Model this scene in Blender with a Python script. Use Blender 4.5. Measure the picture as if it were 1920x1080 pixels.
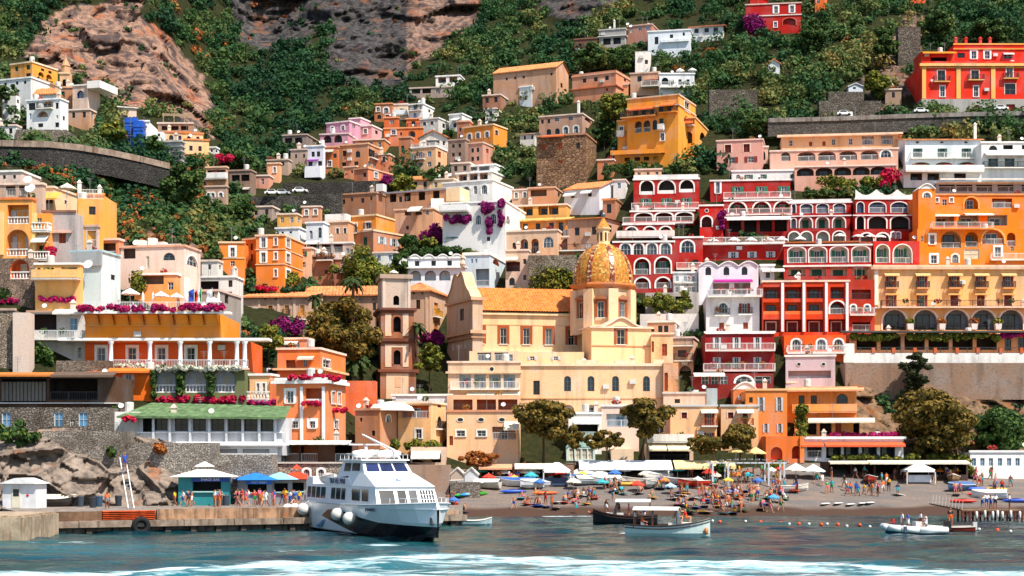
import bpy, math, random
import numpy as np
from mathutils import Matrix, Vector
R = math.radians
random.seed(7); RNG = np.random.default_rng(11)
for o in list(bpy.data.objects): bpy.data.objects.remove(o)
SC = bpy.context.scene
COL = SC.collection
# ---------------------------------------------------------------- camera, light
F, H, YH = 2955.0, 7.0, 856.0          # focal length in photo pixels, eye height (m), horizon row
cam = bpy.data.cameras.new('camera'); camo = bpy.data.objects.new('camera', cam); COL.objects.link(camo)
cam.sensor_width = 36.0; cam.lens = F/1920*36; cam.shift_y = (YH-540)/1920
cam.clip_start = 1.0; cam.clip_end = 4000
camo.location = (0, 0, H); camo.rotation_euler = (R(90), 0, 0); SC.camera = camo
SUN_EL, SUN_AZ = 56, 46                # azimuth: degrees to the right of straight behind the camera
sd = Vector((math.cos(R(SUN_EL))*math.sin(R(SUN_AZ)), -math.cos(R(SUN_EL))*math.cos(R(SUN_AZ)), math.sin(R(SUN_EL))))
wd = bpy.data.worlds.new('World'); SC.world = wd; wd.use_nodes = True
_n = wd.node_tree.nodes; _l = wd.node_tree.links
_sky = _n.new('ShaderNodeTexSky'); _sky.sky_type = 'NISHITA'; _sky.sun_disc = False
_sky.sun_elevation = R(SUN_EL); _sky.sun_rotation = math.atan2(sd.x, sd.y)
_l.new(_sky.outputs[0], _n['Background'].inputs[0]); _n['Background'].inputs[1].default_value = 0.12
sun = bpy.data.lights.new('sun', 'SUN'); sun.energy = 5.0; sun.angle = R(0.5); sun.color = (1.0, 0.93, 0.82)
suno = bpy.data.objects.new('sun', sun); COL.objects.link(suno)
suno.rotation_euler = sd.to_track_quat('Z', 'Y').to_euler()
SC.view_settings.view_transform = 'Standard'; SC.view_settings.look = 'None'
SC.view_settings.exposure = 0.5; SC.view_settings.gamma = 1.0
SC.cycles.max_bounces = 4; SC.cycles.diffuse_bounces = 2; SC.cycles.glossy_bounces = 2
SC.cycles.transmission_bounces = 2; SC.cycles.transparent_max_bounces = 4
SC.cycles.caustics_reflective = False; SC.cycles.caustics_refractive = False
# ---------------------------------------------------------------- pixel <-> place
def P(px, py, Y): return Vector(((px-960)/F*Y, Y, H+(YH-py)/F*Y))
def pix(v): return (960+v[0]*F/v[1], YH-(v[2]-H)*F/v[1])
def gy(py, z=0.0): return (H-z)*F/(py-YH)         # distance at which a row meets the level z
_DC = [-320, 0, 250, 480, 700, 960, 1250, 1500, 1700, 1920, 2240]
_DT = [
 [(960,155),(830,166),(800,170),(700,186),(620,193),(560,199),(480,206),(400,212),(330,225),(310,255),(280,262),(230,280),(180,292),(100,318),(0,345),(-90,370)],
 [(960,155),(830,166),(800,170),(700,186),(620,193),(560,199),(480,206),(400,212),(330,225),(310,255),(280,262),(230,280),(180,292),(100,318),(0,345),(-90,370)],
 [(960,161),(850,169),(800,174),(760,183),(700,193),(620,199),(580,203),(540,209),(470,222),(430,240),(400,254),(310,270),(280,280),(220,300),(180,316),(150,324),(0,348),(-90,375)],
 [(960,168),(885,172),(850,176),(760,190),(700,204),(640,218),(560,238),(480,252),(440,266),(380,290),(310,310),(240,335),(150,365),(60,395),(0,415),(-90,445)],
 [(1010,176),(968,184.7),(900,198),(870,205),(810,212),(750,222),(640,240),(560,250),(460,272),(380,292),(300,318),(230,340),(150,362),(60,392),(0,412),(-90,440)],
 [(1010,176),(968,184.7),(935,196),(900,206),(880,211),(850,216),(800,222),(740,232),(640,246),(560,256),(460,274),(330,306),(240,330),(150,355),(60,385),(0,405),(-90,435)],
 [(1010,176),(968,184.7),(900,206),(880,212),(800,224),(700,238),(560,255),(480,264),(330,292),(270,305),(180,335),(100,355),(0,385),(-90,415)],
 [(1010,177),(966,186),(890,210),(850,216),(780,223),(700,232),(640,240),(520,256),(350,285),(220,312),(100,340),(0,365),(-90,395)],
 [(1010,178),(962,190),(890,212),(850,220),(740,232),(680,238),(560,252),(480,262),(340,282),(230,305),(210,312),(100,335),(0,365),(-90,395)],
 [(1010,178),(962,190),(890,214),(850,222),(740,234),(680,240),(560,252),(480,262),(340,282),(230,305),(210,312),(100,335),(0,365),(-90,395)],
 [(1010,178),(962,190),(890,214),(850,222),(740,234),(680,240),(560,252),(480,262),(340,282),(230,305),(210,312),(100,335),(0,365),(-90,395)]]
_PYS = np.arange(-90, 1011, 2.0)
_DG = np.array([np.interp(_PYS, [p for p, _ in reversed(t)], [y for _, y in reversed(t)]) for t in _DT])
_k = np.hanning(23); _k /= _k.sum()
_DG = np.array([np.convolve(np.pad(r, 11, 'edge'), _k, 'valid') for r in _DG])
def D(px, py):
 px = np.clip(np.asarray(px, float), -320, 2240); py = np.clip(np.asarray(py, float), -90, 1010)
 i = np.clip(np.searchsorted(_DC, px, 'right')-1, 0, len(_DC)-2)
 dc = np.array(_DC, float); t = (px-dc[i])/(dc[i+1]-dc[i]); t = t*t*(3-2*t)
 j = (py+90)/2; j0 = np.clip(j.astype(int), 0, len(_PYS)-2); s = j-j0
 a = _DG[i, j0]*(1-s)+_DG[i, j0+1]*s; b = _DG[i+1, j0]*(1-s)+_DG[i+1, j0+1]*s
 return a*(1-t)+b*t
def Df(px, py): return float(D(px, py))
def G(px, py): return P(px, py, Df(px, py))
# ---------------------------------------------------------------- noise (numpy)
def _hash(a, b, c):
 n = (a*374761393 + b*668265263 + c*2147483647) & 0xffffffff
 n = ((n ^ (n >> 13))*1274126177) & 0xffffffff
 return ((n ^ (n >> 16)) & 0xffff)/65535.0
def vnoise(x, y, z):
 xi, yi, zi = (np.floor(v).astype(np.int64) for v in (x, y, z))
 fx, fy, fz = x-xi, y-yi, z-zi
 fx, fy, fz = (v*v*(3-2*v) for v in (fx, fy, fz)); r = 0
 for dx in (0, 1):
  for dy in (0, 1):
   for dz in (0, 1):
    r = r+_hash(xi+dx, yi+dy, zi+dz)*(fx if dx else 1-fx)*(fy if dy else 1-fy)*(fz if dz else 1-fz)
 return r
def fbm(x, y, z, o=4):
 r = 0; a = .5; t = 0
 for i in range(o):
  r = r+a*vnoise(x, y, z); t += a; a *= .5; x, y, z = x*2.03+7.1, y*2.03+3.7, z*2.03+1.3
 return r/t*2-1
# ---------------------------------------------------------------- materials
def lin(h):
 h = h.lstrip('#'); c = [int(h[i:i+2], 16)/255 for i in (0, 2, 4)]
 return tuple(x/12.92 if x <= .04045 else ((x+.055)/1.055)**2.4 for x in c)
MATS = {}
def _mat(name, col, rough=.8, metal=0, spec=.3):
 m = bpy.data.materials.new(name); m.use_nodes = True
 b = m.node_tree.nodes['Principled BSDF']
 b.inputs['Base Color'].default_value = (*col, 1); b.inputs['Roughness'].default_value = rough
 b.inputs['Metallic'].default_value = metal; b.inputs['Specular IOR Level'].default_value = spec
 return m, m.node_tree.nodes, m.node_tree.links, b
def N(ns, t, **kw):
 n = ns.new('ShaderNode'+t)
 for k, v in kw.items():
  if k[0] == '_': n.inputs[int(k[1:])].default_value = v
  else: setattr(n, k, v)
 return n
def mix(ns, ls, fac, a, b, mode='MIX'):
 n = ns.new('ShaderNodeMix'); n.data_type = 'RGBA'; n.blend_type = mode
 for i, v in ((0, fac), (6, a), (7, b)):
  if isinstance(v, (int, float)): n.inputs[i].default_value = v
  elif isinstance(v, tuple): n.inputs[i].default_value = (*v, 1) if len(v) == 3 else v
  else: ls.new(v, n.inputs[i])
 return n.outputs[2]
def ramp(ns, ls, fac, stops):
 n = ns.new('ShaderNodeValToRGB'); e = n.color_ramp.elements
 while len(e) < len(stops): e.new(.5)
 for k, (p, c) in zip(e, stops):
  k.position = p; k.color = (*c, 1) if isinstance(c, tuple) else (c, c, c, 1)
 ls.new(fac, n.inputs[0]); return n.outputs[0]
def wpos(ns, ls, sx=1, sy=None, sz=None):
 g = ns.new('ShaderNodeNewGeometry'); m = ns.new('ShaderNodeMapping')
 m.inputs[3].default_value = (sx, sy or sx, sz or sx); ls.new(g.outputs['Position'], m.inputs[0]); return m.outputs[0]
def plain(h, rough=.6, metal=0, spec=.4, var=.12):
 key = ('p', h, rough, metal)
 if key in MATS: return MATS[key]
 c = lin(h); m, ns, ls, b = _mat('paint_'+h.strip('#'), c, rough, metal, spec)
 n = N(ns, 'TexNoise'); n.inputs['Scale'].default_value = 1.3; n.inputs['Detail'].default_value = 4
 ls.new(wpos(ns, ls), n.inputs['Vector'])
 d = tuple(x*(1-var*1.6) for x in c)
 ls.new(mix(ns, ls, ramp(ns, ls, n.outputs[0], [(.35, 0.), (.7, 1.)]), d, c), b.inputs['Base Color'])
 MATS[key] = m; return m
def plaster(h, wear=.35):
 key = ('w', h, wear)
 if key in MATS: return MATS[key]
 c = lin(h)
 if c[0] > c[1] > c[2]*1.15: c = (c[0], c[1]*.84, c[2]*.8)
 m, ns, ls, b = _mat('plaster_'+h.strip('#'), c, .85, 0, .2)
 big = N(ns, 'TexNoise'); big.inputs['Scale'].default_value = .35; big.inputs['Detail'].default_value = 5
 ls.new(wpos(ns, ls), big.inputs['Vector'])
 st = N(ns, 'TexNoise'); st.inputs['Scale'].default_value = 1.; st.inputs['Detail'].default_value = 4
 ls.new(wpos(ns, ls, .8, .8, .13), st.inputs['Vector'])
 fine = N(ns, 'TexNoise'); fine.inputs['Scale'].default_value = 5.; fine.inputs['Detail'].default_value = 3
 ls.new(wpos(ns, ls), fine.inputs['Vector'])
 lum = sum(c)/3
 drt = tuple(.62*x+.38*y for x, y in zip(tuple(.42*v+.05*lum for v in c), (.16*lum+.03, .14*lum+.03, .12*lum+.03)))
 pale = tuple(min(.85, .55*x+.45*(lum*.9+.12)) for x in c)
 o = mix(ns, ls, ramp(ns, ls, big.outputs[0], [(.45, 0.), (.7, min(.75, .2+wear*1.3))]), c, pale)
 o = mix(ns, ls, ramp(ns, ls, st.outputs[0], [(.5, 0.), (.78, min(.72, .24+wear*1.1))]), o, drt)
 o = mix(ns, ls, ramp(ns, ls, fine.outputs[0], [(.5, 0.), (.72, .08+wear*.6)]), o, drt)
 ls.new(o, b.inputs['Base Color'])
 bp = N(ns, 'Bump'); bp.inputs['Strength'].default_value = .25; bp.inputs['Distance'].default_value = .08
 ls.new(fine.outputs[0], bp.inputs['Height']); ls.new(bp.outputs[0], b.inputs['Normal'])
 MATS[key] = m; return m
def stone(h='#9a8f80', scale=1.6, h2='#57493c'):
 key = ('s', h, scale, h2)
 if key in MATS: return MATS[key]
 scale *= 1.75
 m, ns, ls, b = _mat('rubble_stone', lin(h), .9, 0, .2)
 v = N(ns, 'TexVoronoi'); v.inputs['Scale'].default_value = scale
 nz = N(ns, 'TexNoise'); nz.inputs['Scale'].default_value = 1.4; ls.new(wpos(ns, ls), nz.inputs['Vector'])
 ls.new(mix(ns, ls, .22, wpos(ns, ls, 1, 1, 1.7), nz.outputs['Color']), v.inputs['Vector'])
 e = N(ns, 'TexVoronoi', feature='DISTANCE_TO_EDGE'); e.inputs['Scale'].default_value = scale
 ls.new(v.inputs['Vector'].links[0].from_socket, e.inputs['Vector'])
 hs = N(ns, 'SeparateColor'); ls.new(v.outputs['Color'], hs.inputs[0])
 a = lin(h); o = mix(ns, ls, hs.outputs[0], tuple(x*.6 for x in a), tuple(min(.8, x*1.35) for x in a))
 big = N(ns, 'TexNoise'); big.inputs['Scale'].default_value = .3; ls.new(wpos(ns, ls), big.inputs['Vector'])
 o = mix(ns, ls, ramp(ns, ls, big.outputs[0], [(.45, 0.), (.7, .6)]), o, lin(h2))
 o = mix(ns, ls, ramp(ns, ls, e.outputs[0], [(.02, .55), (.1, 0.)]), o, tuple(x*.35 for x in lin(h2)))
 ls.new(o, b.inputs['Base Color'])
 bp = N(ns, 'Bump'); bp.inputs['Strength'].default_value = .8; bp.inputs['Distance'].default_value = .25
 ls.new(ramp(ns, ls, e.outputs[0], [(0, 0.), (.15, 1.)]), bp.inputs['Height']); ls.new(bp.outputs[0], b.inputs['Normal'])
 MATS[key] = m; return m
def tiles(h='#d9713a'):
 key = ('t', h)
 if key in MATS: return MATS[key]
 m, ns, ls, b = _mat('clay_tiles', lin(h), .85, 0, .2)
 v = N(ns, 'TexVoronoi'); v.inputs['Scale'].default_value = 2.6; ls.new(wpos(ns, ls), v.inputs['Vector'])
 hs = N(ns, 'SeparateColor'); ls.new(v.outputs['Color'], hs.inputs[0])
 a = lin(h); o = mix(ns, ls, hs.outputs[0], tuple(x*.68 for x in a), tuple(min(.8, x*1.2+.02) for x in a))
 big = N(ns, 'TexNoise'); big.inputs['Scale'].default_value = .5; big.inputs['Detail'].default_value = 5; ls.new(wpos(ns, ls), big.inputs['Vector'])
 o = mix(ns, ls, ramp(ns, ls, big.outputs[0], [(.5, 0.), (.75, .5)]), o, lin('#8f6a4c'))
 ls.new(o, b.inputs['Base Color']); MATS[key] = m; return m
def glass(h='#1b2733', rough=.12):
 key = ('g', h)
 if key in MATS: return MATS[key]
 c = lin(h); m, ns, ls, b = _mat('window_glass', c, rough, 0, .5)
 n = N(ns, 'TexNoise'); n.inputs['Scale'].default_value = .9; ls.new(wpos(ns, ls), n.inputs['Vector'])
 ls.new(mix(ns, ls, ramp(ns, ls, n.outputs[0], [(.4, 0.), (.62, .8)]), c, tuple(x*.35+.006 for x in c)), b.inputs['Base Color'])
 MATS[key] = m; return m
def leafmat(name, cols, rough=.75, scale=.35):
 if name in MATS: return MATS[name]
 m, ns, ls, b = _mat(name, lin(cols[0]), rough, 0, .25)
 a = N(ns, 'Attribute', attribute_name='tint'); o = ramp(ns, ls, a.outputs['Fac'], [(i/(len(cols)-1), lin(c)) for i, c in enumerate(cols)])
 n = N(ns, 'TexNoise'); n.inputs['Scale'].default_value = scale; ls.new(wpos(ns, ls), n.inputs['Vector'])
 o = mix(ns, ls, ramp(ns, ls, n.outputs[0], [(.35, 0.), (.7, .28)]), o, tuple(x*.6 for x in lin(cols[0])), 'MIX')
 ls.new(o, b.inputs['Base Color'])
 t = N(ns, 'BsdfTranslucent'); ls.new(o, t.inputs[0])
 mx = N(ns, 'MixShader'); mx.inputs[0].default_value = .25
 ls.new(b.outputs[0], mx.inputs[1]); ls.new(t.outputs[0], mx.inputs[2])
 ls.new(mx.outputs[0], ns['Material Output'].inputs[0])
 MATS[name] = m; return m
# ---------------------------------------------------------------- mesh helpers
class MB:
 def __init__(s): s.v = []; s.f = []; s.m = []
 def quad(s, a, b, c, d, m=0):
  k = len(s.v); s.v += [a, b, c, d]; s.f.append((k, k+1, k+2, k+3)); s.m.append(m)
 def poly(s, pts, m=0):
  k = len(s.v); s.v += list(pts); s.f.append(tuple(range(k, k+len(pts)))); s.m.append(m)
 def box(s, x0, x1, y0, y1, z0, z1, m=0):
  k = len(s.v)
  s.v += [(x0,y0,z0),(x1,y0,z0),(x1,y1,z0),(x0,y1,z0),(x0,y0,z1),(x1,y0,z1),(x1,y1,z1),(x0,y1,z1)]
  for q in ((0,3,2,1),(4,5,6,7),(0,1,5,4),(1,2,6,5),(2,3,7,6),(3,0,4,7)): s.f.append(tuple(k+i for i in q)); s.m.append(m)
  return s
 def hexa(s, p, m=0):
  k = len(s.v); s.v += [tuple(q) for q in p]
  for q in ((0,3,2,1),(4,5,6,7),(0,1,5,4),(1,2,6,5),(2,3,7,6),(3,0,4,7)): s.f.append(tuple(k+i for i in q)); s.m.append(m)
  return s
 def tube(s, p, q, r, n=6, m=0, r2=None, cap=True):
  p, q = Vector(p), Vector(q); d = (q-p).normalized()
  a = d.orthogonal().normalized(); b = d.cross(a); r2 = r if r2 is None else r2; k = len(s.v)
  for c, rr in ((p, r), (q, r2)):
   for i in range(n):
    t = 2*math.pi*i/n; s.v.append(tuple(c+(a*math.cos(t)+b*math.sin(t))*rr))
  for i in range(n): s.f.append((k+i, k+(i+1) % n, k+n+(i+1) % n, k+n+i)); s.m.append(m)
  if cap: s.f.append(tuple(k+i for i in reversed(range(n)))); s.f.append(tuple(k+n+i for i in range(n))); s.m += [m, m]
  return s
 def path(s, pts, r, n=6, m=0):
  for i in range(len(pts)-1): s.tube(pts[i], pts[i+1], r[i] if isinstance(r, (list, tuple)) else r, n, m, r[i+1] if isinstance(r, (list, tuple)) else r)
  return s
 def lathe(s, prof, n=16, m=0, c=(0, 0, 0), a0=0, a1=2*math.pi):
  k = len(s.v); full = abs(a1-a0-2*math.pi) < 1e-6; nn = n if full else n+1
  for r, z in prof:
   for i in range(nn):
    t = a0+(a1-a0)*i/n; s.v.append((c[0]+r*math.cos(t), c[1]+r*math.sin(t), c[2]+z))
  for j in range(len(prof)-1):
   for i in range(n):
    i2 = (i+1) % nn; s.f.append((k+j*nn+i, k+j*nn+i2, k+(j+1)*nn+i2, k+(j+1)*nn+i)); s.m.append(m)
  return s
 def ball(s, c, r, n=10, k=6, m=0, sz=1):
  return s.lathe([(max(r*math.sin(math.pi*i/k), 1e-3), -r*sz*math.cos(math.pi*i/k)) for i in range(k+1)], n, m, c)
 def mesh(s, name, mats, smooth=False):
  me = bpy.data.meshes.new(name); me.from_pydata(s.v, [], s.f)
  for x in (mats if isinstance(mats, (list, tuple)) else [mats]): me.materials.append(x)
  if any(s.m): me.polygons.foreach_set('material_index', s.m)
  if smooth: me.polygons.foreach_set('use_smooth', [True]*len(s.f))
  me.update(); return me
 def obj(s, name, mats, parent=None, M=None, smooth=False): return put(name, s.mesh(name, mats, smooth), parent, M)
def put(name, me, parent=None, M=None):
 o = bpy.data.objects.new(name, me); COL.objects.link(o)
 if parent is not None: o.parent = parent
 if M is not None: o.matrix_basis = M
 return o
def tag(o, label, cat, group=None, kind=None):
 if label: o['label'] = label
 if cat: o['category'] = cat
 if group: o['group'] = group
 if kind: o['kind'] = kind
 return o
def empty(name, label, cat, loc=(0, 0, 0), rz=0, group=None):
 o = bpy.data.objects.new(name, None); COL.objects.link(o); o.empty_display_size = .3
 o.location = loc; o.rotation_euler = (0, 0, rz); return tag(o, label, cat, group)
def T(x, y, z, rz=0): return Matrix.Translation((x, y, z)) @ Matrix.Rotation(rz, 4, 'Z')
def fastmesh(name, v, q, mats, tint=None, smooth=False, mi=None):
 me = bpy.data.meshes.new(name); me.vertices.add(len(v)); me.vertices.foreach_set('co', np.asarray(v, np.float32).ravel())
 k = q.shape[1]; me.loops.add(q.size); me.loops.foreach_set('vertex_index', np.asarray(q, np.int32).ravel())
 me.polygons.add(len(q)); me.polygons.foreach_set('loop_start', np.arange(0, q.size, k, dtype=np.int32))
 for m in (mats if isinstance(mats, (list, tuple)) else [mats]): me.materials.append(m)
 if mi is not None: me.polygons.foreach_set('material_index', np.asarray(mi, np.int32))
 if smooth: me.polygons.foreach_set('use_smooth', np.ones(len(q), bool))
 if tint is not None:
  a = me.attributes.new('tint', 'FLOAT', 'FACE'); a.data.foreach_set('value', np.asarray(tint, np.float32))
 me.update(calc_edges=True); return me
def leaves(c, r, n, size, flat=.0, rng=RNG, shell=.55):
 d = rng.normal(size=(n, 3)); d /= np.linalg.norm(d, axis=1)[:, None]
 rad = shell+(1-shell)*rng.random(n)**.6
 p = np.asarray(c)+d*rad[:, None]*np.asarray(r)
 nn = d*1.1+rng.normal(size=(n, 3))*.5; nn[:, 2] += flat; nn /= np.linalg.norm(nn, axis=1)[:, None]
 t = np.cross(nn, rng.normal(size=(n, 3))); t /= np.linalg.norm(t, axis=1)[:, None]; b = np.cross(nn, t)
 s = size*(.6+.8*rng.random(n))[:, None]
 v = np.stack([p-t*s-b*s*.7, p+t*s*.8-b*s, p+t*s+b*s*.75, p-t*s*.7+b*s], 1).reshape(-1, 3)
 return v, np.arange(4*n).reshape(-1, 4), rng.random(n)
def joinleaves(parts):
 off = 0; V, Q, Tn = [], [], []
 for v, q, t in parts: V.append(v); Q.append(q+off); Tn.append(t); off += len(v)
 return np.concatenate(V), np.concatenate(Q), np.concatenate(Tn)
# ---------------------------------------------------------------- buildings
WHITE, CREAM = '#f2efe9', '#f3dcae'
ST = {  # window styles: frame colour, trim colour/width, shutters, arch, glass, panes across/down
 'w':  dict(fr='#e9e6e0'),
 'wt': dict(fr='#efece6', tr='#f4f1ea', tw=.16, sill=1),
 'wT': dict(fr='#efece6', tr='#f6f3ee', tw=.32, sill=1),
 'b':  dict(fr='#5a3b26', tr=None),
 'bt': dict(fr='#d8d0c0', tr='#a4572e', tw=.42, sill=1),
 'g':  dict(fr='#e9e6e0', sh='#1c7a56'),
 'G':  dict(fr='#2f5a4c', sh='#1d4d3c'),
 'gd': dict(fr='#17684a', gl='#16553f', tr=None),
 'r':  dict(fr='#e0d6c8', sh='#8d2a16'),
 'R':  dict(fr='#a3361c', gl='#5c1d12', tr='#efe4d0', tw=.14),
 'o':  dict(fr='#c25a2c', gl='#8e3c1c', tr=None),
 's':  dict(fr='#e9e6e0', sh='#c9ccd0'),
 'd':  dict(fr='#3b3430', gl='#15161a', tr=None),
 'dt': dict(fr='#8a8278', gl='#1a1c20', tr='#eee6d8', tw=.14),
 'a':  dict(fr='#ece9e3', ar='a', nx=3),
 'at': dict(fr='#ece9e3', ar='a', tr='#f4f1ea', tw=.2, nx=3),
 'ab': dict(fr='#5b6b74', ar='a', gl='#27343c', nx=2, nz=3),
 'ad': dict(fr='#2a2a2c', ar='a', gl='#131519', tr=None),
 'B':  dict(fr='#cfd8dc', gl='#5d8fb2'),
 'p':  dict(fr='#e7e2d8', gl='#d8c9ae', tr=None),
 'y':  dict(fr='#d98a2a', gl='#e8a33a', tr='#c9b090', tw=.15),
}
_wc = {}
def arcpts(w, h, ar, n=8):
 if not ar: return [(-w/2, 0), (-w/2, h), (w/2, h), (w/2, 0)]
 r = w/2 if ar == 'a' else min(w*.28, h*.5)
 r = min(r, h*.95)
 return [(-w/2, 0)]+[(-w/2*math.cos(math.pi*i/n), h-r+r*math.sin(math.pi*i/n)) for i in range(n+1)]+[(w/2, 0)]
def ringmesh(mb, w, h, ar, t, y0, y1, inner=True, m=0):
 A = arcpts(w, h, ar); cx, cz = 0, h*.45
 if inner: B = [(x*(1-2*t/w), (z-t) if z > t else 0) for x, z in A]
 else: B, A = A, [(x*(1+2*t/w), (z+t) if z > 1e-6 else 0) for x, z in A]
 for i in range(len(A)-1):
  a, b, c, d = A[i], A[i+1], B[i+1], B[i]
  mb.quad((a[0],y0,a[1]), (b[0],y0,b[1]), (c[0],y0,c[1]), (d[0],y0,d[1]), m)
  if inner: mb.quad((d[0],y0,d[1]), (c[0],y0,c[1]), (c[0],y1,c[1]), (d[0],y1,d[1]), m)
  else: mb.quad((a[0],y0,a[1]), (b[0],y0,b[1]), (b[0],y1,b[1]), (a[0],y1,a[1]), m)
_vr = random.Random(3)
def win_meshes(w, h, st):
 w, h = round(w*12)/12, round(h*12)/12; va = _vr.choice((0, 0, 1, 2, 3)); key = (w, h, st, va)
 if key in _wc: return _wc[key]
 s = ST[st]; ar = s.get('ar'); fr = plain(s['fr'], .6); gl = glass(s.get('gl') or ('#1d2a36', '#2c3f50', '#121519', '#56616a')[va])
 if s.get('gl') in ('#16553f', '#8e3c1c', '#d8c9ae', '#5c1d12'): gl = plain(s['gl'], .7)
 a = MB(); ringmesh(a, w, h, ar, min(.09, w*.09), .10, .19)
 nx, nz = s.get('nx', 2), s.get('nz', 2 if h < 2.6 else 3); t = .022
 for i in range(1, nx): x = -w/2+w*i/nx; a.box(x-t, x+t, .105, .16, .02, h*(.97 if not ar or abs(x) < w*.1 else .78))
 for i in range(1, nz): z = h*i/nz*.95; a.box(-w/2+.03, w/2-.03, .108, .158, z-t*.8, z+t*.8)
 mats = [fr]
 if s.get('tr'):
  tw = s['tw']; mats.append(plaster(s['tr'], .2)); ringmesh(a, w, h, ar, tw, -.06, .0, False, 1)
 if s.get('sill'): mats.append(plain('#e8e2d6', .8)) ; a.box(-w/2-.2, w/2+.2, -.14, .05, -.14, -.005, len(mats)-1)
 fm = a.mesh('window_frame', mats)
 p = MB(); p.poly([(x, .17, z) for x, z in arcpts(w, h, ar)]); pm = p.mesh('pane', gl)
 sm = None
 if s.get('sh'):
  q = MB(); sw = w*.5; q.box(0, sw, -.075, -.02, .02, h-.02)
  for i in range(8): z = .12+(h-.3)*i/8; q.hexa([(.06,-.1,z),(sw-.06,-.1,z),(sw-.06,-.07,z),(.06,-.07,z),(.06,-.085,z+h*.07),(sw-.06,-.085,z+h*.07),(sw-.06,-.07,z+h*.07),(.06,-.07,z+h*.07)])
  sm = q.mesh('shutter', plain(s['sh'], .6))
 _wc[key] = (fm, pm, sm, w); return _wc[key]
_rc = {}
RAILC = {'b': '#e6e4e0', 'k': '#3c3a3a', 'x': '#efe9df', 's': None, 'g': '#b9c4c6', 'n': '#8f6a48'}
def rail_mesh(L, st, hh=1.0, col=None):
 L = max(.4, round(L*5)/5); key = (L, st, hh, col)
 if key in _rc: return _rc[key]
 m = MB(); c = col or RAILC.get(st) or WHITE
 if st in 'bkn':
  n = max(2, int(L/.19)); m.box(0, L, -.035, .035, hh-.07, hh); m.box(0, L, -.02, .02, .06, .11)
  for i in range(n+1): x = L*i/n; m.box(x-.016, x+.016, -.016, .016, .08, hh-.05)
  for i in range(int(L/2)+1): x = min(L-.04, 2.0*i+.04); m.box(x-.04, x+.04, -.04, .04, 0, hh)
 elif st == 'x':
  n = max(2, int(L/.36)); m.box(0, L, -.11, .11, hh-.14, hh); m.box(0, L, -.1, .1, 0, .14)
  for i in range(n+1): x = L*i/n; m.lathe([(.05, .13), (.11, .35), (.05, .6), (.07, hh-.13)], 5, 0, (x, 0, 0))
 elif st == 'h':   # three thin horizontal bars on posts
  for z in (.35, .65, hh): m.box(0, L, -.022, .022, z-.045, z)
  for i in range(int(L/1.6)+1): x = min(L-.03, 1.6*i+.03); m.box(x-.03, x+.03, -.03, .03, 0, hh)
 else: m.box(0, L, -.1, .1, 0, hh)
 _rc[key] = m.mesh('railing', plaster(c, .3) if st in 'xs' else plain(c, .5)); return _rc[key]
def ribslope(mb, a, b, c, d, pitch=.5, amp=.07, m=0):
 a, b, c, d = map(Vector, (a, b, c, d)); n = (b-a).cross(d-a)
 n = n.normalized() if n.length > 1e-6 else Vector((0, 0, 1))
 if n.z < 0: n = -n
 k = max(2, int((b-a).length/pitch)*2); base = len(mb.v)
 for i in range(k+1):
  t = i/k; o = n*(amp if i % 2 else 0); mb.v += [tuple(a.lerp(b, t)+o), tuple(d.lerp(c, t)+o)]
 for i in range(k): j = base+2*i; mb.f.append((j, j+2, j+3, j+1)); mb.m.append(m)
_pp = {}
def potplant(k):
 if k not in _pp:
  ms = [leafmat('pot_green', ['#27502a', '#4a6a2c', '#7a8434']), leafmat('pot_red', ['#c0182c', '#3f5a2a', '#d8244a']), leafmat('pot_orange', ['#c8642a', '#5a6a2c', '#d88a3a'])]
  v, q, t = leaves((0, 0, .35), (.55+.1*(k % 2), .28, .4), 46, .11, .3, np.random.default_rng(k)); _pp[k] = fastmesh('flower_box', v, q, ms[k % 3], t)
 return _pp[k]
_cl = {}
def clutter(k):
 if not _cl:
  m = MB(); m.tube((0, 0, -.2), (0, 0, 2.3), .03, 4)
  for i, z in enumerate((2.2, 2.0, 1.75)): m.tube((-.45+.1*i, .02, z), (.45-.1*i, .02, z), .02, 4)
  _cl['aerial'] = m.mesh('aerial', plain('#8a8c8e', .5))
  m = MB(); m.lathe([(.02, 0), (.16, -.015), (.27, -.045), (.32, -.08)], 12); m.tube((0, 0, .01), (0, .35, .3), .03, 4); me = m.mesh('satellite_dish', plain('#e6e5e2', .45)); me.transform(Matrix.Translation((0, 0, .7)) @ Matrix.Rotation(R(62), 4, 'X') @ Matrix.Rotation(R(180), 4, 'Y')); _cl['satellite_dish'] = me
  m = MB(); m.box(-.45, .45, -.35, 0, -.3, .3); _cl['air_conditioner'] = m.mesh('air_conditioner', plain('#d8d6d0', .5))
  m = MB(); m.lathe([(.02, 1.15), (.45, 1.1), (.5, .95), (.5, .1), (.45, 0)], 10); _cl['water_tank'] = m.mesh('water_tank', plain('#d5d2cc', .6))
  m = MB(); m.box(-.28, .28, -.28, .28, -.3, 1.0); m.box(-.36, .36, -.36, .36, 1.0, 1.1); m.hexa([(-.3,-.3,1.1),(.3,-.3,1.1),(.3,.3,1.1),(-.3,.3,1.1),(-.08,-.08,1.45),(.08,-.08,1.45),(.08,.08,1.45),(-.08,.08,1.45)]); _cl['chimney'] = m.mesh('chimney', plaster('#e6dccb', .5))
 return _cl[k]
RECTS = []   # photo rectangles already taken by buildings: no scrub is planted there
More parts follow.
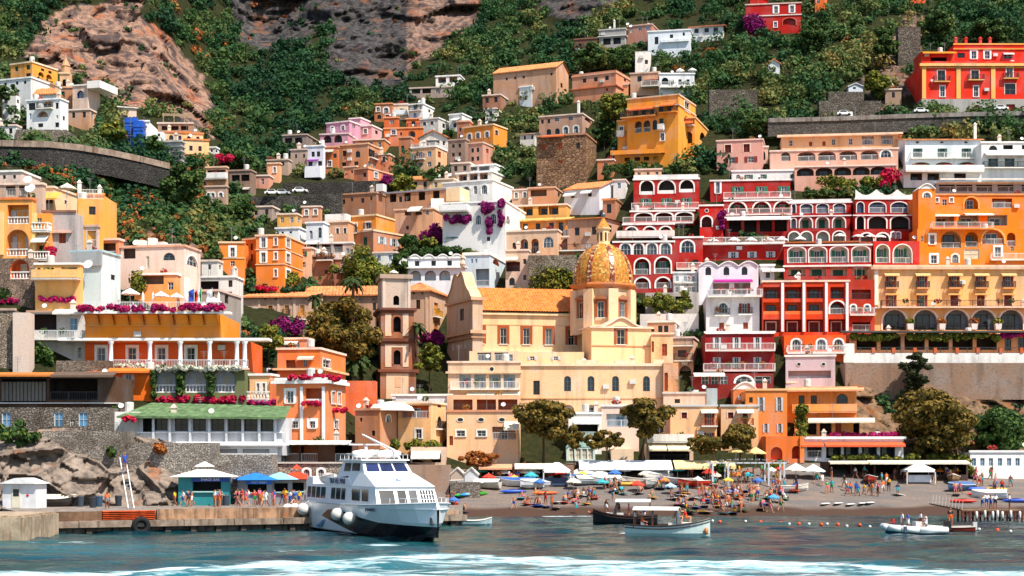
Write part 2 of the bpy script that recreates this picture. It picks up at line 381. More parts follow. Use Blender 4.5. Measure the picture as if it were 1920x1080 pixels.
class Bld:
 def __init__(s, name, label, x0, xc, x1, yt, yb, th, col, Y=None, dep=9., found=7., cat='house', root=None, wear=.35, group=None, cap=None, mat=None, free_y=False):
  s.th = R(th); cp = xc if th else x0
  u = (math.cos(s.th), -math.sin(s.th)); v = (math.sin(s.th), math.cos(s.th))
  s.u, s.v = Vector((*u, 0)), Vector((*v, 0)); s.Yc = min(Y or 9999, Df(cp, yb))
  def run(px, d):  # length from the corner along d to reach column px
   k = (px-960)/F; den = d[0]-k*d[1]; return (k*s.C.y-s.C.x)/den if abs(den) > 1e-5 else 9.
  for it in range(4):
   s.C = P(cp, yb, s.Yc); s.h = (yb-yt)/F*s.Yc
   if th > 0: s.a0, s.a1, s.b = run(x0, u), 0., (run(x1, v) if x1 > xc else dep)
   elif th < 0: s.a0, s.a1, s.b = 0., run(x1, u), (run(x0, v) if x0 < xc else dep)
   else: s.a0, s.a1, s.b = 0., run(x1, u), dep
   over = 0.     # the whole front must stand clear of the slope
   for t in (0, .33, .66, 1):
    q = s.C+s.u*(s.a0+(s.a1-s.a0)*t); over = max(over, q.y-Df(*pix(q)))
   if over < .05 or free_y: break
   s.Yc -= over+.1
  if not (1 < s.b < 70): s.b = dep
  s.b = max(s.b, 1.); s.dep = s.b
  RECTS.append((x0-2, x1+2, yt-2, yb+6)); s.sx = xc if th else None; s.found = found; s.ops = []; s.late = []
  s.M = Matrix.Translation(s.C) @ Matrix.Rotation(-s.th, 4, 'Z')
  if root is None:
   s.root = empty(name, label, cat, s.C, -s.th, group); s.RM = s.M; s.own = True
  else: s.root = root.root if isinstance(root, Bld) else root; s.RM = root.RM if isinstance(root, Bld) else Matrix(); s.own = False
  s.L = s.RM.inverted() @ s.M
  s.mat = mat or plaster(col, wear); s.mats = [s.mat]; s.col = col; s.cap = cap; s.gab = None
 def add(s, mb, name, mats, M=None, parent=None, smooth=False):
  return mb.obj(name, mats, parent or s.root, (s.L @ (M or Matrix())) if parent is None else M, smooth)
 def putm(s, name, me, M): return put(name, me, s.root, s.L @ M)
 def mi(s, m):
  if m not in s.mats: s.mats.append(m)
  return s.mats.index(m)
 def at(s, px, py, face=None, off=0.):
  o = Vector((0, 0, H)); d = Vector(((px-960)/F, 1, (YH-py)/F))
  if face is None:
   face = 'F'
   if s.sx is not None and ((s.th > 0 and px > s.sx) or (s.th < 0 and px < s.sx)): face = 'S'
  n = -s.v if face == 'F' else (s.u if s.th > 0 else -s.u)
  q = s.C+n*off; t = (q-o).dot(n)/d.dot(n); p = o+d*t-s.C
  return face, (p.dot(s.u) if face == 'F' else p.dot(s.v)), p.z, t
 def fm(s, face, u, z, off=0.):
  if face == 'F': return T(u, -off, z)
  if s.th > 0: return T(off, u, z, math.pi/2)
  return T(-off, u, z, -math.pi/2)
 def loc(s, face, u, d, z): return (u, d, z) if face == 'F' else ((-d, u, z) if s.th > 0 else (d, u, z))
 def span(s, x, y, w, h, face=None, z=None):
  f, u, zz, t = s.at(x, y, face); _, ua, _, _ = s.at(x-w/2, y, f); _, ub, _, _ = s.at(x+w/2, y, f)
  hh = h/F*t; zc = zz if z is None else z; lo, hi = (s.a0, s.a1) if f == 'F' else (0, s.b)
  return f, max(min(ua, ub), lo+.08), min(max(ua, ub), hi-.08), zc-hh/2, min(zc+hh/2, s.h-.13)
 def free(s, f, a, b, c, d):
  lo, hi = (s.a0, s.a1) if f == 'F' else (0, s.b)
  if b-a < .25 or d-c < .25 or a < lo or b > hi or d > s.h-.03: return False
  return all(o[0] != f or b < o[1] or a > o[2] or d < o[3] or c > o[4] for o in s.ops)
 def W(s, xs, ys, w, h, st='w', face=None, slope=True):
  xs = xs if isinstance(xs, (list, tuple)) else [xs]; ys = ys if isinstance(ys, (list, tuple)) else [ys]
  for y in ys:
   z = None
   for x in xs:
    f, a, b, c, d = s.span(x, y, w, h, face, z)
    if slope and z is None: z = (c+d)/2
    if not s.free(f, a, b, c, d): continue
    fm_, pm, sm, ww = win_meshes(b-a, d-c, st); m = (a+b)/2; a, b = m-ww/2, m+ww/2
    hh = round((d-c)*12)/12; d = c+hh
    s.ops.append((f, a, b, c, d, ST[st].get('ar'), .2, None))
    o = s.putm('window', fm_, s.fm(f, m, c)); put('pane', pm, o)
    if sm:
     for k in (-1, 1): put('shutter', sm, o, T(-ww/2, 0, 0, 0) @ Matrix.Diagonal((-1, 1, 1, 1)) if k < 0 else T(ww/2, 0, 0))
  return s
 def O(s, xs, y, w, h, ar='a', dep=1.6, back=None, rail='b', door='d', trim=None, tw=.22, rc=None, rh=.95, dw=.55, dh=.8, face=None):
  z = None
  for x in (xs if isinstance(xs, (list, tuple)) else [xs]):
   f, a, b, c, d = s.span(x, y, w, h, face, z)
   if z is None: z = (c+d)/2
   if not s.free(f, a, b, c, d): continue
   bm = s.mi(plaster(back, .3) if back else s.mat)
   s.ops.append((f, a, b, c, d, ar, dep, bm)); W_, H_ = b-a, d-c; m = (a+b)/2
   if trim:
    mb = MB(); ringmesh(mb, W_, H_, ar, tw, -.09, 0., False); s.add(mb, 'arch_trim', plaster(trim, .2), s.fm(f, m, c))
   if rail:
    me = rail_mesh(W_-.06, rail, rh, rc); s.putm('railing', me, s.fm(f, m, c) @ T(-(W_-.06)/2, .16, .0))
   if door:
    fm_, pm, sm, ww = win_meshes(min(W_*dw, 2.4), min(H_*dh, 2.7), door)
    o = s.putm('door', fm_, s.fm(f, m, c+.03) @ T(0, dep-.2, 0)); put('pane', pm, o)
    if sm:
     for k in (-1, 1): put('shutter', sm, o, T(-ww/2, 0, 0, 0) @ Matrix.Diagonal((-1, 1, 1, 1)) if k < 0 else T(ww/2, 0, 0))
  return s
 def oval(s, xs, y, w, h, tr='#e9e2d4'):
  for x in xs:
   f, a, b, c, d = s.span(x, y, w, h); mb = MB(); n = 12; rx, rz = (b-a)/2, (d-c)/2
   pts = [(math.cos(2*math.pi*i/n), math.sin(2*math.pi*i/n)) for i in range(n)]
   for i in range(n):
    p, q = pts[i], pts[(i+1) % n]
    mb.quad((p[0]*rx,-.07,p[1]*rz), (q[0]*rx,-.07,q[1]*rz), (q[0]*rx*1.3,-.07,q[1]*rz*1.3), (p[0]*rx*1.3,-.07,p[1]*rz*1.3))
    mb.quad((p[0]*rx,-.07,p[1]*rz), (q[0]*rx,-.07,q[1]*rz), (q[0]*rx,-.01,q[1]*rz), (p[0]*rx,-.01,p[1]*rz))
    mb.quad((p[0]*rx*1.3,-.07,p[1]*rz*1.3), (q[0]*rx*1.3,-.07,q[1]*rz*1.3), (q[0]*rx*1.3,0,q[1]*rz*1.3), (p[0]*rx*1.3,0,p[1]*rz*1.3))
   o = s.add(mb, 'round_window', plain(tr, .7), s.fm(f, (a+b)/2, (c+d)/2))
   g = MB(); g.poly([(x_*rx, -.02, z_*rz) for x_, z_ in pts]); g.obj('pane', glass('#1b232b'), o)
  return s
 def band(s, y, hp, proud=.12, col='#f0e8da', x0=None, x1=None, name='cornice', side=True):
  _, u, z, t = s.at(x0 if x0 is not None else (s.sx or (960+s.C.x*F/s.C.y)), y, 'F'); hh = hp/F*t
  a = s.a0-proud if x0 is None else s.at(x0, y, 'F')[1]; b = s.a1+proud if x1 is None else s.at(x1, y, 'F')[1]
  mb = MB(); mb.box(a, b, -proud, 0.02, z-hh/2, z+hh/2)
  if side and x0 is None and s.sx is not None:
   if s.th > 0: mb.box(-.02, proud, -proud+.001, s.b, z-hh/2, z+hh/2)
   else: mb.box(-proud, .02, -proud+.001, s.b, z-hh/2, z+hh/2)
  s.add(mb, name, plaster(col, .25)); return s
 def pil(s, xs, y0, y1, wp, col, proud=.1, name='pilaster'):
  for x in xs:
   f, a, b, c, d = s.span(x, (y0+y1)/2, wp, abs(y1-y0)); mb = MB(); mb.box(-(b-a)/2, (b-a)/2, -proud, .0, 0, d-c)
   s.add(mb, name, plaster(col, .3), s.fm(f, (a+b)/2, c))
  return s
 def B(s, x0, x1, y, dep=1.1, rail='b', rc=None, slab=None, rh=1.0, face=None, sup=False):
  f, ua, z, _ = s.at(x0, y, face); _, ub, _, _ = s.at(x1, y, f); a, b = min(ua, ub), max(ua, ub); L = b-a
  mb = MB(); mb.box(-L/2, L/2, -dep, -.004, -.2, 0)
  if sup:
   for i in range(max(2, int(L/1.6))):
    x = -L/2+.25+(L-.5)*i/max(1, int(L/1.6)-1 or 1); mb.hexa([(x-.08,-.12,-.75),(x+.08,-.12,-.75),(x+.08,-.003,-.75),(x-.08,-.003,-.75),(x-.08,-dep*.85,-.2),(x+.08,-dep*.85,-.2),(x+.08,-.003,-.2),(x-.08,-.003,-.2)])
  o = s.add(mb, 'balcony', plaster(slab or '#e6dfd2', .3), s.fm(f, (a+b)/2, z))
  if L > 1.6 and _vr.random() < .6:
   for i in range(max(1, int(L/2.6))): put('flower_box', potplant(_vr.randrange(6)), o, T(-L/2+.6+(L-1.2)*(_vr.random() if L < 4 else (i+_vr.random()*.7)/max(1, int(L/2.6))), -dep+.3, .55))
  if rail:
   put('railing', rail_mesh(L, rail, rh, rc), o, T(-L/2, -dep+.05, 0))
   for k in (-1, 1): put('railing', rail_mesh(dep, rail, rh, rc), o, T(k*(L/2-.04), -dep+.05, 0, math.pi/2))
  return s
 def A(s, x0, x1, y, dep=1.8, drop=.7, col='#efe6d2', face=None, val=.22, name='awning', stripe=None):
  f, ua, z, _ = s.at(x0, y, face); _, ub, _, _ = s.at(x1, y, f); a, b = min(ua, ub), max(ua, ub); L = b-a
  mb = MB(); n = max(2, int(L/.9)); zf = -drop
  for i in range(n):
   p, q = -L/2+L*i/n, -L/2+L*(i+1)/n; k = i % 2 if stripe else 0
   mb.quad((p, -.01, 0), (q, -.01, 0), (q, -dep, zf), (p, -dep, zf), k)
   mb.quad((p, -dep, zf), (q, -dep, zf), (q, -dep, zf-val), (p, -dep, zf-val*1.1), k)
  for k in (-1, 1): mb.tube((k*(L/2-.05), -.02, zf-.1), (k*(L/2-.05), -dep+.03, zf-.04), .025, 4)
  s.add(mb, name, [plain(col, .8)]+([plain(stripe, .8)] if stripe else []), s.fm(f, (a+b)/2, z)); return s
 def roof(s, kind='lean', rise=2.2, over=.45, col='#d8743f', eave=None):
  s.gab = (kind, rise); mb = MB(); a, b, d, z = s.a0-over, s.a1+over, s.b, s.h+.02
  if kind == 'lean': ribslope(mb, (a,-over,z), (b,-over,z), (b,d,z+rise), (a,d,z+rise)); mb.quad((a,-over,z-.15),(b,-over,z-.15),(b,-over,z+.05),(a,-over,z+.05))
  elif kind == 'gx':
   ribslope(mb, (a,-over,z), (b,-over,z), (b,d/2,z+rise), (a,d/2,z+rise)); ribslope(mb, (b,d+over,z), (a,d+over,z), (a,d/2,z+rise), (b,d/2,z+rise))
   mb.quad((a,-over,z-.15),(b,-over,z-.15),(b,-over,z+.05),(a,-over,z+.05))
  elif kind == 'gf':
   m = (s.a0+s.a1)/2
   ribslope(mb, (a,d,z), (a,-over,z), (m,-over,z+rise), (m,d,z+rise)); ribslope(mb, (b,-over,z), (b,d,z), (m,d,z+rise), (m,-over,z+rise))
   for q, e in ((a, m), (b, m)): mb.quad((q,-over,z-.15),(e,-over,z+rise-.15),(e,-over,z+rise+.06),(q,-over,z+.06))
  else:
   w = b-a; r = min(w*.45, (d+2*over)*.5); y0, y1 = -over, d+over
   if w >= d: A_, B_ = (a+r, (y0+y1)/2), (b-r, (y0+y1)/2)
   else: A_, B_ = ((a+b)/2, y0+w/2), ((a+b)/2, y1-w/2)
   if w >= d:
    ribslope(mb,(a,y0,z),(b,y0,z),(*B_,z+rise),(*A_,z+rise)); ribslope(mb,(b,y1,z),(a,y1,z),(*A_,z+rise),(*B_,z+rise))
    ribslope(mb,(b,y0,z),(b,y1,z),(*B_,z+rise),(*B_,z+rise)); ribslope(mb,(a,y1,z),(a,y0,z),(*A_,z+rise),(*A_,z+rise))
   else:
    ribslope(mb,(a,y0,z),(b,y0,z),(*A_,z+rise),(*A_,z+rise)); ribslope(mb,(b,y1,z),(a,y1,z),(*B_,z+rise),(*B_,z+rise))
    ribslope(mb,(b,y0,z),(b,y1,z),(*B_,z+rise),(*A_,z+rise)); ribslope(mb,(a,y1,z),(a,y0,z),(*A_,z+rise),(*B_,z+rise))
   for p, q in (((a,y0),(b,y0)),((b,y0),(b,y1)),((a,y1),(a,y0))): mb.quad((*p,z-.15),(*q,z-.15),(*q,z+.05),(*p,z+.05))
  s.add(mb, 'roof', tiles(col)); return s
 def par(s, hp=8, st='b', col=None, inset=.1):
  t = s.C.y; hh = hp/F*t; L = s.a1-s.a0
  s.putm('railing', rail_mesh(L, st, round(hh, 1), col), T(s.a0, inset, s.h))
  if s.sx is not None: s.putm('railing', rail_mesh(s.b, st, round(hh, 1), col), T(-inset if s.th > 0 else inset, 0, s.h, math.pi/2))
  return s
 def bx(s, x0, x1, y0, y1, d0, d1, col, name='block', mat=None):
  f, a, z1, _ = s.at(x0, y0, 'F', -d0); _, b, z0, _ = s.at(x1, y1, 'F', -d0)
  mb = MB(); mb.box(a, b, d0, d1, z0, z1); s.add(mb, name, mat or plaster(col, .3)); return s
 def dish(s, px, py, r, off=-1.):
  f, u, z, t = s.at(px, py, 'F', off); rr = r/F*t; mb = MB()
  mb.lathe([(.02, 0), (rr*.5, -.04*rr), (rr*.85, -.14*rr), (rr, -.22*rr)], 14); mb.tube((0, 0, 0), (0, 0, -rr*.7), .02, 4); mb.tube((0, 0, .01), (0, rr*1.4, .35*rr), .04, 4)
  s.add(mb, 'satellite_dish', plain('#ecebe8', .45), T(u, -off, z) @ Matrix.Rotation(R(62), 4, 'X') @ Matrix.Rotation(R(180), 4, 'Y')); return s
 def chim(s, px, y0, y1, w, col='#f1ece2', d=1.5):
  f, a, z1, t = s.at(px, y0, 'F', -d); z0 = s.at(px, y1, 'F', -d)[2]; ww = w/F*t/2; mb = MB()
  mb.box(a-ww, a+ww, d-ww, d+ww, min(z0, s.h-.3), z1-.25); mb.box(a-ww*1.3, a+ww*1.3, d-ww*1.3, d+ww*1.3, z1-.22, z1-.1); mb.hexa([(a-ww,d-ww,z1-.1),(a+ww,d-ww,z1-.1),(a+ww,d+ww,z1-.1),(a-ww,d+ww,z1-.1),(a-ww*.3,d-ww*.3,z1+.2),(a+ww*.3,d-ww*.3,z1+.2),(a+ww*.3,d+ww*.3,z1+.2),(a-ww*.3,d+ww*.3,z1+.2)])
  s.add(mb, 'chimney', plaster(col, .4)); return s
 def ac(s, px, py):
  f, u, z, t = s.at(px, py); mb = MB(); mb.box(-.45, .45, -.35, 0, -.3, .3); mb.lathe([(.22, 0), (.22, .02)], 10, 1, (0, 0, 0)); s.add(mb, 'air_conditioner', [plain('#dcdad4', .5), plain('#77756f', .6)], s.fm(f, u, z, .0)); return s
 def vaults(s, n, rise=.9, col='#f4f2ee', y0=0.):
  L = (s.a1-s.a0)/n
  for i in range(n):
   mb = MB(); k = 8; pts = [(s.a0+L*i+L*j/k, s.h+rise*math.sin(math.pi*j/k)) for j in range(k+1)]
   mb.poly([(x, -.05, z) for x, z in pts])
   for j in range(k): mb.quad((pts[j][0], -.22, pts[j][1]+.05), (pts[j+1][0], -.22, pts[j+1][1]+.05), (pts[j+1][0], s.b, pts[j+1][1]+.05), (pts[j][0], s.b, pts[j][1]+.05)); mb.quad((pts[j][0], -.22, pts[j][1]-.15), (pts[j+1][0], -.22, pts[j+1][1]-.15), (pts[j+1][0], -.22, pts[j+1][1]+.05), (pts[j][0], -.22, pts[j][1]+.05))
   s.add(mb, 'vault', plaster(col, .25))
  return s
 def done(s, notop=False):
  mb = MB(); lowz = -s.found
  for face, lo, hi in (('F', s.a0, s.a1), ('S', 0., s.b)):
   if face == 'S' and s.sx is None: continue
   ops = [o for o in s.ops if o[0] == face]
   zs = sorted({lowz, s.h}|{o[3] for o in ops}|{o[4] for o in ops})
   for z0, z1 in zip(zs, zs[1:]):
    if z1-z0 < 1e-5: continue
    zm = (z0+z1)/2; cut = sorted((o[1], o[2]) for o in ops if o[3] < zm < o[4]); x = lo
    for c0, c1 in cut+[(hi, hi)]:
     if c0-x > 1e-5: mb.quad(s.loc(face,x,0,z0), s.loc(face,c0,0,z0), s.loc(face,c0,0,z1), s.loc(face,x,0,z1))
     x = max(x, c1)
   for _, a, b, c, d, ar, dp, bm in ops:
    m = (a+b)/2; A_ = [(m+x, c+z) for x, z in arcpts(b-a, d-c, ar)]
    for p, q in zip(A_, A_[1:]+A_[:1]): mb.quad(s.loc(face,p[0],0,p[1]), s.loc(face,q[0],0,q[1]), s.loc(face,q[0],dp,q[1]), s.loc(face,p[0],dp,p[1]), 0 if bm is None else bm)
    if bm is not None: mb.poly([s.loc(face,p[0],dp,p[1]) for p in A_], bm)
    if ar:
     k = len(A_)
     for i in range(1, k-2):
      p, q = A_[i], A_[i+1]
      if abs(p[0]-q[0]) > 1e-6: mb.quad(s.loc(face,p[0],0,p[1]), s.loc(face,q[0],0,q[1]), s.loc(face,q[0],0,d), s.loc(face,p[0],0,d))
  far = (s.a0 if s.th > 0 else s.a1)
  mb.quad((far,0,lowz),(far,s.b,lowz),(far,s.b,s.h),(far,0,s.h))
  if s.sx is None: mb.quad((s.a0,0,lowz),(s.a0,s.b,lowz),(s.a0,s.b,s.h),(s.a0,0,s.h))
  mb.quad((s.a0,s.b,lowz),(s.a1,s.b,lowz),(s.a1,s.b,s.h),(s.a0,s.b,s.h))
  if not notop: mb.quad((s.a0,0,s.h),(s.a1,0,s.h),(s.a1,s.b,s.h),(s.a0,s.b,s.h))
  if s.gab:
   k, r = s.gab; z = s.h
   for x in (s.a0, s.a1):
    if k == 'gx': mb.poly([(x,0,z),(x,s.b,z),(x,s.b/2,z+r-.06)])
    if k == 'lean': mb.poly([(x,0,z),(x,s.b,z),(x,s.b,z+r-.06)])
   if k == 'gf':
    for y in (0., s.b): mb.poly([(s.a0,y,z),(s.a1,y,z),((s.a0+s.a1)/2,y,z+r-.06)])
  s.add(mb, 'wall', s.mats); g = random.Random(int(s.C.x*91+s.h*17)); w = s.a1-s.a0
  if w > 3 and s.h > 2.2 and s.root.get('category') not in ('wall', 'church', 'tower', 'canopy', 'terrace', 'shed'):
   if not s.gab and s.h > 0:
    for k, p in (('aerial', .6), ('satellite_dish', .35), ('water_tank', .3), ('chimney', .4), ('flower_box', .5), ('aerial', .3)):
     if g.random() < p: s.putm(k, potplant(g.randrange(6)) if k == 'flower_box' else clutter(k), T(s.a0+w*g.uniform(.06, .94), g.uniform(.7, 2.2), s.h+(.3 if s.cap else 0)))
   for u in (s.a0+.3, s.a1-.3):
    if g.random() < .5 and s.free('F', u-.1, u+.1, 0, s.h-.3): p = MB(); p.box(-.05, .05, -.1, .0, -.2, s.h-.1); s.add(p, 'drainpipe', plain(g.choice(('#8a8078', '#b9a890', '#6a4a38')), .6), T(u, -.01, 0))
   for _ in range(2):
    u, z = s.a0+w*g.uniform(.1, .9), s.h*g.uniform(.2, .8)
    if g.random() < .5 and s.free('F', u-.6, u+.6, z-.4, z+.4): s.putm('air_conditioner', clutter('air_conditioner'), T(u, -.01, z))
  if s.cap:
   c = MB(); pr = .16; c.box(s.a0-pr, s.a1+pr, -pr, .3, s.h-.02, s.h+.26)
   if s.sx is not None: c.box(-.3 if s.th > 0 else -pr, pr if s.th > 0 else .3, .31, s.b, s.h-.02, s.h+.262)
   s.add(c, 'parapet', plaster(s.cap, .3))
  return s
# ---------------------------------------------------------------- land, sea, quay
def inpoly(px, py, poly):
 r = np.zeros(px.shape, bool); n = len(poly)
 for i in range(n):
  (x0, y0), (x1, y1) = poly[i], poly[(i+1) % n]
  if y0 == y1: continue
  r ^= ((y0 > py) != (y1 > py)) & (px < (x1-x0)*(py-y0)/(y1-y0)+x0)
 return r
CLIFF_A = [(45,105),(70,45),(115,12),(190,8),(225,0),(240,-90),(270,-90),(275,20),(305,58),(335,85),(365,115),(388,150),(398,200),(402,262),(372,240),(350,225),(322,212),(280,205),(235,205),(200,178),(150,150),(112,135),(60,118)]
CLIFF_B = [(425,-90),(905,-90),(905,10),(880,55),(850,62),(822,100),(790,112),(762,135),(735,165),(690,160),(655,158),(620,150),(606,118),(628,62),(640,25),(615,48),(570,85),(500,92),(452,84),(430,40)]
CLIFF_C = [(1010,-90),(1160,-90),(1150,15),(1130,30),(1105,46),(1062,42),(1030,30),(1010,5)]
SLOPE = [(0,310),(320,312),(385,330),(400,440),(440,500),(300,480),(200,470),(190,380),(150,345),(0,345)]
ROCKS = [(1590,690),(1920,740),(1920,850),(1700,860),(1590,790)]
GULLY = [(1615,150),(1700,25),(1740,25),(1725,215),(1640,215)]
def cell(x, y, z, seed=0):
 xi, yi, zi = (np.floor(v).astype(np.int64) for v in (x, y, z)); best = np.full(x.shape, 9.); second = best.copy(); val = np.zeros(x.shape)
 for dx in (-1, 0, 1):
  for dy in (-1, 0, 1):
   for dz in (-1, 0, 1):
    a, b, c = xi+dx+seed, yi+dy, zi+dz
    d = (xi+dx+_hash(a, b, c)-x)**2+(yi+dy+_hash(a+57, b, c)-y)**2+(zi+dz+_hash(a, b+91, c)-z)**2
    n = d < best; second = np.where(n, best, np.minimum(second, d)); val = np.where(n, _hash(a, b, c+33), val); best = np.where(n, d, best)
 return np.sqrt(best), val, np.sqrt(second)-np.sqrt(best)
def rockshape(x, y, z, big):
 d, v, e = cell(x/big, y/big, z/big*.8); d2, v2, e2 = cell(x/big*3.1, y/big*3.1, z/big*2.6, 7)
 return (v-.5)*big*.5+(v2-.5)*big*.24+fbm(x/big*.6, y/big*.6, z/big*.35, 3)*big*.42+fbm(x/1.1, y/1.1, z/1.1, 2)*.16*min(1, big/4)-np.clip(.12-e, 0, .12)*big*.9
def sheet(name, xs, ys, dfun, keep, mats, attrs=None, smooth=True):
 PX, PY = np.meshgrid(xs, ys); Y = dfun(PX, PY)
 v = np.stack([(PX-960)/F*Y, Y, H+(YH-PY)/F*Y], -1).reshape(-1, 3); w = len(xs)
 i = np.arange((len(ys)-1)*(w-1)); r, c = i//(w-1), i % (w-1); a = r*w+c
 q = np.stack([a, a+w, a+w+1, a+1], 1)
 if keep is not None:
  cx, cy = PX.ravel()[a], PY.ravel()[a]; q = q[keep(cx, cy)]
 used = np.unique(q); mp = np.full(len(v), -1); mp[used] = np.arange(len(used))
 me = fastmesh(name, v[used], mp[q], mats, smooth=smooth)
 for k, f in (attrs or {}).items():
  at = me.attributes.new(k, 'FLOAT', 'POINT'); at.data.foreach_set('value', f(PX, PY, v).ravel()[used].astype(np.float32))
 o = put(name, me); o['kind'] = 'structure'; return o
def soft(px, py, poly, w=14):
 n = (vnoise(px/26, py/20, px*0+3)-.5)*w*2; m = (vnoise(px/9, py/9, px*0+8)-.5)*w
 return inpoly(px+n, py+m, poly)*1.0
def hill_y(PX, PY):
 Y = D(PX, PY); x, z = (PX-960)/F*Y, H+(YH-PY)/F*Y
 ca = np.maximum(inpoly(PX, PY, CLIFF_A), np.maximum(inpoly(PX, PY, CLIFF_B), inpoly(PX, PY, CLIFF_C)))*1.0
 for ax, n in ((0, 7), (1, 7)):
  k = np.hanning(n+2)[1:-1]; k /= k.sum(); ca = np.apply_along_axis(lambda r: np.convolve(np.pad(r, n//2, 'edge'), k, 'valid'), ax, ca)
 wild = np.clip((330-PY)/200, 0, 1)
 cave = 9*np.exp(-(((PX-320)/46)**2+((PY-196)/18)**2)**1.5)+7*np.exp(-(((PX-735)/40)**2+((PY-112)/22)**2)**1.5)+10*np.exp(-(((PX-530)/90)**2+((PY-45)/40)**2)**2)
 st = z+.12*x+2*fbm(x/20, Y/20, z/20, 2); strata = (np.abs((st/7.) % 1-.5)-.25)*3.+(np.abs((st/2.3) % 1-.5)-.25)*.9
 return Y+ca*(rockshape(x, Y, z, 13)*1.0+cave+strata)+(1-ca)*wild*fbm(x/14, Y/14, z/14, 3)*2.2
def m_hill():
 m, ns, ls, b = _mat('hillside', (.1, .1, .05), .95, 0, .1)
 A = lambda n: N(ns, 'Attribute', attribute_name=n).outputs['Fac']
 p = wpos(ns, ls); n1 = N(ns, 'TexNoise'); n1.inputs['Scale'].default_value = .16; n1.inputs['Detail'].default_value = 8; ls.new(p, n1.inputs['Vector'])
 n2 = N(ns, 'TexNoise'); n2.inputs['Scale'].default_value = 1.1; n2.inputs['Detail'].default_value = 9; n2.inputs['Roughness'].default_value = .78; ls.new(p, n2.inputs['Vector'])
 n3 = N(ns, 'TexNoise'); n3.inputs['Scale'].default_value = .5; n3.inputs['Detail'].default_value = 6; ls.new(wpos(ns, ls, 1, 1, .18), n3.inputs['Vector'])
 soil = mix(ns, ls, ramp(ns, ls, n2.outputs[0], [(.4, 0.), (.65, 1.)]), lin('#1f2a16'), lin('#3f3a20'))
 warm = mix(ns, ls, ramp(ns, ls, n2.outputs[0], [(.36, 0.), (.64, 1.)]), lin('#5d4a42'), lin('#b8917a'))
 warm = mix(ns, ls, ramp(ns, ls, n1.outputs[0], [(.54, 0.), (.7, .75)]), warm, lin('#a85a30'))
 warm = mix(ns, ls, ramp(ns, ls, n3.outputs[0], [(.47, 0.), (.6, .85)]), warm, lin('#453e40'))
 grey = mix(ns, ls, ramp(ns, ls, n2.outputs[0], [(.4, 0.), (.68, 1.)]), lin('#2c2b2f'), lin('#6f6862'))
 grey = mix(ns, ls, ramp(ns, ls, n3.outputs[0], [(.48, 0.), (.62, .85)]), grey, lin('#232328'))
 grey = mix(ns, ls, ramp(ns, ls, n1.outputs[0], [(.56, 0.), (.68, .6)]), grey, lin('#8a5a3e'))
 rock = mix(ns, ls, A('warm'), grey, warm); o = mix(ns, ls, A('rock'), soil, rock); ls.new(o, b.inputs['Base Color'])
 bp = N(ns, 'Bump'); bp.inputs['Strength'].default_value = .9; bp.inputs['Distance'].default_value = .5
 ls.new(n2.outputs[0], bp.inputs['Height']); ls.new(bp.outputs[0], b.inputs['Normal']); return m
def a_rock(PX, PY, v):
 r = np.maximum.reduce([soft(PX, PY, p) for p in (CLIFF_A, CLIFF_B, CLIFF_C)])
 r = np.maximum(r, soft(PX, PY, SLOPE)*(vnoise(PX/14, PY/11, PX*0) > .5)*.9); r = np.maximum(r, soft(PX, PY, ROCKS)*.95); return np.maximum(r, soft(PX, PY, GULLY)*(vnoise(PX/14, PY/11, PX*0) > .4)*.8)
def a_warm(PX, PY, v): return np.clip(inpoly(PX, PY, CLIFF_A)*1.+inpoly(PX, PY, SLOPE)*.8+inpoly(PX, PY, ROCKS)*.75+(np.abs(PX-830) < 70)*(PY < 130)*.75+inpoly(PX, PY, GULLY)*.8, 0, 1)
sheet('hillside', np.arange(-300, 2221, 5.), np.arange(-88, 964, 4.), hill_y, lambda x, y: (y < 880) | (x < 560), m_hill(), {'rock': a_rock, 'warm': a_warm}, False)
def m_beach():
 m, ns, ls, b = _mat('pebble_beach', lin('#86786d'), .9, 0, .25)
 n = N(ns, 'TexNoise'); n.inputs['Scale'].default_value = .35; n.inputs['Detail'].default_value = 7; ls.new(wpos(ns, ls, .5, 1.6, 1), n.inputs['Vector'])
 f = N(ns, 'TexNoise'); f.inputs['Scale'].default_value = 5; f.inputs['Detail'].default_value = 3; ls.new(wpos(ns, ls), f.inputs['Vector'])
 o = mix(ns, ls, ramp(ns, ls, n.outputs[0], [(.4, 0.), (.62, 1.)]), lin('#6e6966'), lin('#857468'))
 o = mix(ns, ls, ramp(ns, ls, f.outputs[0], [(.4, 0.), (.7, .5)]), o, lin('#45403c'))
 wet = N(ns, 'Attribute', attribute_name='wet'); o = mix(ns, ls, wet.outputs['Fac'], o, lin('#4a352a')); ls.new(o, b.inputs['Base Color'])
 bp = N(ns, 'Bump'); bp.inputs['Strength'].default_value = .5; bp.inputs['Distance'].default_value = .12; ls.new(f.outputs[0], bp.inputs['Height']); ls.new(bp.outputs[0], b.inputs['Normal']); return m
def beach_y(PX, PY):
 Y = D(PX, PY); x = (PX-960)/F*Y; return Y+fbm(x/9, Y/5, x*0, 3)*.7+fbm(x/2, Y/2, x*0, 2)*.15
sheet('beach', np.arange(540, 2221, 6.), np.concatenate([np.arange(868, 1000, 1.5), [1004, 1009]]), beach_y, None, m_beach(),
      {'wet': lambda PX, PY, v: np.clip((1.05+.35*fbm(v[:, 0]/4, v[:, 1]/4, v[:, 0]*0, 2)-v[:, 2])/.35, 0, 1)})
WAKE = [(-400,1085),(0,1073),(240,1066),(480,1056),(640,1047),(780,1041),(1000,1044),(1200,1050),(1440,1053),(1640,1057),(1800,1064),(1920,1069),(2300,1080)]
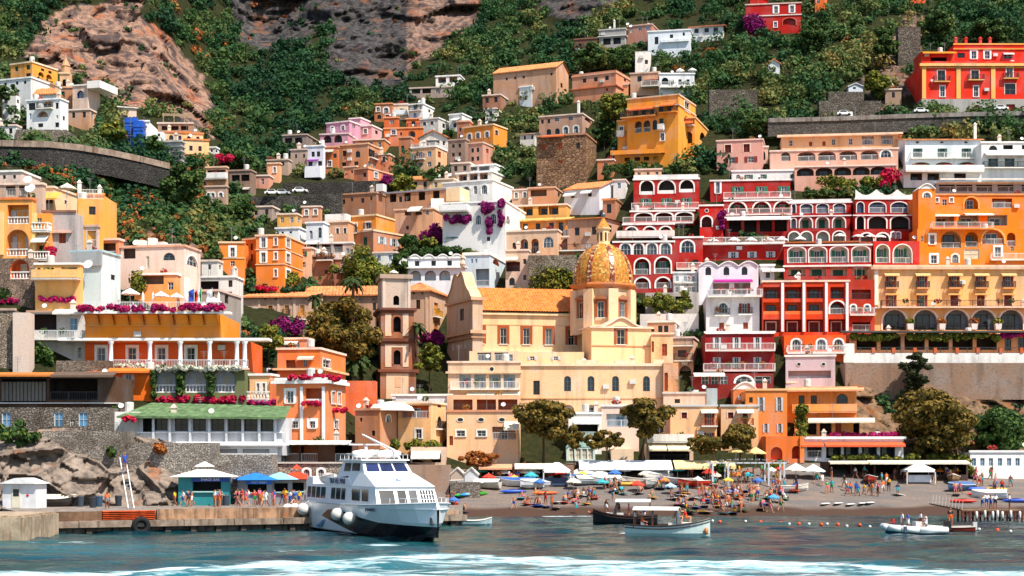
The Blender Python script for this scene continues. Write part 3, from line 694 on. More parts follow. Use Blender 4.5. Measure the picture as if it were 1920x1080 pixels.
def m_sea():
 m, ns, ls, b = _mat('sea_water', lin('#0d3138'), .14, 0, .4)
 A = lambda n: N(ns, 'Attribute', attribute_name=n).outputs['Fac']
 n = N(ns, 'TexNoise'); n.inputs['Scale'].default_value = .22; n.inputs['Detail'].default_value = 4; ls.new(wpos(ns, ls, .5, 1, 1), n.inputs['Vector'])
 o = mix(ns, ls, ramp(ns, ls, n.outputs[0], [(.42, 0.), (.6, 1.)]), lin('#062a34'), lin('#0f4a48'))
 o = mix(ns, ls, A('aer'), o, lin('#226e7a')); ls.new(o, b.inputs['Base Color'])
 f = N(ns, 'TexNoise'); f.inputs['Scale'].default_value = 1.6; f.inputs['Detail'].default_value = 5; f.inputs['Distortion'].default_value = .6; ls.new(wpos(ns, ls, .55, 1.5, 1), f.inputs['Vector'])
 bp = N(ns, 'Bump'); bp.inputs['Strength'].default_value = .55; bp.inputs['Distance'].default_value = .22; ls.new(f.outputs[0], bp.inputs['Height']); ls.new(bp.outputs[0], b.inputs['Normal'])
 d = N(ns, 'BsdfDiffuse'); ls.new(mix(ns, ls, ramp(ns, ls, f.outputs[0], [(.38, 0.), (.62, 1.)]), lin('#8cbcc4'), lin('#e6f0f0')), d.inputs[0]); ls.new(bp.outputs[0], d.inputs[2])
 th = N(ns, 'Math', operation='SUBTRACT'); ls.new(A('foam'), th.inputs[0])
 g = N(ns, 'TexNoise'); g.inputs['Scale'].default_value = .9; g.inputs['Detail'].default_value = 7; g.inputs['Roughness'].default_value = .65; ls.new(wpos(ns, ls, .4, 1.3, 1), g.inputs['Vector']); ls.new(g.outputs[0], th.inputs[1])
 mx = N(ns, 'MixShader'); ls.new(ramp(ns, ls, th.outputs[0], [(0., 0.), (.1, .45), (.34, 1.)]), mx.inputs[0])
 ls.new(b.outputs[0], mx.inputs[1]); ls.new(d.outputs[0], mx.inputs[2]); ls.new(mx.outputs[0], ns['Material Output'].inputs[0]); return m
def sea():
 xs = np.concatenate([[-900, -300, -120], np.arange(-75, 75.1, .55), [120, 300, 900]]); ys = np.concatenate([[-300, -60, 30, 60], np.arange(78, 194, .36), [200]])
 X, Y = np.meshgrid(xs, ys); dt = np.clip((80-np.abs(X))/20, 0, 1)*np.clip((Y-62)/15, 0, 1)*np.clip((192-Y)/14, .12, 1)
 Z = dt*(.30*fbm(X/9, Y/3.2, X*0, 3)+.20*fbm(X/2.6+5, Y/1.3, X*0+4, 2))
 px, py = 960+X*F/np.maximum(Y, 1), YH+(H-Z)*F/np.maximum(Y, 1)
 v = np.stack([X, Y, Z], -1).reshape(-1, 3); w = len(xs); i = np.arange((len(ys)-1)*(w-1)); a = i//(w-1)*w+i % (w-1)
 me = fastmesh('sea', v, np.stack([a, a+1, a+w+1, a+w], 1), m_sea(), smooth=True)
 wl = np.array(WAKE); Yl = H*F/(np.interp(px, wl[:, 0], wl[:, 1])-YH)      # far edge of the wake, as a line on the water
 q = Y+1.2*fbm(X/5, Y/4, X*0, 3)
 foam = np.clip((Yl-q)/3.0, -1, 1)*.5+.42; foam = np.where(q < Yl-4, .58+.3*fbm(X/6, Y/1.8, X*0+2, 4), foam)
 foam = np.where(Y < 40, .1, foam)
 def blob(bx, by, rx, ry, s):
  return s*np.exp(-((px-bx)/rx)**2-((py-by)/ry)**2)
 foam = np.maximum(foam, blob(720, 1022, 95, 4, .62)); foam = np.maximum(foam, blob(1175, 1000, 22, 2.5, .85)); foam = np.maximum(foam, blob(1320, 1005, 40, 1.8, .7))
 foam = np.maximum(foam, blob(560, 1033, 110, 5, .5)); foam = np.maximum(foam, blob(1750, 1004, 80, 1.6, .6)); foam = np.maximum(foam, blob(120, 1017, 180, 4, .52)); foam = np.maximum(foam, blob(1500, 1040, 160, 6, .47))
 edge = (Y > 183)*(vnoise(X/5, X*0, X*0) > .35)*.75*(np.abs(py-969) < 1.6)*(px > 880)*(px < 1200); foam = np.maximum(foam, edge)
 aer = np.clip((Yl+4-q)/8, 0, 1)*.8+blob(160, 1030, 260, 18, .6)+blob(700, 1025, 130, 8, .3)
 for k, f in (('foam', foam), ('aer', np.clip(aer*(.6+.8*vnoise(X/6, Y/2, X*0)), 0, 1))):
  at = me.attributes.new(k, 'FLOAT', 'POINT'); at.data.foreach_set('value', f.ravel().astype(np.float32))
 put('sea', me)['kind'] = 'structure'
sea()
Q0, Q1 = Vector((-43.6, 140.7, 0)), Vector((-4.6, 159.0, 0)); QU = (Q1-Q0).normalized(); QV = Vector((-QU.y, QU.x, 0)); QL = (Q1-Q0).length
QM = Matrix.Translation(Q0) @ Matrix.Rotation(math.atan2(QU.y, QU.x), 4, 'Z')
def concrete(h, h2='#4a3c33'):
 key = ('c', h)
 if key in MATS: return MATS[key]
 m, ns, ls, b = _mat('weathered_concrete', lin(h), .9, 0, .2)
 n = N(ns, 'TexNoise'); n.inputs['Scale'].default_value = .8; n.inputs['Detail'].default_value = 8; n.inputs['Roughness'].default_value = .68; ls.new(wpos(ns, ls), n.inputs['Vector'])
 s_ = N(ns, 'TexNoise'); s_.inputs['Scale'].default_value = 1.; s_.inputs['Detail'].default_value = 5; ls.new(wpos(ns, ls, 2.2, 2.2, .3), s_.inputs['Vector'])
 v = N(ns, 'TexVoronoi'); v.inputs['Scale'].default_value = 2.2; ls.new(wpos(ns, ls), v.inputs['Vector'])
 c = lin(h); o = mix(ns, ls, ramp(ns, ls, n.outputs[0], [(.42, 0.), (.6, 1.)]), c, tuple(x*.6 for x in c))
 o = mix(ns, ls, ramp(ns, ls, s_.outputs[0], [(.5, 0.), (.68, .75)]), o, lin(h2)); o = mix(ns, ls, ramp(ns, ls, n.outputs[0], [(.60, 0.), (.72, .8)]), o, lin('#b06a3e'))
 ls.new(o, b.inputs['Base Color']); bp = N(ns, 'Bump'); bp.inputs['Strength'].default_value = .5; bp.inputs['Distance'].default_value = .1; ls.new(n.outputs[0], bp.inputs['Height']); ls.new(bp.outputs[0], b.inputs['Normal'])
 MATS[key] = m; return m
def quay():
 m = MB(); m.box(-.2, QL, .9, 34, -3, 2.0); r = m.obj('quay', concrete('#978c82'), None, QM); r['kind'] = 'structure'
 m = MB(); n = 9
 for i in range(n): m.box(QL*i/n+.03, QL*(i+1)/n-.03, -.25, .89, .55, 1.12+.03*(i % 2))
 m.obj('ledge', concrete('#a08d7c'), r)
 for i in range(18): m = MB(); m.box(QL*(i+.3)/18, QL*(i+.3)/18+.5, .0, .88, -3, .54); m.obj('pile', concrete('#5d5048'), r)
 def qx(px):  # run along the quay edge that a column meets
  k = (px-960)/F; d = QU.x-k*QU.y; return (k*(Q0.y+.9*QV.y)-(Q0.x+.9*QV.x))/d
 for a, b, c, h in ((-20, 190, '#7c5f4a', 2.02), (293, 560, '#b08a6c', 2.14), (565, 860, '#a98f78', 1.6)):
  m = MB(); x0, x1 = qx(a), qx(b); k = max(1, int((x1-x0)/4))
  for i in range(k): m.box(x0+(x1-x0)*i/k+.02, x0+(x1-x0)*(i+1)/k-.02, .55, .88, 1.14, h-.02)
  m.obj('parapet_wall', concrete(c), r)
 m = MB(); x0, x1 = qx(191), qx(289); k = 5
 for i in range(k):
  z0, z1 = 1.16+.86*i/k, 1.16+.86*(i+1)/k; m.hexa([(x0,.62,z0),(x1,.62,z0),(x1,.88,z0),(x0,.88,z0),(x0,.42,(z0+z1)/2),(x1,.42,(z0+z1)/2),(x1,.88,(z0+z1)/2),(x0,.88,(z0+z1)/2)]); m.hexa([(x0,.42,(z0+z1)/2),(x1,.42,(z0+z1)/2),(x1,.88,(z0+z1)/2),(x0,.88,(z0+z1)/2),(x0,.62,z1),(x1,.62,z1),(x1,.88,z1),(x0,.88,z1)])
 o = m.obj('rusty_steel_panel', concrete('#c8562a', '#8a3413'), r); o['label'] = 'rust orange corrugated steel panel in the quay wall'
 m = MB(); m.box(-75, -40.7, 131, 141.5, -3, 1.93); m.box(-75, -40.9, 131.15, 141.4, 1.9, 2.08); o = m.obj('mooring_block', concrete('#b9a58c', '#7d5a3c')); tag(o, 'pale weathered concrete block at the left end of the quay', 'concrete block')
 m = MB(); c = QM @ Vector((qx(259), -.4, .62))
 pts = [(1.0*math.cos(t*math.pi/8), 1.0*math.sin(t*math.pi/8)) for t in range(17)]
 prof = [(.42+.0, 0)]; k = len(m.v)
 for a in range(20):
  for b in range(8):
   t, u = 2*math.pi*a/20, 2*math.pi*b/8; rr = .62+.26*math.cos(u); m.v.append((rr*math.cos(t), .24*math.sin(u), rr*math.sin(t)))
 for a in range(20):
  for b in range(8): m.f.append((k+a*8+b, k+(a+1) % 20*8+b, k+(a+1) % 20*8+(b+1) % 8, k+a*8+(b+1) % 8)); m.m.append(0)
 tag(m.obj('tyre_fender', plain('#17171a', .85), None, Matrix.Translation(c) @ Matrix.Rotation(math.atan2(QU.y, QU.x), 4, 'Z'), True), 'black rubber tyre hung on the quay as a fender', 'tyre')
quay()
RF = [(-320,800),(60,806),(130,800),(300,822),(390,850),(410,880),(415,965),(-320,965)]
def m_rock(h1, h2, h3):
 m, ns, ls, b = _mat('sea_rock', lin(h1), .9, 0, .2)
 n = N(ns, 'TexNoise'); n.inputs['Scale'].default_value = .7; n.inputs['Detail'].default_value = 9; n.inputs['Roughness'].default_value = .7; ls.new(wpos(ns, ls), n.inputs['Vector'])
 n2 = N(ns, 'TexNoise'); n2.inputs['Scale'].default_value = .28; n2.inputs['Detail'].default_value = 5; ls.new(wpos(ns, ls, 1, 1, .6), n2.inputs['Vector'])
 o = mix(ns, ls, ramp(ns, ls, n.outputs[0], [(.36, 0.), (.62, 1.)]), lin(h1), lin(h2)); o = mix(ns, ls, ramp(ns, ls, n2.outputs[0], [(.56, 0.), (.68, .85)]), o, lin(h3)); ls.new(o, b.inputs['Base Color'])
 bp = N(ns, 'Bump'); bp.inputs['Strength'].default_value = .9; bp.inputs['Distance'].default_value = .3; ls.new(n.outputs[0], bp.inputs['Height']); ls.new(bp.outputs[0], b.inputs['Normal']); return m
M_ROCK = m_rock('#4d443e', '#99897b', '#96582e')
def rf_y(PX, PY):
 Y = D(PX, PY)-2.4; x, z = (PX-960)/F*Y, H+(YH-PY)/F*Y; top = np.clip((PY-802)/30, 0.15, 1)
 return Y+top*rockshape(x, Y, z, 5.5)*1.15
sheet('rock_face', np.arange(-300, 421, 2.6), np.arange(798, 966, 2.4), rf_y, lambda x, y: inpoly(x, y, RF), M_ROCK, None, False)
def rs_y(PX, PY):
 Y = D(PX, PY)-1.0; x, z = (PX-960)/F*Y, H+(YH-PY)/F*Y; return Y+rockshape(x, Y, z, 6)*.9
sheet('rock_slope', np.arange(1585, 2221, 4.), np.arange(716, 872, 3.), rs_y, None, m_rock('#4a3c30', '#8a6e54', '#80502c'), None, False)
# ---------------------------------------------------------------- houses on the upper slopes
def roof_garden(px0, px1, py, Y, h, n, mat, size=.2, seed=3): pass
b = Bld('yellow_house', 'yellow house with green shutters high under the orange cliff', 20, 60, 108, 117, 146, 25, '#f0ad45', Y=304, cap='#f3e6c8')
b.W(31, 129, 6, 9, 'gd').W(53, 126, 7, 9, 'gd').W([53], 140, 9, 6, 'd').O([77, 92], 139, 11, 8, 'a', 1., '#c98a35', None, None).W([80, 94], 131, 6, 5, 'd').done()
b = Bld('bell_tower', 'small stone bell tower among the houses below the cliff', 112, 112, 130, 135, 168, 0, '#d9b98c', Y=300, dep=1.9, cat='tower')
b.O([121], 155, 8, 13, 'a', .8, '#54443a', None, None).band(137, 3, .2, '#e4cda6').band(166, 3, .2, '#e4cda6')
m = MB(); m.lathe([(.85, 0), (.75, 1.2), (.9, 1.3), (.5, 2.0), (.05, 3.0)], 8, 0, (.9, .9, b.h)); b.add(m, 'lantern', plaster('#c8a47a')); b.done()
b = Bld('chapel', 'cream chapel with a low gable beside the small bell tower', 48, 104, 112, 160, 182, 12, '#e8cba2', Y=298); b.roof('gf', 1.4, .2, '#d9a37a').W(62, 168, 5, 4, 'd').done()
b = Bld('white_house', 'long white house left of the cream chapel under the cliff', 0, 58, 62, 146, 186, 20, '#dcdad6', Y=302, cap='#f0eee9'); b.W([10, 32, 47], 158, 5, 6, 'd').done()
b = Bld('tile_roofed_house', 'white house with an orange tiled roof above the white villa', 36, 105, 115, 176, 198, 10, '#e9e4dc', Y=294); b.roof('hip', 1.3, .3, '#e0854f').W([37.5, 45], 190, 4, 7, 'd').done()
b = Bld('white_villa', 'white villa with dark windows and an arched loggia above the road wall', 50, 113, 128, 186, 243, 14, '#eeebe6', Y=286, cap='#f6f4f0')
b.W(60, 200, 13, 13, 'd').W(88, 198, 15, 12, 'w').W(107, 198, 6, 12, 'd').O(80, 214, 20, 11, 'a', 1.2, '#e6c9ae', None, None).W(57, 218, 4, 12, 'B').W(76, 235, 10, 7, 'd').W(107, 234, 7, 9, 'd').W(107, 219, 4, 7, 'a').W(120, 222, 4, 8, 'd').B(72, 100, 204, .7, 'k').done()
b = Bld('terrace_wall', 'grey stone garden wall under the white villa', 30, 30, 125, 243, 268, 0, '#8d8274', Y=283, mat=stone('#8d8274'), cat='wall'); b.done()
b = Bld('stone_house', 'brown stone house with a green door next to the blue arched window', 104, 104, 136, 165, 188, 0, '#b88d68', Y=297, cap='#cfa67e'); b.W(118, 177, 7, 12, 'gd').done()
b = Bld('cream_house', 'cream house with a blue arched window below the cliff foot', 136, 165, 187, 160, 188, 16, '#e2d3bd', Y=295, cap='#eee6da'); b.O(151, 177, 13, 14, 'a', .5, '#2d5b96', None, 'B').bx(163, 187, 152, 164, -.5, 6, '#ece7df', 'upper_wall').done()
b = Bld('white_cottage', 'small white cottage behind the bare tree at the left edge', 4, 30, 38, 179, 224, 15, '#e9e6e0', Y=288); b.W([11, 34], 190, 4, 7, 'd').W([15], 207, 4, 7, 'd').done()
b = Bld('low_hut', 'low hut with a slanting roof below the cliff cave', 216, 222, 256, 200, 216, -20, '#d8cdbd', Y=302); b.roof('lean', .7, .3, '#e0d6c8').W(227, 206, 8, 6, 'w').done()
b = Bld('white_annex', 'narrow white house behind the blue sheeted scaffold', 262, 262, 279, 228, 262, 0, '#f1eee8', Y=290, cap='#f7f5f0'); b.W(274, 238, 3, 4, 'd').done()
b = Bld('terrace_house', 'open terrace house with grey railing under the cave', 296, 296, 361, 232, 252, 0, '#a08770', Y=296, cap='#d8d0c2'); b.par(10, 'k').O([310, 328, 346], 240, 14, 8, None, 1.2, '#6a5443', None, None).done()
m = MB()
for px in (306, 326, 346, 360): m.tube(P(px, 212, 297), P(px, 234, 297), .09, 5)
for k in (0, 2.5, 5): m.tube(P(304, 213+k*.6, 297+k), P(364, 216+k*.6, 297+k), .08, 4)
tag(m.obj('pergola', plain('#b39a7c', .8)), 'bare wooden pergola on the terrace under the cave', 'pergola')
b = Bld('cream_orange_house', 'cream house with orange base and dark arched windows below the cave', 312, 346, 392, 262, 298, -14, '#efcf94', Y=288, cap='#e2904a')
b.W([358, 375], 278, 6, 9, 'd').O([356, 372, 386], 292, 8, 8, 'a', .6, '#3c2c20', None, None).bx(346, 392, 288, 300, -.12, 0, '#dc8a3c', 'plinth').W([321, 333], 275, 6, 8, 'd').done()
b = Bld('cream_upper_house', 'cream house with an orange roof edge and arched windows above the scaffold', 300, 312, 381, 248, 272, -16, '#e8c492', Y=293, cap='#d98546')
b.W([321, 354], 258, 8, 9, 'ad').W([337, 371], 259, 6, 9, 'd').done()
b = Bld('white_shed', 'small white shed left of the cream upper house', 290, 290, 306, 247, 268, 0, '#ece9e4', Y=291); b.W(298, 253, 4, 5, 'd').done()
b = Bld('scaffolded_house', 'grey house wrapped in pale scaffolding sheet', 306, 339, 346, 262, 304, 10, '#b9b6b0', Y=285)
for k in range(5): b.band(266+k*9, 1.3, .25, '#8d8a86', name='scaffold_board')
b.done()
def scaffold():
 r = empty('sheeted_scaffold', 'tall scaffold tower wrapped in bright blue sheeting', 'scaffold', P(233, 290, 284)); M = Matrix.Translation(-r.location)
 blue = plain('#1f63d0', .5, var=.3)
 for (a, b_, y0, y1, dy) in ((234, 256, 220, 272, 0), (250, 268, 226, 289, -1.2), (246, 262, 262, 290, -1.8)):
  m = MB(); n = 10; Y = 284+dy; p0, p1 = P(a, y1, Y), P(b_, y0, Y)
  for i in range(n):
   z0, z1 = p0.z+(p1.z-p0.z)*i/n, p0.z+(p1.z-p0.z)*(i+1)/n; s = .06*(i % 2)
   m.box(p0.x+s, p1.x-s, Y-.1*(i % 3), Y+2.4, z0, z1+.01)
  m.obj('sheeting', blue, r, M)
 m = MB()
 for px in (233, 245, 258, 270): m.tube(P(px, 292, 283), P(px, 219, 283), .05, 4)
 for py in (236, 254, 272, 288): m.tube(P(232, py, 282.9), P(272, py, 282.9), .05, 4)
 m.obj('pole_frame', plain('#8a8d92', .4, .6), r, M)
scaffold(); RECTS.append((230, 272, 216, 292))
b = Bld('grey_villa', 'grey villa with a white framed roof terrace alone on the green slope', 768, 855, 876, 163, 180, 10, '#a89e94', Y=352, cap='#cfc4b4')
b.O([780, 800], 171, 16, 9, None, .8, '#3d3632', None, None).W([820, 838], 170, 6, 8, 'w').done()
b = Bld('roof_pavilion', '', 817, 862, 882, 142, 163, 12, '#ece8e1', root=b, Y=353, cap='#f6f4ef'); b.O([829, 850], 150, 15, 11, None, 1.5, '#b8a796', None, 'd').W(872, 151, 6, 8, 'd').done()
b = Bld('brown_house', 'brown terracotta house with arched windows left of the cream and white row', 702, 735, 737, 195, 226, 10, '#c07f4e', Y=346, cap='#d79a68'); b.W(709, 205, 6, 8, 'wt').W(724, 207, 9, 11, 'at').W(711, 219, 8, 8, 'ad').W(726, 219, 6, 7, 'dt').done()
b = Bld('cream_house', 'narrow cream house between the brown and the white hillside houses', 736, 764, 766, 196, 224, 8, '#efe2bf', Y=346, cap='#f5efdd'); b.W(752, 207, 6, 8, 'w').B(737, 764, 216, .6, 's', '#dfe3e4').done()
b = Bld('white_house', 'white house with two balcony doors at the top of the village row', 766, 793, 814, 195, 226, 22, '#eceae4', Y=345, cap='#f6f4ee'); b.W(778, [203, 216], 6, 9, 'B').B(768, 791, 208, .6, 'k').W([805], 208, 4, 6, 'd').done()
b = Bld('grey_white_house', 'weathered grey and white house with laundry right of the orange house', 788, 822, 842, 222, 252, 24, '#cfcac2', Y=338, cap='#e4dfd6'); b.W([796, 810], 232, 6, 7, 'dt').W([832], 236, 5, 8, 'd').dish(808, 222, 3.5).done()
b = Bld('white_studio', 'white house with a slanted awning above the yellow house', 842, 866, 884, 214, 244, 24, '#dedcd8', Y=338, cap='#efede8'); b.A(850, 864, 222, 1.5, .6, '#efece4').W([853], 235, 6, 8, 'd').done()
b = Bld('orange_house', 'bright orange house on two levels right of the pink house', 720, 792, 794, 240, 272, 8, '#e07d3c', Y=335, cap='#efaa74')
b.W(738, 248, 8, 8, 'wt').O(772, 251, 14, 12, 'a', .8, '#d9b9a0', None, 'd').W([752], 251, 4, 6, 'd').done()
b2 = Bld('left_block', '', 720, 747, 749, 221, 241, 8, '#d9713a', root=b, Y=337, cap='#efaa74'); b2.W(735, 229, 8, 7, 'w').done()
b2 = Bld('right_block', '', 762, 791, 793, 223, 241, 8, '#e37b43', root=b, Y=337.5, cap='#efaa74'); b2.W(775, 234, 7, 13, 'd').B(764, 790, 241, .5, 'k').done()
b = Bld('pink_house', 'pink house with pale roof edge and white arched windows', 612, 655, 676, 228, 270, 26, '#c98fa6', Y=336, cap='#f0dcd8', wear=.25); b.W([623, 643], 242, 6, 9, 'at').W(664, 236, 6, 8, 'w').W(650, 262, 6, 9, 'at').done()  # Mauve puts the front's shade into the paint; right block takes the lit pink
b2 = Bld('upper_block', '', 655, 676, 694, 222, 262, 22, '#d69cab', root=b, Y=338, cap='#f3e2dc', wear=.25); b2.W(666, 236, 6, 8, 'd').done()
b2 = Bld('right_block', '', 675, 697, 716, 236, 268, 20, '#e0a2a0', root=b, Y=334, cap='#f3e2dc', wear=.25); b2.W(685, 246, 6, 9, 'wt').W([706], 248, 5, 7, 'd').done()
b2 = Bld('arcade', '', 600, 652, 654, 251, 285, 12, '#cf8f9c', root=b, Y=332, cap='#e9c9c2', wear=.25); b2.O([614, 634], 261, 15, 14, 'a', 1.2, '#8d6a6a', None, 'd').done()
b = Bld('ochre_house', 'orange house whose right side is bright yellow with white trimmed windows', 868, 925, 951, 234, 282, 30, '#e89a3a', Y=330, cap='#f3d9a8', wear=.2)
b.W([880, 896, 913], 256, 7, 11, 'at').W(931, 249, 6, 9, 'dt').W(936, 234, 4, 6, 'ad').W([884, 905], 273, 6, 9, 'w').dish(881, 265, 4).done()
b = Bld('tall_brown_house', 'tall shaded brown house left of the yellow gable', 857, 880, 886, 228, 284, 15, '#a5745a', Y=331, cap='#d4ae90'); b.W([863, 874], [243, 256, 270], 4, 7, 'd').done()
b = Bld('gabled_house', 'white house with an orange gable roof above the cream corner house', 786, 838, 842, 258, 290, 8, '#e9dfd2', Y=326); b.roof('gf', 1.6, .4, '#dd8048').O(811, 268, 26, 10, None, 1.1, '#4a4038', 'b', None).W([832], 268, 4, 8, 'd').done()
b = Bld('low_shop', 'low grey shed with a flat roof at the edge of the green ravine', 530, 575, 600, 253, 276, 12, '#8f857c', Y=334, cap='#b8ada0'); b.O([541, 560], 264, 14, 10, None, .9, '#4b4744', None, None).W(589, 266, 6, 7, 'w').done()
b = Bld('long_barn', 'long stone farmhouse with an orange gable roof on the slope', 925, 1043, 1066, 126, 178, 24, '#c9a583', Y=352, wear=.5)
b.roof('gx', 2.0, .3, '#dd8a52').W([950, 966, 982, 1034], 148, 4, 5, 'd').W([1053], 160, 4, 9, 'd').W([1058], 124, 3, 4, 'd').dish(1042, 142, 2.6).dish(1025, 147, 2.4).done()
b = Bld('white_cube_house', 'small white cube house with blue arched doors', 974, 997, 1016, 162, 196, 26, '#e3e6ea', Y=342, cap='#f6f6f4'); b.O([1004, 1012], 185, 5, 10, 'a', .4, '#2f7fd0', None, None).W(986, 184, 4, 7, 'd').done()
b = Bld('peach_house', 'wide peach house with an orange upper gallery', 1073, 1155, 1190, 136, 186, 26, '#d99a72', Y=345, cap='#e8b898', wear=.4)
b.W([1096, 1117, 1138], 151, 7, 8, 'd').W([1138], 168, 4, 5, 'o').band(160, 2, .3, '#c9754c').W([1172], 150, 4, 6, 'd').par(5, 's', '#c98f6c').done()
b2 = Bld('lean_to', '', 1155, 1178, 1186, 158, 178, 18, '#e8b486', root=b, Y=341); b2.roof('lean', .9, .2, '#efe6da').done()
b = Bld('brown_barrack', 'long low brown building below the dark cliff', 1077, 1120, 1124, 72, 96, 14, '#7b5a4c', Y=372, cap='#94705e'); b.W([1088, 1104], 84, 5, 5, 'd').done()
b = Bld('grey_house', 'grey house with white pillars and chimneys below the dark cliff', 1123, 1172, 1176, 54, 88, 16, '#a8a09a', Y=368, cap='#c9c0b6'); b.O([1138, 1157], 78, 14, 12, None, 1., '#4a4a50', None, 'ad').band(66, 1.5, .3, '#dcd7cf').chim(1152, 38, 54, 3).dish(1177, 45, 3).dish(1183, 49, 3).done()
b = Bld('shuttered_house', 'brown house with a white dish at the roof under the cliff', 1176, 1222, 1241, 46, 78, 20, '#b98a78', Y=369, cap='#d3b6a0'); b.W([1200, 1214], 54, 7, 6, 'B').W([1184], 58, 6, 8, 'p').dish(1216, 46, 3.4).W([1230], 50, 5, 5, 'd').done()
b = Bld('white_long_house', 'long white house stepping down the upper slope', 1215, 1294, 1300, 56, 98, 12, '#dfe3e8', Y=360, cap='#f4f4f2', wear=.2); b.W(1231, 76, 7, 14, 'd').W([1259], 68, 6, 7, 'd').W(1282, 64, 4, 6, 'd').band(78, 5, .5, '#e9edf0', 1240, 1292, 'terrace_wall').done()
b = Bld('tile_roofed_villa', 'white villa with a red brown roof beside the long white house', 1295, 1356, 1374, 48, 72, 14, '#dfe0dc', Y=358); b.roof('hip', 1.2, .6, '#b5694a').W([1306, 1325, 1342], 58, 8, 8, 'd').W([1366], 54, 4, 7, 's').done()
b = Bld('white_tower_house', 'narrow white sloping house above the terrace house', 1191, 1217, 1221, 96, 138, 10, '#ece6dc', Y=352); b.W(1212, 116, 6, 8, 'd').roof('lean', .8, 0., '#f0ebe2').done()
b = Bld('terrace_house', 'beige terrace house with a white arch and pergola', 1182, 1236, 1262, 136, 176, 14, '#c8a888', Y=342, cap='#d8c6b0'); b.W(1199, 148, 8, 10, 'd').W(1246, 152, 9, 12, 'a').B(1204, 1236, 164, 1.6, 'b').A(1209, 1236, 148, 1.4, .3, '#d9a184').done()
b = Bld('arched_cottage', 'white cottage with a dark arch beside the beige terrace house', 1236, 1236, 1302, 139, 176, 0, '#dfe0e2', Y=340, cap='#efefee'); b.O(1247, 152, 13, 13, 'a', .7, '#39414a', None, None).B(1238, 1302, 165, 1.4, 'b').W([1275, 1290], 154, 6, 10, 'd').done()
b = Bld('yellow_villa', 'large yellow villa with orange awnings and a name board on its roof', 1176, 1272, 1304, 178, 302, 24, '#efa83a', Y=330, cap='#ddc9a8', wear=.2)
b.W([1240, 1255], [205], 7, 11, 'd').W([1192, 1207, 1222], 213, 9, 12, 'd').A(1184, 1228, 202, 1.5, .7, '#e8672c').A(1240, 1268, 193, 1.5, .8, '#e8702f')
b.O([1197, 1213], 238, 13, 22, 'a', 1.3, '#8f7c6c', 'b', None).W(1240, 232, 8, 20, 'd').W([1228], 234, 9, 18, 'ad').W([1288], [200], 9, 18, 'wt').W([1166, 1242], 263, 7, 14, 'wt').W([1200], 262, 1, 1, 'd')
b.B(1168, 1232, 223, 1.5, 'k', None, '#e0a85a').B(1238, 1271, 212, .9, 'k', None, '#efa83a').B(1235, 1246, 244, .8, 's', '#efe9dd').O(1289, 225, 14, 14, 'a', .6, '#d86a28', None, None).band(196, 2, .2, '#e8d9bb').done()
b2 = Bld('left_tower', '', 1158, 1196, 1199, 226, 302, 16, '#eda93f', root=b, Y=326, cap='#e9c480', wear=.2); b2.W(1165, 246, 7, 18, 'wt').B(1158, 1171, 256, .7, 's', '#efe9dd').done()
b2 = Bld('annex', '', 1276, 1303, 1332, 221, 292, 18, '#f0a93c', root=b, Y=326, cap='#f3d090', wear=.2); b2.O(1291, 258, 14, 22, 'a', .9, '#8f5f2c', None, 'd').A(1278, 1302, 228, 1.3, .5, '#e87030').B(1278, 1302, 236, .9, 'k').O(1318, 258, 12, 18, 'a', .8, '#8a5a2a', None, None).W([1326], 228, 3, 4, 'd').done()
b2 = Bld('lower_gallery', '', 1152, 1240, 1256, 288, 312, 12, '#e0922e', root=b, Y=321, cap='#f3ead8', wear=.25); b2.O([1176, 1195, 1212, 1230], 299, 10, 7, None, .7, '#6b4522', None, None).band(284, 8, .7, '#e89a36', name='terrace_wall').done()
def text(s, size, M, mat, parent=None, name='lettering', ext=.03):
 c = bpy.data.curves.new('t', 'FONT'); c.body = s; c.size = size; c.align_x = 'CENTER'; c.align_y = 'CENTER'; c.extrude = ext
 o = bpy.data.objects.new('t', c); COL.objects.link(o); bpy.context.view_layer.update()
 me = bpy.data.meshes.new_from_object(o.evaluated_get(bpy.context.evaluated_depsgraph_get())); bpy.data.objects.remove(o)
 me.materials.clear(); me.materials.append(mat); return put(name, me, parent, M)
def sign(s, parent_b, x0, x1, y0, y1, col, tcol, off=.2, size=.8, face='F'):
 f, a, z1, _ = parent_b.at(x0, y0, face, off); _, c, z0, _ = parent_b.at(x1, y1, face, off); m = MB(); w, h = abs(c-a), abs(z1-z0)
 m.box(-w/2, w/2, -.05, .05, -h/2, h/2); o = parent_b.add(m, 'sign_board', plain(col, .6), parent_b.fm(f, (a+c)/2, (z0+z1)/2, off))
 text(s, h*size, Matrix.Translation((0, -.08, 0)) @ Matrix.Rotation(R(90), 4, 'X'), plain(tcol, .6), o)
m = MB(); m.box(b.a0+1, b.a1-2.5, 1.2, 1.5, b.h-.2, b.h+1.2); sign('MARGHERITA', b, 1201, 1250, 184, 191, '#cdbfae', '#3a3a44', -.5, .85)
b = Bld('round_fronted_house', 'pale brown house with rounded front and white arched windows', 1011, 1092, 1125, 214, 256, 20, '#b99a84', Y=326, cap='#e3d8c8')
b.W([1017, 1029], 228, 5, 8, 'd').W([1044, 1070], 223, 9, 8, 'w').W([1029, 1045], 247, 9, 11, 'ad').W([1061, 1080], 244, 9, 13, 'at').O([1102, 1118], 220, 12, 16, 'a', 1.2, '#c4703c', 'k', None).W([1100], 243, 4, 7, 'd').chim(1085, 190, 208, 4).done()
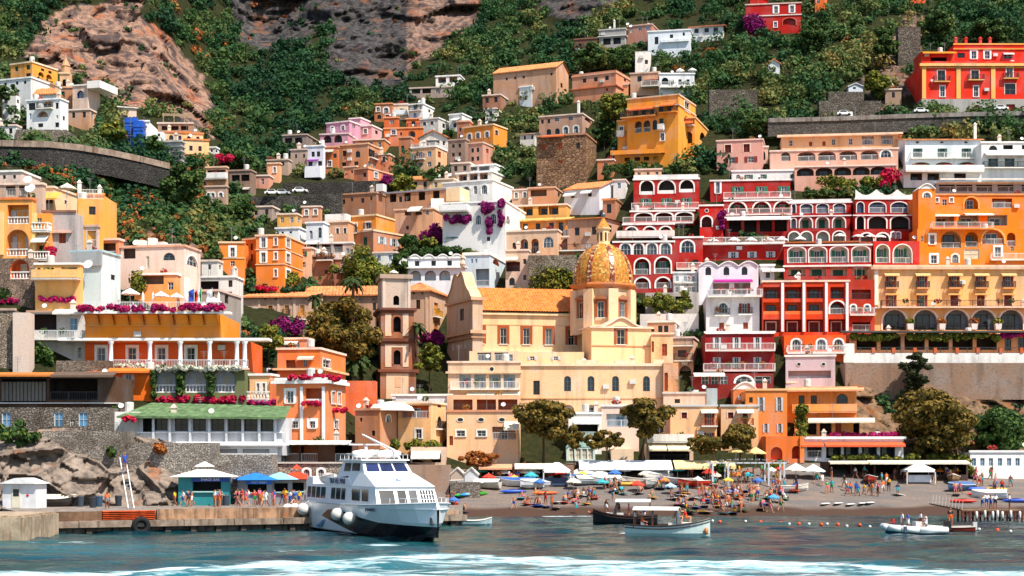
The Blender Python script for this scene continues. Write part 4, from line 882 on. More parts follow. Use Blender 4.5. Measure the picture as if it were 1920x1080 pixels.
b = Bld('stone_bastion', 'tall brown stone bastion wall under the round fronted house', 1006, 1098, 1118, 252, 345, 16, '#8a6a50', Y=322, mat=stone('#927257', 1.1, '#6b4a35'), cat='wall', cap='#b58a66'); b.W([1020, 1050], 275, 7, 11, 'o').W([1084], 273, 7, 11, 'd').W([1051], 303, 8, 5, 'o').A(1018, 1060, 254, 1.2, .4, '#d86a34').done()
b = Bld('small_white_house', 'small white house left of the round fronted house', 975, 1002, 1014, 250, 276, 18, '#d8d2c8', Y=330); b.roof('lean', .8, .3, '#c8a890').W([984, 998], 258, 4, 8, 'd').done()
b = Bld('red_villa', 'dark red villa with white window surrounds at the top edge', 1398, 1502, 1506, 6, 62, 8, '#b8231c', Y=352, cap='#e3c4b8', wear=.15)
b.W([1455, 1485], 18, 7, 13, 'wT').W(1454, 46, 6, 10, 'wt').O([1455, 1480], 42, 24, 14, 's', .4, '#a81f18', None, None, '#c65a4a').band(27, 2, .15, '#e8d2ca').W([1412], [40], 12, 20, 'a').done()
b2 = Bld('gable', '', 1406, 1438, 1442, -4, 8, 8, '#c02a20', root=b, Y=353); b2.roof('gf', 1.2, .3, '#e08a50').done()
b = Bld('orange_house', 'orange house end wall at the top edge right of the red villa', 1528, 1546, 1570, -40, 12, 15, '#f07a2c', Y=356); b.W([1534], 0, 6, 12, 'w').done()
b = Bld('small_orange_house', 'small orange house at the very top above the olive trees', 1706, 1706, 1738, -20, 10, 0, '#e8622a', Y=366, cap='#f0b890'); b.done()
b = Bld('white_hut', 'small white garden hut among trees below the olive slope', 1591, 1591, 1618, 162, 174, 0, '#d9dee4', Y=322, dep=3); b.roof('gf', .7, .2, '#c9c9c6').W(1602, 165, 5, 4, 'd').done()
for i, (x0, x1, y0, y1, Y, lab) in enumerate(((1553, 1620, 172, 198, 318, 'rough stone garden wall under the white hut'), (1536, 1652, 189, 218, 314, 'dark grey stone wall above the road'), (1684, 1726, 50, 106, 330, 'stepped stone wall on the bare gully'), (1330, 1420, 168, 205, 328, 'grey stone wall right of the yellow villa'))):
 b = Bld('stone_wall', lab, x0, x0, x1, y0, y1, 0, '#6b655c', Y=Y, dep=2, mat=stone('#6f675c', 1.5, '#4a4036'), cat='wall'); b.done()
b = Bld('red_palace', 'bright red palace with yellow quoins and cornice beside the road', 1728, 1728, 1990, 122, 186, 0, '#e6341a', Y=311, dep=14, wear=.1)
b.W([1765, 1828], 142, 14, 20, 'dt').W([1893, 1958], 136, 12, 20, 'wt').W([1767, 1830], 171, 9, 20, 'wt').W([1894, 1958], 167, 20, 20, 'dt')
b.B(1750, 1780, 153, .7, 'k', None, '#e8b860').B(1814, 1844, 150, .7, 'k', None, '#e8b860').B(1880, 1908, 147, .7, 'k', None, '#e8b860')
b.pil([1732, 1797, 1862, 1926], 123, 185, 8, '#efc06a', .14).band(122, 5, .45, '#efc878').band(127, 2, .2, '#e3a550').dish(1748, 151, 2.8, .3).done()
b2 = Bld('stone_base', '', 1728, 1728, 1990, 185.6, 209, 0, '#a9a49c', root=b, Y=310.6, dep=14, wear=.5); b2.O([1832], 201, 16, 9, 'a', .8, '#3a2420', None, None).O([1895], 201, 16, 11, None, .8, '#202024', None, None).O([1768], 205, 15, 6, None, .3, '#d9752c', None, None).done()
b2 = Bld('upper_floor', '', 1789, 1789, 1990, 84, 118, 0, '#dd3018', root=b, Y=315, dep=9, wear=.1, cap='#f0b858'); b2.W([1826, 1851], 103, 9, 14, 'wT').W([1802], 104, 14, 9, 'd').W([1890], 105, 18, 10, 'w').A(1880, 1900, 99, .8, .3, '#efe9dd').band(92, 2, .2, '#e8b050').done()
b2 = Bld('terrace_room', '', 1727, 1727, 1790, 97, 118, 0, '#d8401c', root=b, Y=314, dep=6); b2.O([1760], 112, 30, 9, None, 1.5, '#4a2018', None, None).A(1727, 1790, 97, 1.6, .5, '#f59a1c').done()
b.putm('railing', rail_mesh(b.a1-b.a0, 's', .8, '#d8301a'), T(b.a0, .3, b.h))
for x in (1792, 1811, 1838, 1856): b.chim(x, 71, 84, 5, '#d9301c', 5)
# ---------------------------------------------------------------- village centre
b = Bld('white_mauve_house', 'white house with purple awning above the road wall', 577, 606, 610, 274, 330, 12, '#dfdfe8', cap='#f2f2f4'); b.W([587, 597], 289, 6, 10, 'd').W([582, 600], 307, 8, 9, 'd').A(578, 598, 299, .9, .3, '#9a3fa0').bx(571, 600, 312, 332, -1.5, 0, '#e8e8ec', 'terrace').done()
b = Bld('grey_house', 'grey plain house left of the white house with the purple awning', 545, 574, 578, 281, 315, 12, '#b3a798', cap='#cfc6b8'); b.W([555, 570], 293, 4, 7, 'd').done()
b = Bld('low_roofed_house', 'low pale house with a blue water tank at the edge of the ravine', 500, 540, 547, 300, 322, 12, '#b7a795', cap='#cbbfae'); b.W([510, 530], 308, 6, 7, 'd').done()
b = Bld('peach_house', 'small square peach house with one white framed window', 502, 524, 528, 307, 340, 10, '#f0b888', cap='#f3d3b2'); b.W(515, 318, 5, 10, 'wt').done()
b = Bld('rust_house', 'rust brown house with a white awning beside the tan house', 608, 633, 636, 276, 325, 8, '#c77a46', cap='#dca074'); b.A(609, 626, 281, 1., .4, '#f0e8d4').W(618, 307, 7, 10, 'wt').W([628], [292], 6, 8, 'd').done()
b = Bld('tan_house', 'wide tan house with a dark arched window and balcony', 635, 690, 716, 270, 318, 20, '#c99468', cap='#e3bd94'); b.W([646], 288, 7, 10, 'd').W(671, 289, 9, 12, 'ad').W([645, 668], 308, 8, 7, 'd').W([697], 288, 12, 14, 'd').B(692, 706, 294, .6, 'k').W([693, 703], 307, 6, 9, 'w').done()
b = Bld('salmon_house', 'salmon house with stepped blocks below the tan house', 664, 690, 736, 316, 356, 30, '#dd8c60', cap='#f0b48e'); b.W([684], 328, 6, 8, 'd').W([705], 328, 6, 10, 'wt').done()
b2 = Bld('upper_block', '', 645, 668, 682, 313, 332, 20, '#e8a078', root=b, cap='#f3cdb0'); b2.W([660], 322, 4, 5, 'd').done()
b = Bld('green_shuttered_house', 'narrow brown house with green shutters above the trees', 748, 770, 776, 258, 314, 12, '#b07a58', cap='#d4a480'); b.W(755, [280, 300], 6, 13, 'gd').done()
b = Bld('cream_corner_house', 'cream corner house with white cornice and blue balcony', 770, 817, 839, 275, 318, 22, '#e2be92', cap='#f6f2ea'); b.W([788, 805], 290, 7, 10, 'B').W([787, 805], 309, 7, 9, 'w').W([824], 290, 6, 11, 'o').B(775, 797, 299, .8, 'b', '#5a78a8').W([824], 308, 5, 8, 'd').par(9, 'b').done()
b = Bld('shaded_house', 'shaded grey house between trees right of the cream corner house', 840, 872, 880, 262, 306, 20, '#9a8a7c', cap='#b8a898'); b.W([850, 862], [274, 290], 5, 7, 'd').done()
b = Bld('tall_pink_house', 'tall pinkish house under the ochre house', 878, 905, 924, 268, 318, 24, '#c79a84', cap='#dcc0ac'); b.W([886, 896], [282, 298], 5, 8, 'd').W([914], [283], 5, 8, 'o').done()
b = Bld('road_wall', 'dark grey road wall crossing the ravine', 455, 640, 640, 362, 374, 14, '#55514e', mat=stone('#5d5852', 1.6, '#3d3936'), cat='wall', dep=2); b.done()
b = Bld('dark_wall', 'dark terrace wall under the salmon houses', 530, 726, 745, 338, 352, 10, '#4c4946', mat=stone('#55504b', 1.8, '#3a3633'), cat='wall', dep=2); b.done()
b = Bld('brown_long_house', 'long low brown house above the green ravine', 636, 706, 722, 362, 402, 20, '#a87c5c', cap='#c49a78'); b.W([644, 680], 378, 6, 9, 'd').W([660, 696], 374, 4, 7, 'd').dish(657, 379, 3).bx(705, 718, 345, 358, .5, 2, '#dedcd8', 'water_tank').done()
b = Bld('porch_house', 'cream house with a long shaded porch and grey roof slab', 715, 835, 862, 355, 396, 24, '#c4966e', cap='#9c9ca2'); b.O([737, 764, 791, 818], 371, 12, 16, None, 1.2, '#5a4030', None, 'd').W([751], 374, 6, 10, 'd').bx(836, 862, 353, 376, 0, 4, '#f3e3b4', 'side_wall').done()
b = Bld('beige_house', 'beige house with a white slanted sunshade and one arched window', 740, 812, 832, 392, 446, 14, '#d9b08a', cap='#e6cdb0'); b.A(770, 793, 388, 2., .9, '#f6f0e2').W(801, 394, 7, 18, 'a').O([765, 785], 400, 12, 8, None, .8, '#9a6a4a', None, None).W([764], 427, 5, 7, 'd').done()
b = Bld('white_side_wall', '', 808, 808, 832, 372, 430, 0, '#efece6', root=b); b.done()
b = Bld('modern_white_house', 'modern white house with roof terraces and three arched windows', 830, 924, 962, 338, 382, 22, '#ece8e0', cap='#f8f6f2', wear=.2); b.W([874], 358, 14, 17, 'at').W(891, 356, 7, 15, 'a').W(908, 355, 11, 17, 'at').W([945], 345, 14, 8, 'p').W([840], 344, 6, 6, 'ad').done()
b2 = Bld('upper_floor', '', 855, 922, 950, 322, 340, 22, '#e3d8ce', root=b, cap='#f8f6f2', wear=.2); b2.O([868, 888, 907], 333, 15, 12, None, 1.4, '#c9a794', None, 'd').dish(844, 328, 4).done()
b2 = Bld('penthouse', '', 866, 928, 951, 309, 326, 22, '#efece8', root=b, cap='#fbfaf7', wear=.15); b2.O([885, 908], 316, 20, 9, None, 2., '#54504c', 'b', None).done()
b = Bld('bougainvillea_house', 'white house hung with purple bougainvillea and arched windows', 830, 948, 985, 378, 470, 14, '#e6dfd8', cap='#f6f3ee', wear=.2); b.W([897], 412, 11, 18, 'at').W([925], 410, 12, 19, 'at').W([952], 412, 8, 16, 'at').W([848, 872], 389, 7, 9, 's').B(828, 880, 398, 1.6, 's', '#efece6').W([916], 448, 6, 8, 'd').dish(975, 400, 3).done()
b2 = Bld('garden_room', '', 835, 880, 882, 422, 470, 6, '#ece8e2', root=b, cap='#f6f3ee'); b2.O([846, 868], 415, 14, 12, 'a', 1., '#c9a794', None, None).W([853], 450, 12, 10, 'd').A(838, 868, 443, 1.2, .3, '#3f6a66').done()
b = Bld('yellow_orange_house', 'orange fronted house with a bright yellow side wall', 653, 705, 740, 404, 466, 24, '#e8983a', cap='#f3dba6', wear=.2); b.W([665, 690], 426, 8, 15, 'wt').B(658, 671, 437, .5, 'k').B(684, 697, 430, .5, 'k').W([660], 456, 7, 9, 'w').done()
b = Bld('tan_row_house', 'tan plastered house with shuttered windows left of the orange front', 605, 653, 656, 416, 462, 14, '#d8aa80', cap='#efd9bc'); b.W([615, 633, 647], 434, 5, 10, 'dt').bx(609, 650, 402, 416, 1, 3, '#e6e2dc', 'roof_structure').done()
b = Bld('white_arched_house', 'white house with one tall arched window', 574, 606, 608, 418, 462, 12, '#e3e6ea', cap='#f6f6f4'); b.W(600, 436, 6, 20, 'ab').W([583], 440, 6, 16, 'a').done()
b = Bld('white_flat_house', 'flat white house behind the big orange house', 517, 560, 577, 428, 446, 12, '#e9eaec', cap='#f7f7f5'); b.W([530, 545], 436, 4, 4, 'd').done()
b = Bld('cream_shutter_house', 'cream house with green door and shuttered windows above the trees', 672, 700, 768, 433, 476, 36, '#b9825c', cap='#e6cba8'); b.W(685, 452, 7, 15, 'gd').W([716, 739], 451, 8, 14, 's').W([752], 452, 7, 12, 'ad').done()
b = Bld('orange_villa', 'large orange villa with white trimmed windows on three floors', 480, 533, 571, 442, 536, 10, '#f08f30', cap='#f3d9ae', wear=.12); b.W([494], [455, 483], 8, 18, 'wT').W([517], [453, 480, 512], 5, 13, 'wt').W([540, ], [456, 484, 515], 7, 16, 'wT').band(467, 1.5, .1, '#f6dcb8').band(495, 1.5, .1, '#f6dcb8').done()
b2 = Bld('left_wing', '', 410, 456, 482, 456, 504, -2, '#ee8f38', root=b, cap='#f3d9ae', wear=.12, Y=255, free_y=True); b2.done()
b2 = Bld('left_front', '', 411, 411, 458, 456, 500, 0, '#f29438', root=b, cap='#f3d9ae', wear=.12); b2.W([436], 473, 8, 17, 'wT').W(436, 494, 8, 9, 'w').band(484, 1.5, .1, '#f6dcb8').done()
b2 = Bld('middle_wing', '', 456, 482, 484, 448, 504, 35, '#d9782a', root=b, cap='#f3d9ae', wear=.12); b2.W([463, 472], [464, 484], 4, 13, 'd').done()
b = Bld('arcaded_white_house', 'white house with little domes and a row of open arches', 765, 870, 872, 484, 545, 6, '#e3e7ea', cap='#f7f7f5', wear=.2); b.W([782, 813, 843], 494, 9, 10, 'd').O([779, 807, 834], 517, 21, 19, 'a', 1.4, '#9aa0a6', None, None).band(501, 3, .5, '#f3f4f4', name='terrace_edge').vaults(4, .7).done()
b = Bld('blue_white_house', 'pale blue and white house with a broad roof terrace behind the church', 868, 918, 948, 478, 548, 12, '#c9d6dc', cap='#f1ece2', wear=.2); b.W([885, 893], 489, 4, 8, 'B').O([906], 520, 28, 32, None, 1., '#8ea4ae', 'b', None).O(930, 490, 12, 14, 'a', .8, '#c98a6a', None, None).W([880], 518, 5, 8, 'd').par(6, 's', '#efe6da').done()
b = Bld('ruined_brown_house', 'patched brown house with a balcony behind the green trees', 582, 622, 628, 480, 522, 14, '#a97a58', cap='#b99070', wear=.7); b.W([590, 610], 482, 6, 8, 'd').B(596, 624, 488, .8, 'k').W([612], 510, 6, 8, 'd').done()
b = Bld('terrace_restaurant', 'small white terrace restaurant under the yellow house', 575, 660, 664, 456, 486, 8, '#c9bfb2', cap='#e9e6e0'); b.O([590, 612, 634], 466, 17, 16, None, 1.4, '#5a5048', 'b', None).A(575, 600, 452, 1.5, .5, '#eceae6').W([652], 470, 6, 9, 'B').done()
b = Bld('tan_stepped_house', 'tan house with a flat top and open terraces beside the white gable', 990, 1040, 1056, 352, 392, 14, '#c79a76', cap='#dcb898'); b.O([1010], 362, 30, 12, None, 1., '#8a6850', None, None).W([1048], 365, 4, 8, 'd').done()
b = Bld('white_gable_house', 'white house with an orange gable roof and white awnings', 1058, 1124, 1172, 352, 398, 26, '#dfe0e6', wear=.2); b.roof('gx', 2.2, .3, '#e0834c').A(1060, 1082, 362, 1.2, .6, '#f3f1ec').A(1092, 1112, 357, 1.2, .6, '#f3f1ec').W([1074, 1106], 367, 7, 8, 'd').W([1138], 342, 3, 4, 'd').W([1160], 365, 5, 10, 'd').done()
b = Bld('yellow_gallery_house', 'yellow house with white columns on a long upper gallery', 955, 1062, 1105, 384, 414, 14, '#e8b45c', cap='#f3ead6', wear=.2); b.O([966, 990, 1018, 1038], 394, 18, 18, None, 1.3, '#d9a04c', None, 'd').W([1072], 391, 8, 9, 'a').done()
b2 = Bld('lower_floor', '', 948, 1062, 1072, 412, 438, 14, '#d9923a', root=b, wear=.25); b2.roof('lean', 1.1, .6, '#e8a85a').W([985, 1009, 1034, 1052], 428, 9, 18, 'd').W([963], 427, 5, 8, 'd').done()
b2 = Bld('arched_base', '', 950, 1045, 1072, 432, 490, 14, '#e0c29c', root=b, cap='#f0e2cc'); b2.O([983, 1003], 462, 14, 28, 'a', 1.1, '#e6a878', 'k', 'd').W([1028], 454, 20, 20, 'a').O([1064], 466, 16, 24, 'a', 1., '#c9a68c', None, None).W([964], [460], 6, 10, 'ad').done()
b = Bld('tan_block_house', 'plain tan house with an orange tiled roof behind the dome', 1064, 1128, 1188, 408, 478, 20, '#c9a080', wear=.4); b.roof('lean', 1.4, .4, '#ec8440').W([1082, 1114], 434, 9, 15, 'd').W([1143], 428, 8, 13, 'd').done()
b2 = Bld('tower_block', '', 1130, 1154, 1186, 374, 412, 16, '#b28a6c', root=b, cap='#c99f80'); b2.W(1142, 391, 9, 17, 'd').W([1170], 396, 1, 1, 'd').roof('lean', .5, .2, '#ef8c48').done()
b = Bld('arch_terrace_house', 'pale house with arches on a railed terrace behind the dome', 1052, 1110, 1118, 444, 476, 8, '#d8bfa4', cap='#e9dccb'); b.O([1062, 1086], 458, 20, 22, 'a', 1.2, '#b8937a', None, None).B(1016, 1112, 472, 1.8, 'k').done()
b = Bld('left_lower_house', 'cream house with awning and red flowers left of the ivy wall', 948, 990, 994, 470, 545, 8, '#e3cdb2', cap='#efe2d0'); b.O([962], 500, 26, 18, None, 1., '#7a3a30', 'k', None).W([984], [490, 520], 6, 10, 'd').A(948, 972, 482, 1.2, .5, '#f1e3cc').W([960], 528, 10, 14, 'ad').done()
b = Bld('ivy_wall', 'stone terrace wall covered in yellow green ivy', 990, 1080, 1082, 478, 560, 4, '#8f8474', mat=stone('#8f8474', 1.8), cat='wall'); b.done()
b = Bld('long_palace', 'long beige palace with orange tile roof and yellow windows', 454, 580, 582, 556, 612, 6, '#c9ab8c', Y=243, found=5, cap=None, wear=.4, free_y=True); b.roof('lean', 1.6, .5, '#e58450').W([507, 538, 567], 582, 8, 19, 'y').B(500, 514, 592, .6, 'k').B(531, 545, 593, .6, 'k').B(560, 575, 598, .6, 'k', '#d99a30').oval([497, 517, 545, 575], 560, 4, 4, '#b89a80').pil([486, 522, 552], 562, 628, 4, '#dcc6a8').done()
b2 = Bld('middle_wing', '', 578, 722, 724, 553, 612, 4, '#c4a586', root=b, Y=242.5, found=5, wear=.4, free_y=True); b2.roof('lean', 1.5, .5, '#e58450').oval([640, 656, 675, 700], 561, 5, 5, '#b89a80').W([702], 575, 6, 14, 'd').done()
b2 = Bld('right_wing', '', 752, 806, 838, 545, 645, 14, '#cdb092', root=b, Y=241, wear=.4, free_y=True); b2.roof('hip', 1.5, .4, '#e58450').W([784], 571, 8, 17, 'b').W([817], [578, 612], 7, 20, 'y').B(811, 824, 592, .6, 'k', '#d99a30').oval([776, 792, 826], 550, 4, 4, '#b89a80').pil([762, 800], 552, 630, 4, '#dcc6a8').done()
b = Bld('bell_tower', 'tall brown and white bell tower with arched openings', 701, 713, 780, 697, 748, -10, '#a8714e', Y=231, dep=5.6, cat='tower', wear=.5, free_y=True)
b.bx(724, 766, 700, 748, -.06, 0, '#e0c6a2', 'panel').bx(741, 752, 706, 726, -.1, 0, '#d9b48e', 'plaque').band(695, 5, .35, '#7a4a34').done()
for (x0, xc, x1, yt, yb, c, wy, wh, ww, nm) in ((702, 714, 778, 640, 694, '#a56c48', 670, 27, 13, 'third_stage'), (704, 714, 776, 583, 636, '#a8704c', 608, 29, 14, 'second_stage'), (708, 716, 770, 520, 579, '#c9bfae', 563, 18, 11, 'top_stage')):
 k = Bld(nm, '', x0, xc, x1, yt, yb, -10, c, root=b, Y=231.3, dep=5., wear=.45, free_y=True, found=.2)
 if nm != 'top_stage':
  k.bx(722, 734, yt+5, yb-6, -.06, -.001, '#e6d2b4', 'panel'); k.bx(755, 766, yt+5, yb-6, -.06, -.001, '#e6d2b4', 'panel'); k.bx(734, 755, yt+5, wy-wh/2-5, -.06, -.001, '#e6d2b4', 'panel')
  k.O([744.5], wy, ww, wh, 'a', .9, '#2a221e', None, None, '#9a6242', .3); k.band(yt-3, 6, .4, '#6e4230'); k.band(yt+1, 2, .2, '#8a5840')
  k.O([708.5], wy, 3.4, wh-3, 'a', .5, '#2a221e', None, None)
 else: k.O([743], wy, ww, wh, 'a', .9, '#2a221e', None, None); k.band(518, 8, .3, '#b3a592'); k.pil([720, 767], 522, 578, 5, '#d8d0c2', .08); k.band(579, 4, .45, '#7a4c38')
 k.done()
ch = Bld('church', 'yellow church nave with orange tile roof beside the majolica dome', 835, 887, 1105, 584, 672, -11, '#f4d6a4', Y=238, dep=17, cat='church', wear=.25, found=4, free_y=True)
ch.W([900, 944, 987, 1029, 1071], 629, 12, 30, 'bt').band(588, 3, .35, '#f6e3b2').band(608, 1.5, .05, '#e6bd86').band(660, 4, .5, '#f7ead0', 885, 1105)
ch.b = 17; mb = MB(); ribslope(mb, (-.4, -.5, ch.h+.15), (ch.a1, -.5, ch.h+.15), (ch.a1, 7.5, ch.h+4.4), (-.4, 7.5, ch.h+4.4), .42, .08); ribslope(mb, (ch.a1, 15.5, ch.h+.15), (-.4, 15.5, ch.h+.15), (-.4, 7.5, ch.h+4.4), (ch.a1, 7.5, ch.h+4.4), .42, .08); ch.add(mb, 'roof', tiles('#ea7a34'))
ch.done()
fr = Bld('west_front', '', 838, 886, 905, 556, 742, -22, '#cbb596', root=ch, Y=236.4, dep=9, wear=.4, found=3, free_y=True)  # Greyer than the nave: the front's shadow is put into the plaster colour
fr.band(622, 6, .5, '#d4b48c').band(632, 3, .3, '#b8946e').band(560, 5, .4, '#cfae88').band(680, 3, .25, '#c4a27c').W([866], 590, 8, 22, 'd').W([850, 872], [650, 700], 5, 14, 'p').done()
mb = MB(); n = 14; w = fr.b; pts = []
for i in range(n+1):
 t = i/n; z = fr.h+5.0*(1-abs(2*t-1)**1.4)*(.85+.15*math.cos(6*math.pi*t)); pts.append((t*w, z))
for sx in (-.02, 1.2): mb.poly([(sx, 0, fr.h-.1)]+[(sx, y, z) for y, z in pts]+[(sx, w, fr.h-.1)])
for (y0, z0), (y1, z1) in zip(pts, pts[1:]): mb.quad((-.3, y0, z0), (-.3, y1, z1), (1.4, y1, z1), (1.4, y0, z0))
mb.lathe([(.3, 0), (.5, .5), (.2, 1.1), (.35, 1.4), (.05, 2.2)], 8, 0, (.5, w/2, fr.h+4.9)); fr.add(mb, 'scroll_gable', plaster('#d8c09a', .4))
tr = Bld('transept', '', 1091, 1109, 1221, 614, 688, -14, '#f4d8a6', root=ch, Y=231, dep=8, wear=.25, found=3, free_y=True); tr.W([1164], 627, 15, 37, 'bt').band(648, 1.6, .1, '#c9966a', 1110, 1220); tr.band(613, 2.5, .3, '#f8efd8')
mb = MB(); L = tr.a1; n = 20; pts = []
for i in range(n+1):
 t = i/n; z = tr.h+1.45*math.exp(-((t-.5)/.2)**2)+.02; pts.append((L*t, z))
mb.poly([(0, 0, tr.h-.05)]+[(x, -.002, z) for x, z in pts]+[(L, 0, tr.h-.05)]); tr.add(mb, 'curved_gable', plaster('#f4d8a6', .25))
mb = MB()
for (x0, z0), (x1, z1) in zip(pts, pts[1:]): mb.hexa([(x0,-.3,z0),(x1,-.3,z1),(x1,7,z1),(x0,7,z0),(x0,-.3,z0+.22),(x1,-.3,z1+.22),(x1,7,z1+.22),(x0,7,z0+.22)])
tr.add(mb, 'gable_coping', plaster('#efe2cc', .3)); tr.done()
ap = Bld('apse_block', '', 1221, 1221, 1262, 628, 742, 0, '#edc992', root=ch, Y=233, dep=8, wear=.5, free_y=True); ap.W([1246], 656, 10, 22, 'o').W([1224], 650, 4, 20, 'o').band(625, 3, .2, '#f3e2c4').W([1250], 716, 7, 34, 'o').done()
def majolica():
 m, ns, ls, b_ = _mat('majolica_tiles', lin('#d9952e'), .5, 0, .3)
 v = N(ns, 'TexVoronoi'); v.inputs['Scale'].default_value = 3.6; v.inputs['Randomness'].default_value = .55; ls.new(wpos(ns, ls), v.inputs['Vector'])
 hs = N(ns, 'SeparateColor'); ls.new(v.outputs['Color'], hs.inputs[0])
 o = ramp(ns, ls, hs.outputs[0], [(0., lin('#b5681c')), (.4, lin('#cf8a30')), (.62, lin('#7d6e34')), (.8, lin('#a85c24')), (.95, lin('#d8aa58'))])
 ls.new(o, b_.inputs['Base Color']); bp = N(ns, 'Bump'); bp.inputs['Strength'].default_value = .3; bp.inputs['Distance'].default_value = .05; ls.new(v.outputs[0], bp.inputs['Height']); ls.new(bp.outputs[0], b_.inputs['Normal']); return m
def ribtile():
 m, ns, ls, b_ = _mat('rib_tiles', lin('#7a2e1e'), .35, 0, .5)
 c = N(ns, 'TexVoronoi'); c.inputs['Scale'].default_value = 3.4; ls.new(wpos(ns, ls), c.inputs['Vector']); hs = N(ns, 'SeparateColor'); ls.new(c.outputs['Color'], hs.inputs[0])
 ls.new(ramp(ns, ls, hs.outputs[1], [(.35, lin('#74301f')), (.55, lin('#e6cf9c')), (.8, lin('#8a3c22'))]), b_.inputs['Base Color']); return m
DY = 240.; dc = P(1131, 538, DY); s_ = DY/F; RI = ch.RM.inverted() @ Matrix.Translation(dc)
def chp(mb, name, mats, smooth=False): return mb.obj(name, mats, ch.root, RI, smooth)
rd = 55.5*s_; dome = [(rd*r_, z*s_) for r_, z in ((1.0, 3), (1.01, 14), (.985, 28), (.93, 40), (.84, 52), (.71, 62), (.55, 70), (.38, 76), (.22, 79.5), (.18, 80))]
mb = MB(); mb.lathe(dome, 48); do = chp(mb, 'dome', majolica(), True)
for i in range(8):
 a = R(22.5-8+45*i); mb = MB()
 for (r0, z0), (r1, z1) in zip(dome[:-1], dome[1:]):
  for k, (da, pr) in enumerate(((-.085, .0), (-.08, .12), (.08, .12))):
   da2 = (-.08, .08, .085)[k]; p2 = (.12, .12, 0.)[k]
   q = lambda r, z, d, p: ((r+p)*math.cos(a+d*min(1.6, rd/max(r, 1)*.9)), (r+p)*math.sin(a+d*min(1.6, rd/max(r, 1)*.9)), z)
   mb.quad(q(r0, z0, da, pr), q(r0, z0, da2, p2), q(r1, z1, da2, p2), q(r1, z1, da, pr))
 mb.obj('rib', ribtile(), do)
lt = plaster('#f3d9a0', .25); mb = MB(); mb.lathe([(12*s_, 78*s_), (13.5*s_, 80*s_), (12*s_, 82*s_), (11.5*s_, 106*s_), (14.5*s_, 108*s_), (14.5*s_, 110*s_)], 8); lo = chp(mb, 'lantern', lt)
for i in range(8):
 a = R(22.5+45*i); mb = MB(); r_ = 11.2*s_*math.cos(R(22.5))+.06; c, s2 = math.cos(a), math.sin(a)
 mb.poly([(r_*c-x*s2, r_*s2+x*c, z) for x, z in ((-.16, 85*s_), (.16, 85*s_), (.16, 101*s_), (-.16, 101*s_))]); mb.obj('lantern_opening', plain('#3a3430', .8), lo)
mb = MB(); mb.lathe([(14*s_, 110*s_), (9*s_, 117*s_), (3*s_, 128*s_), (.8*s_, 132*s_)], 8); mb.ball((0, 0, 135*s_), 4.5*s_, 12, 8, 1); mb.tube((0, 0, 138*s_), (0, 0, 146*s_), .04, 4, 1); mb.tube((-.2, 0, 143*s_), (.2, 0, 143*s_), .04, 4, 1); chp(mb, 'lantern_cap', [tiles('#d98a3a'), plain('#6f7d8c', .35, .7)])
dr = 60*s_; mb = MB(); mb.lathe([(dr*.94, -90*s_), (dr*.94, -4*s_)], 8, 0, (0, 0, 0), R(22.5-8), R(382.5-8)); dru = chp(mb, 'drum', plaster('#efcfa0', .35))
mb = MB(); mb.lathe([(dr*.95, -8*s_), (dr*1.02, -6*s_), (dr*1.02, -4*s_), (dr*1.1, -1*s_), (dr*1.1, 2*s_), (dr*.9, 4*s_)], 8, 0, (0, 0, 0), R(14.5), R(374.5)); chp(mb, 'drum_cornice', plaster('#d08a4e', .4))
for i in range(8):
 a = R(-98+45*i+8); a = R(-90+45*i-8+22.5-22.5); c, s2 = math.cos(a), math.sin(a); Mx = Matrix.Rotation(a+math.pi/2, 4, 'Z'); ap_ = dr*.94*math.cos(R(22.5))
 Mw = Mx @ Matrix.Translation((0, -ap_-.02, -62*s_)); fm_, pm, _, _ = win_meshes(1.0, 2.4, 'bt')
 o = put('window', fm_, dru, Mw @ Matrix.Translation((0, -.18, 0))); put('pane', pm, o)
 mb = MB(); mb.box(-.95, .95, -.35, -.03, 2.75, 2.95); mb.poly([(-1, -.34, 2.95), (1, -.34, 2.95), (0, -.34, 3.45)]); mb.quad((-1, -.34, 2.95), (0, -.34, 3.45), (0, 0, 3.45), (-1, 0, 2.95)); mb.quad((0, -.34, 3.45), (1, -.34, 2.95), (1, 0, 2.95), (0, 0, 3.45)); mb.obj('pediment', plaster('#a87048', .3), o)
 a2 = a+R(22.5); mb = MB(); r0 = dr*.9; mb.box(-.75, .75, -r0-.65, -r0+.6, -92*s_, -9*s_); mb.obj('pier', plaster('#f2d4a6', .3), dru, Matrix.Rotation(a2+math.pi/2, 4, 'Z'))
lo = Bld('church_lower_range', 'long yellow building with arched windows below the church', 885, 885, 1246, 684, 772, 0, '#efcfa2', Y=224.5, dep=9, wear=.35, cat='building')
lo.W([1064, 1108, 1154, 1212], 719, 13, 29, 'ab').W([1006], 727, 12, 26, 'd').O([1065, 1108, 1155], 768, 24, 18, 'a', .5, '#c9a98c', None, 'w').band(684, 5, .25, '#f7e6c4').band(747, 1.5, .1, '#dcae74').W([1047, 1079], 723, 3, 5, 'o').done()
for x0, x1, y in ((1080, 1122, 681), (1152, 1175, 681), (1225, 1245, 680)): lo.bx(x0, x1, y-6, y+4, .5, 1.5, '#f4e2bc', 'parapet')
b2 = Bld('upper_range', '', 972, 972, 1095, 660, 686, 0, '#f2d4a8', root=lo, Y=229, dep=6, wear=.3, free_y=True); b2.W([998, 1042, 1006], [672], 9, 7, 's').done()
b2 = Bld('rough_end', '', 1244, 1244, 1272, 680, 765, 0, '#d9a878', root=lo, Y=223.5, dep=8, wear=.8); b2.W([1249], 716, 7, 34, 'o').done()
b = Bld('balcony_house', 'cream house with awnings and blue doors in front of the church', 840, 974, 976, 680, 772, 4, '#e6cfa8', Y=221, wear=.35, cap='#f0e2c8')
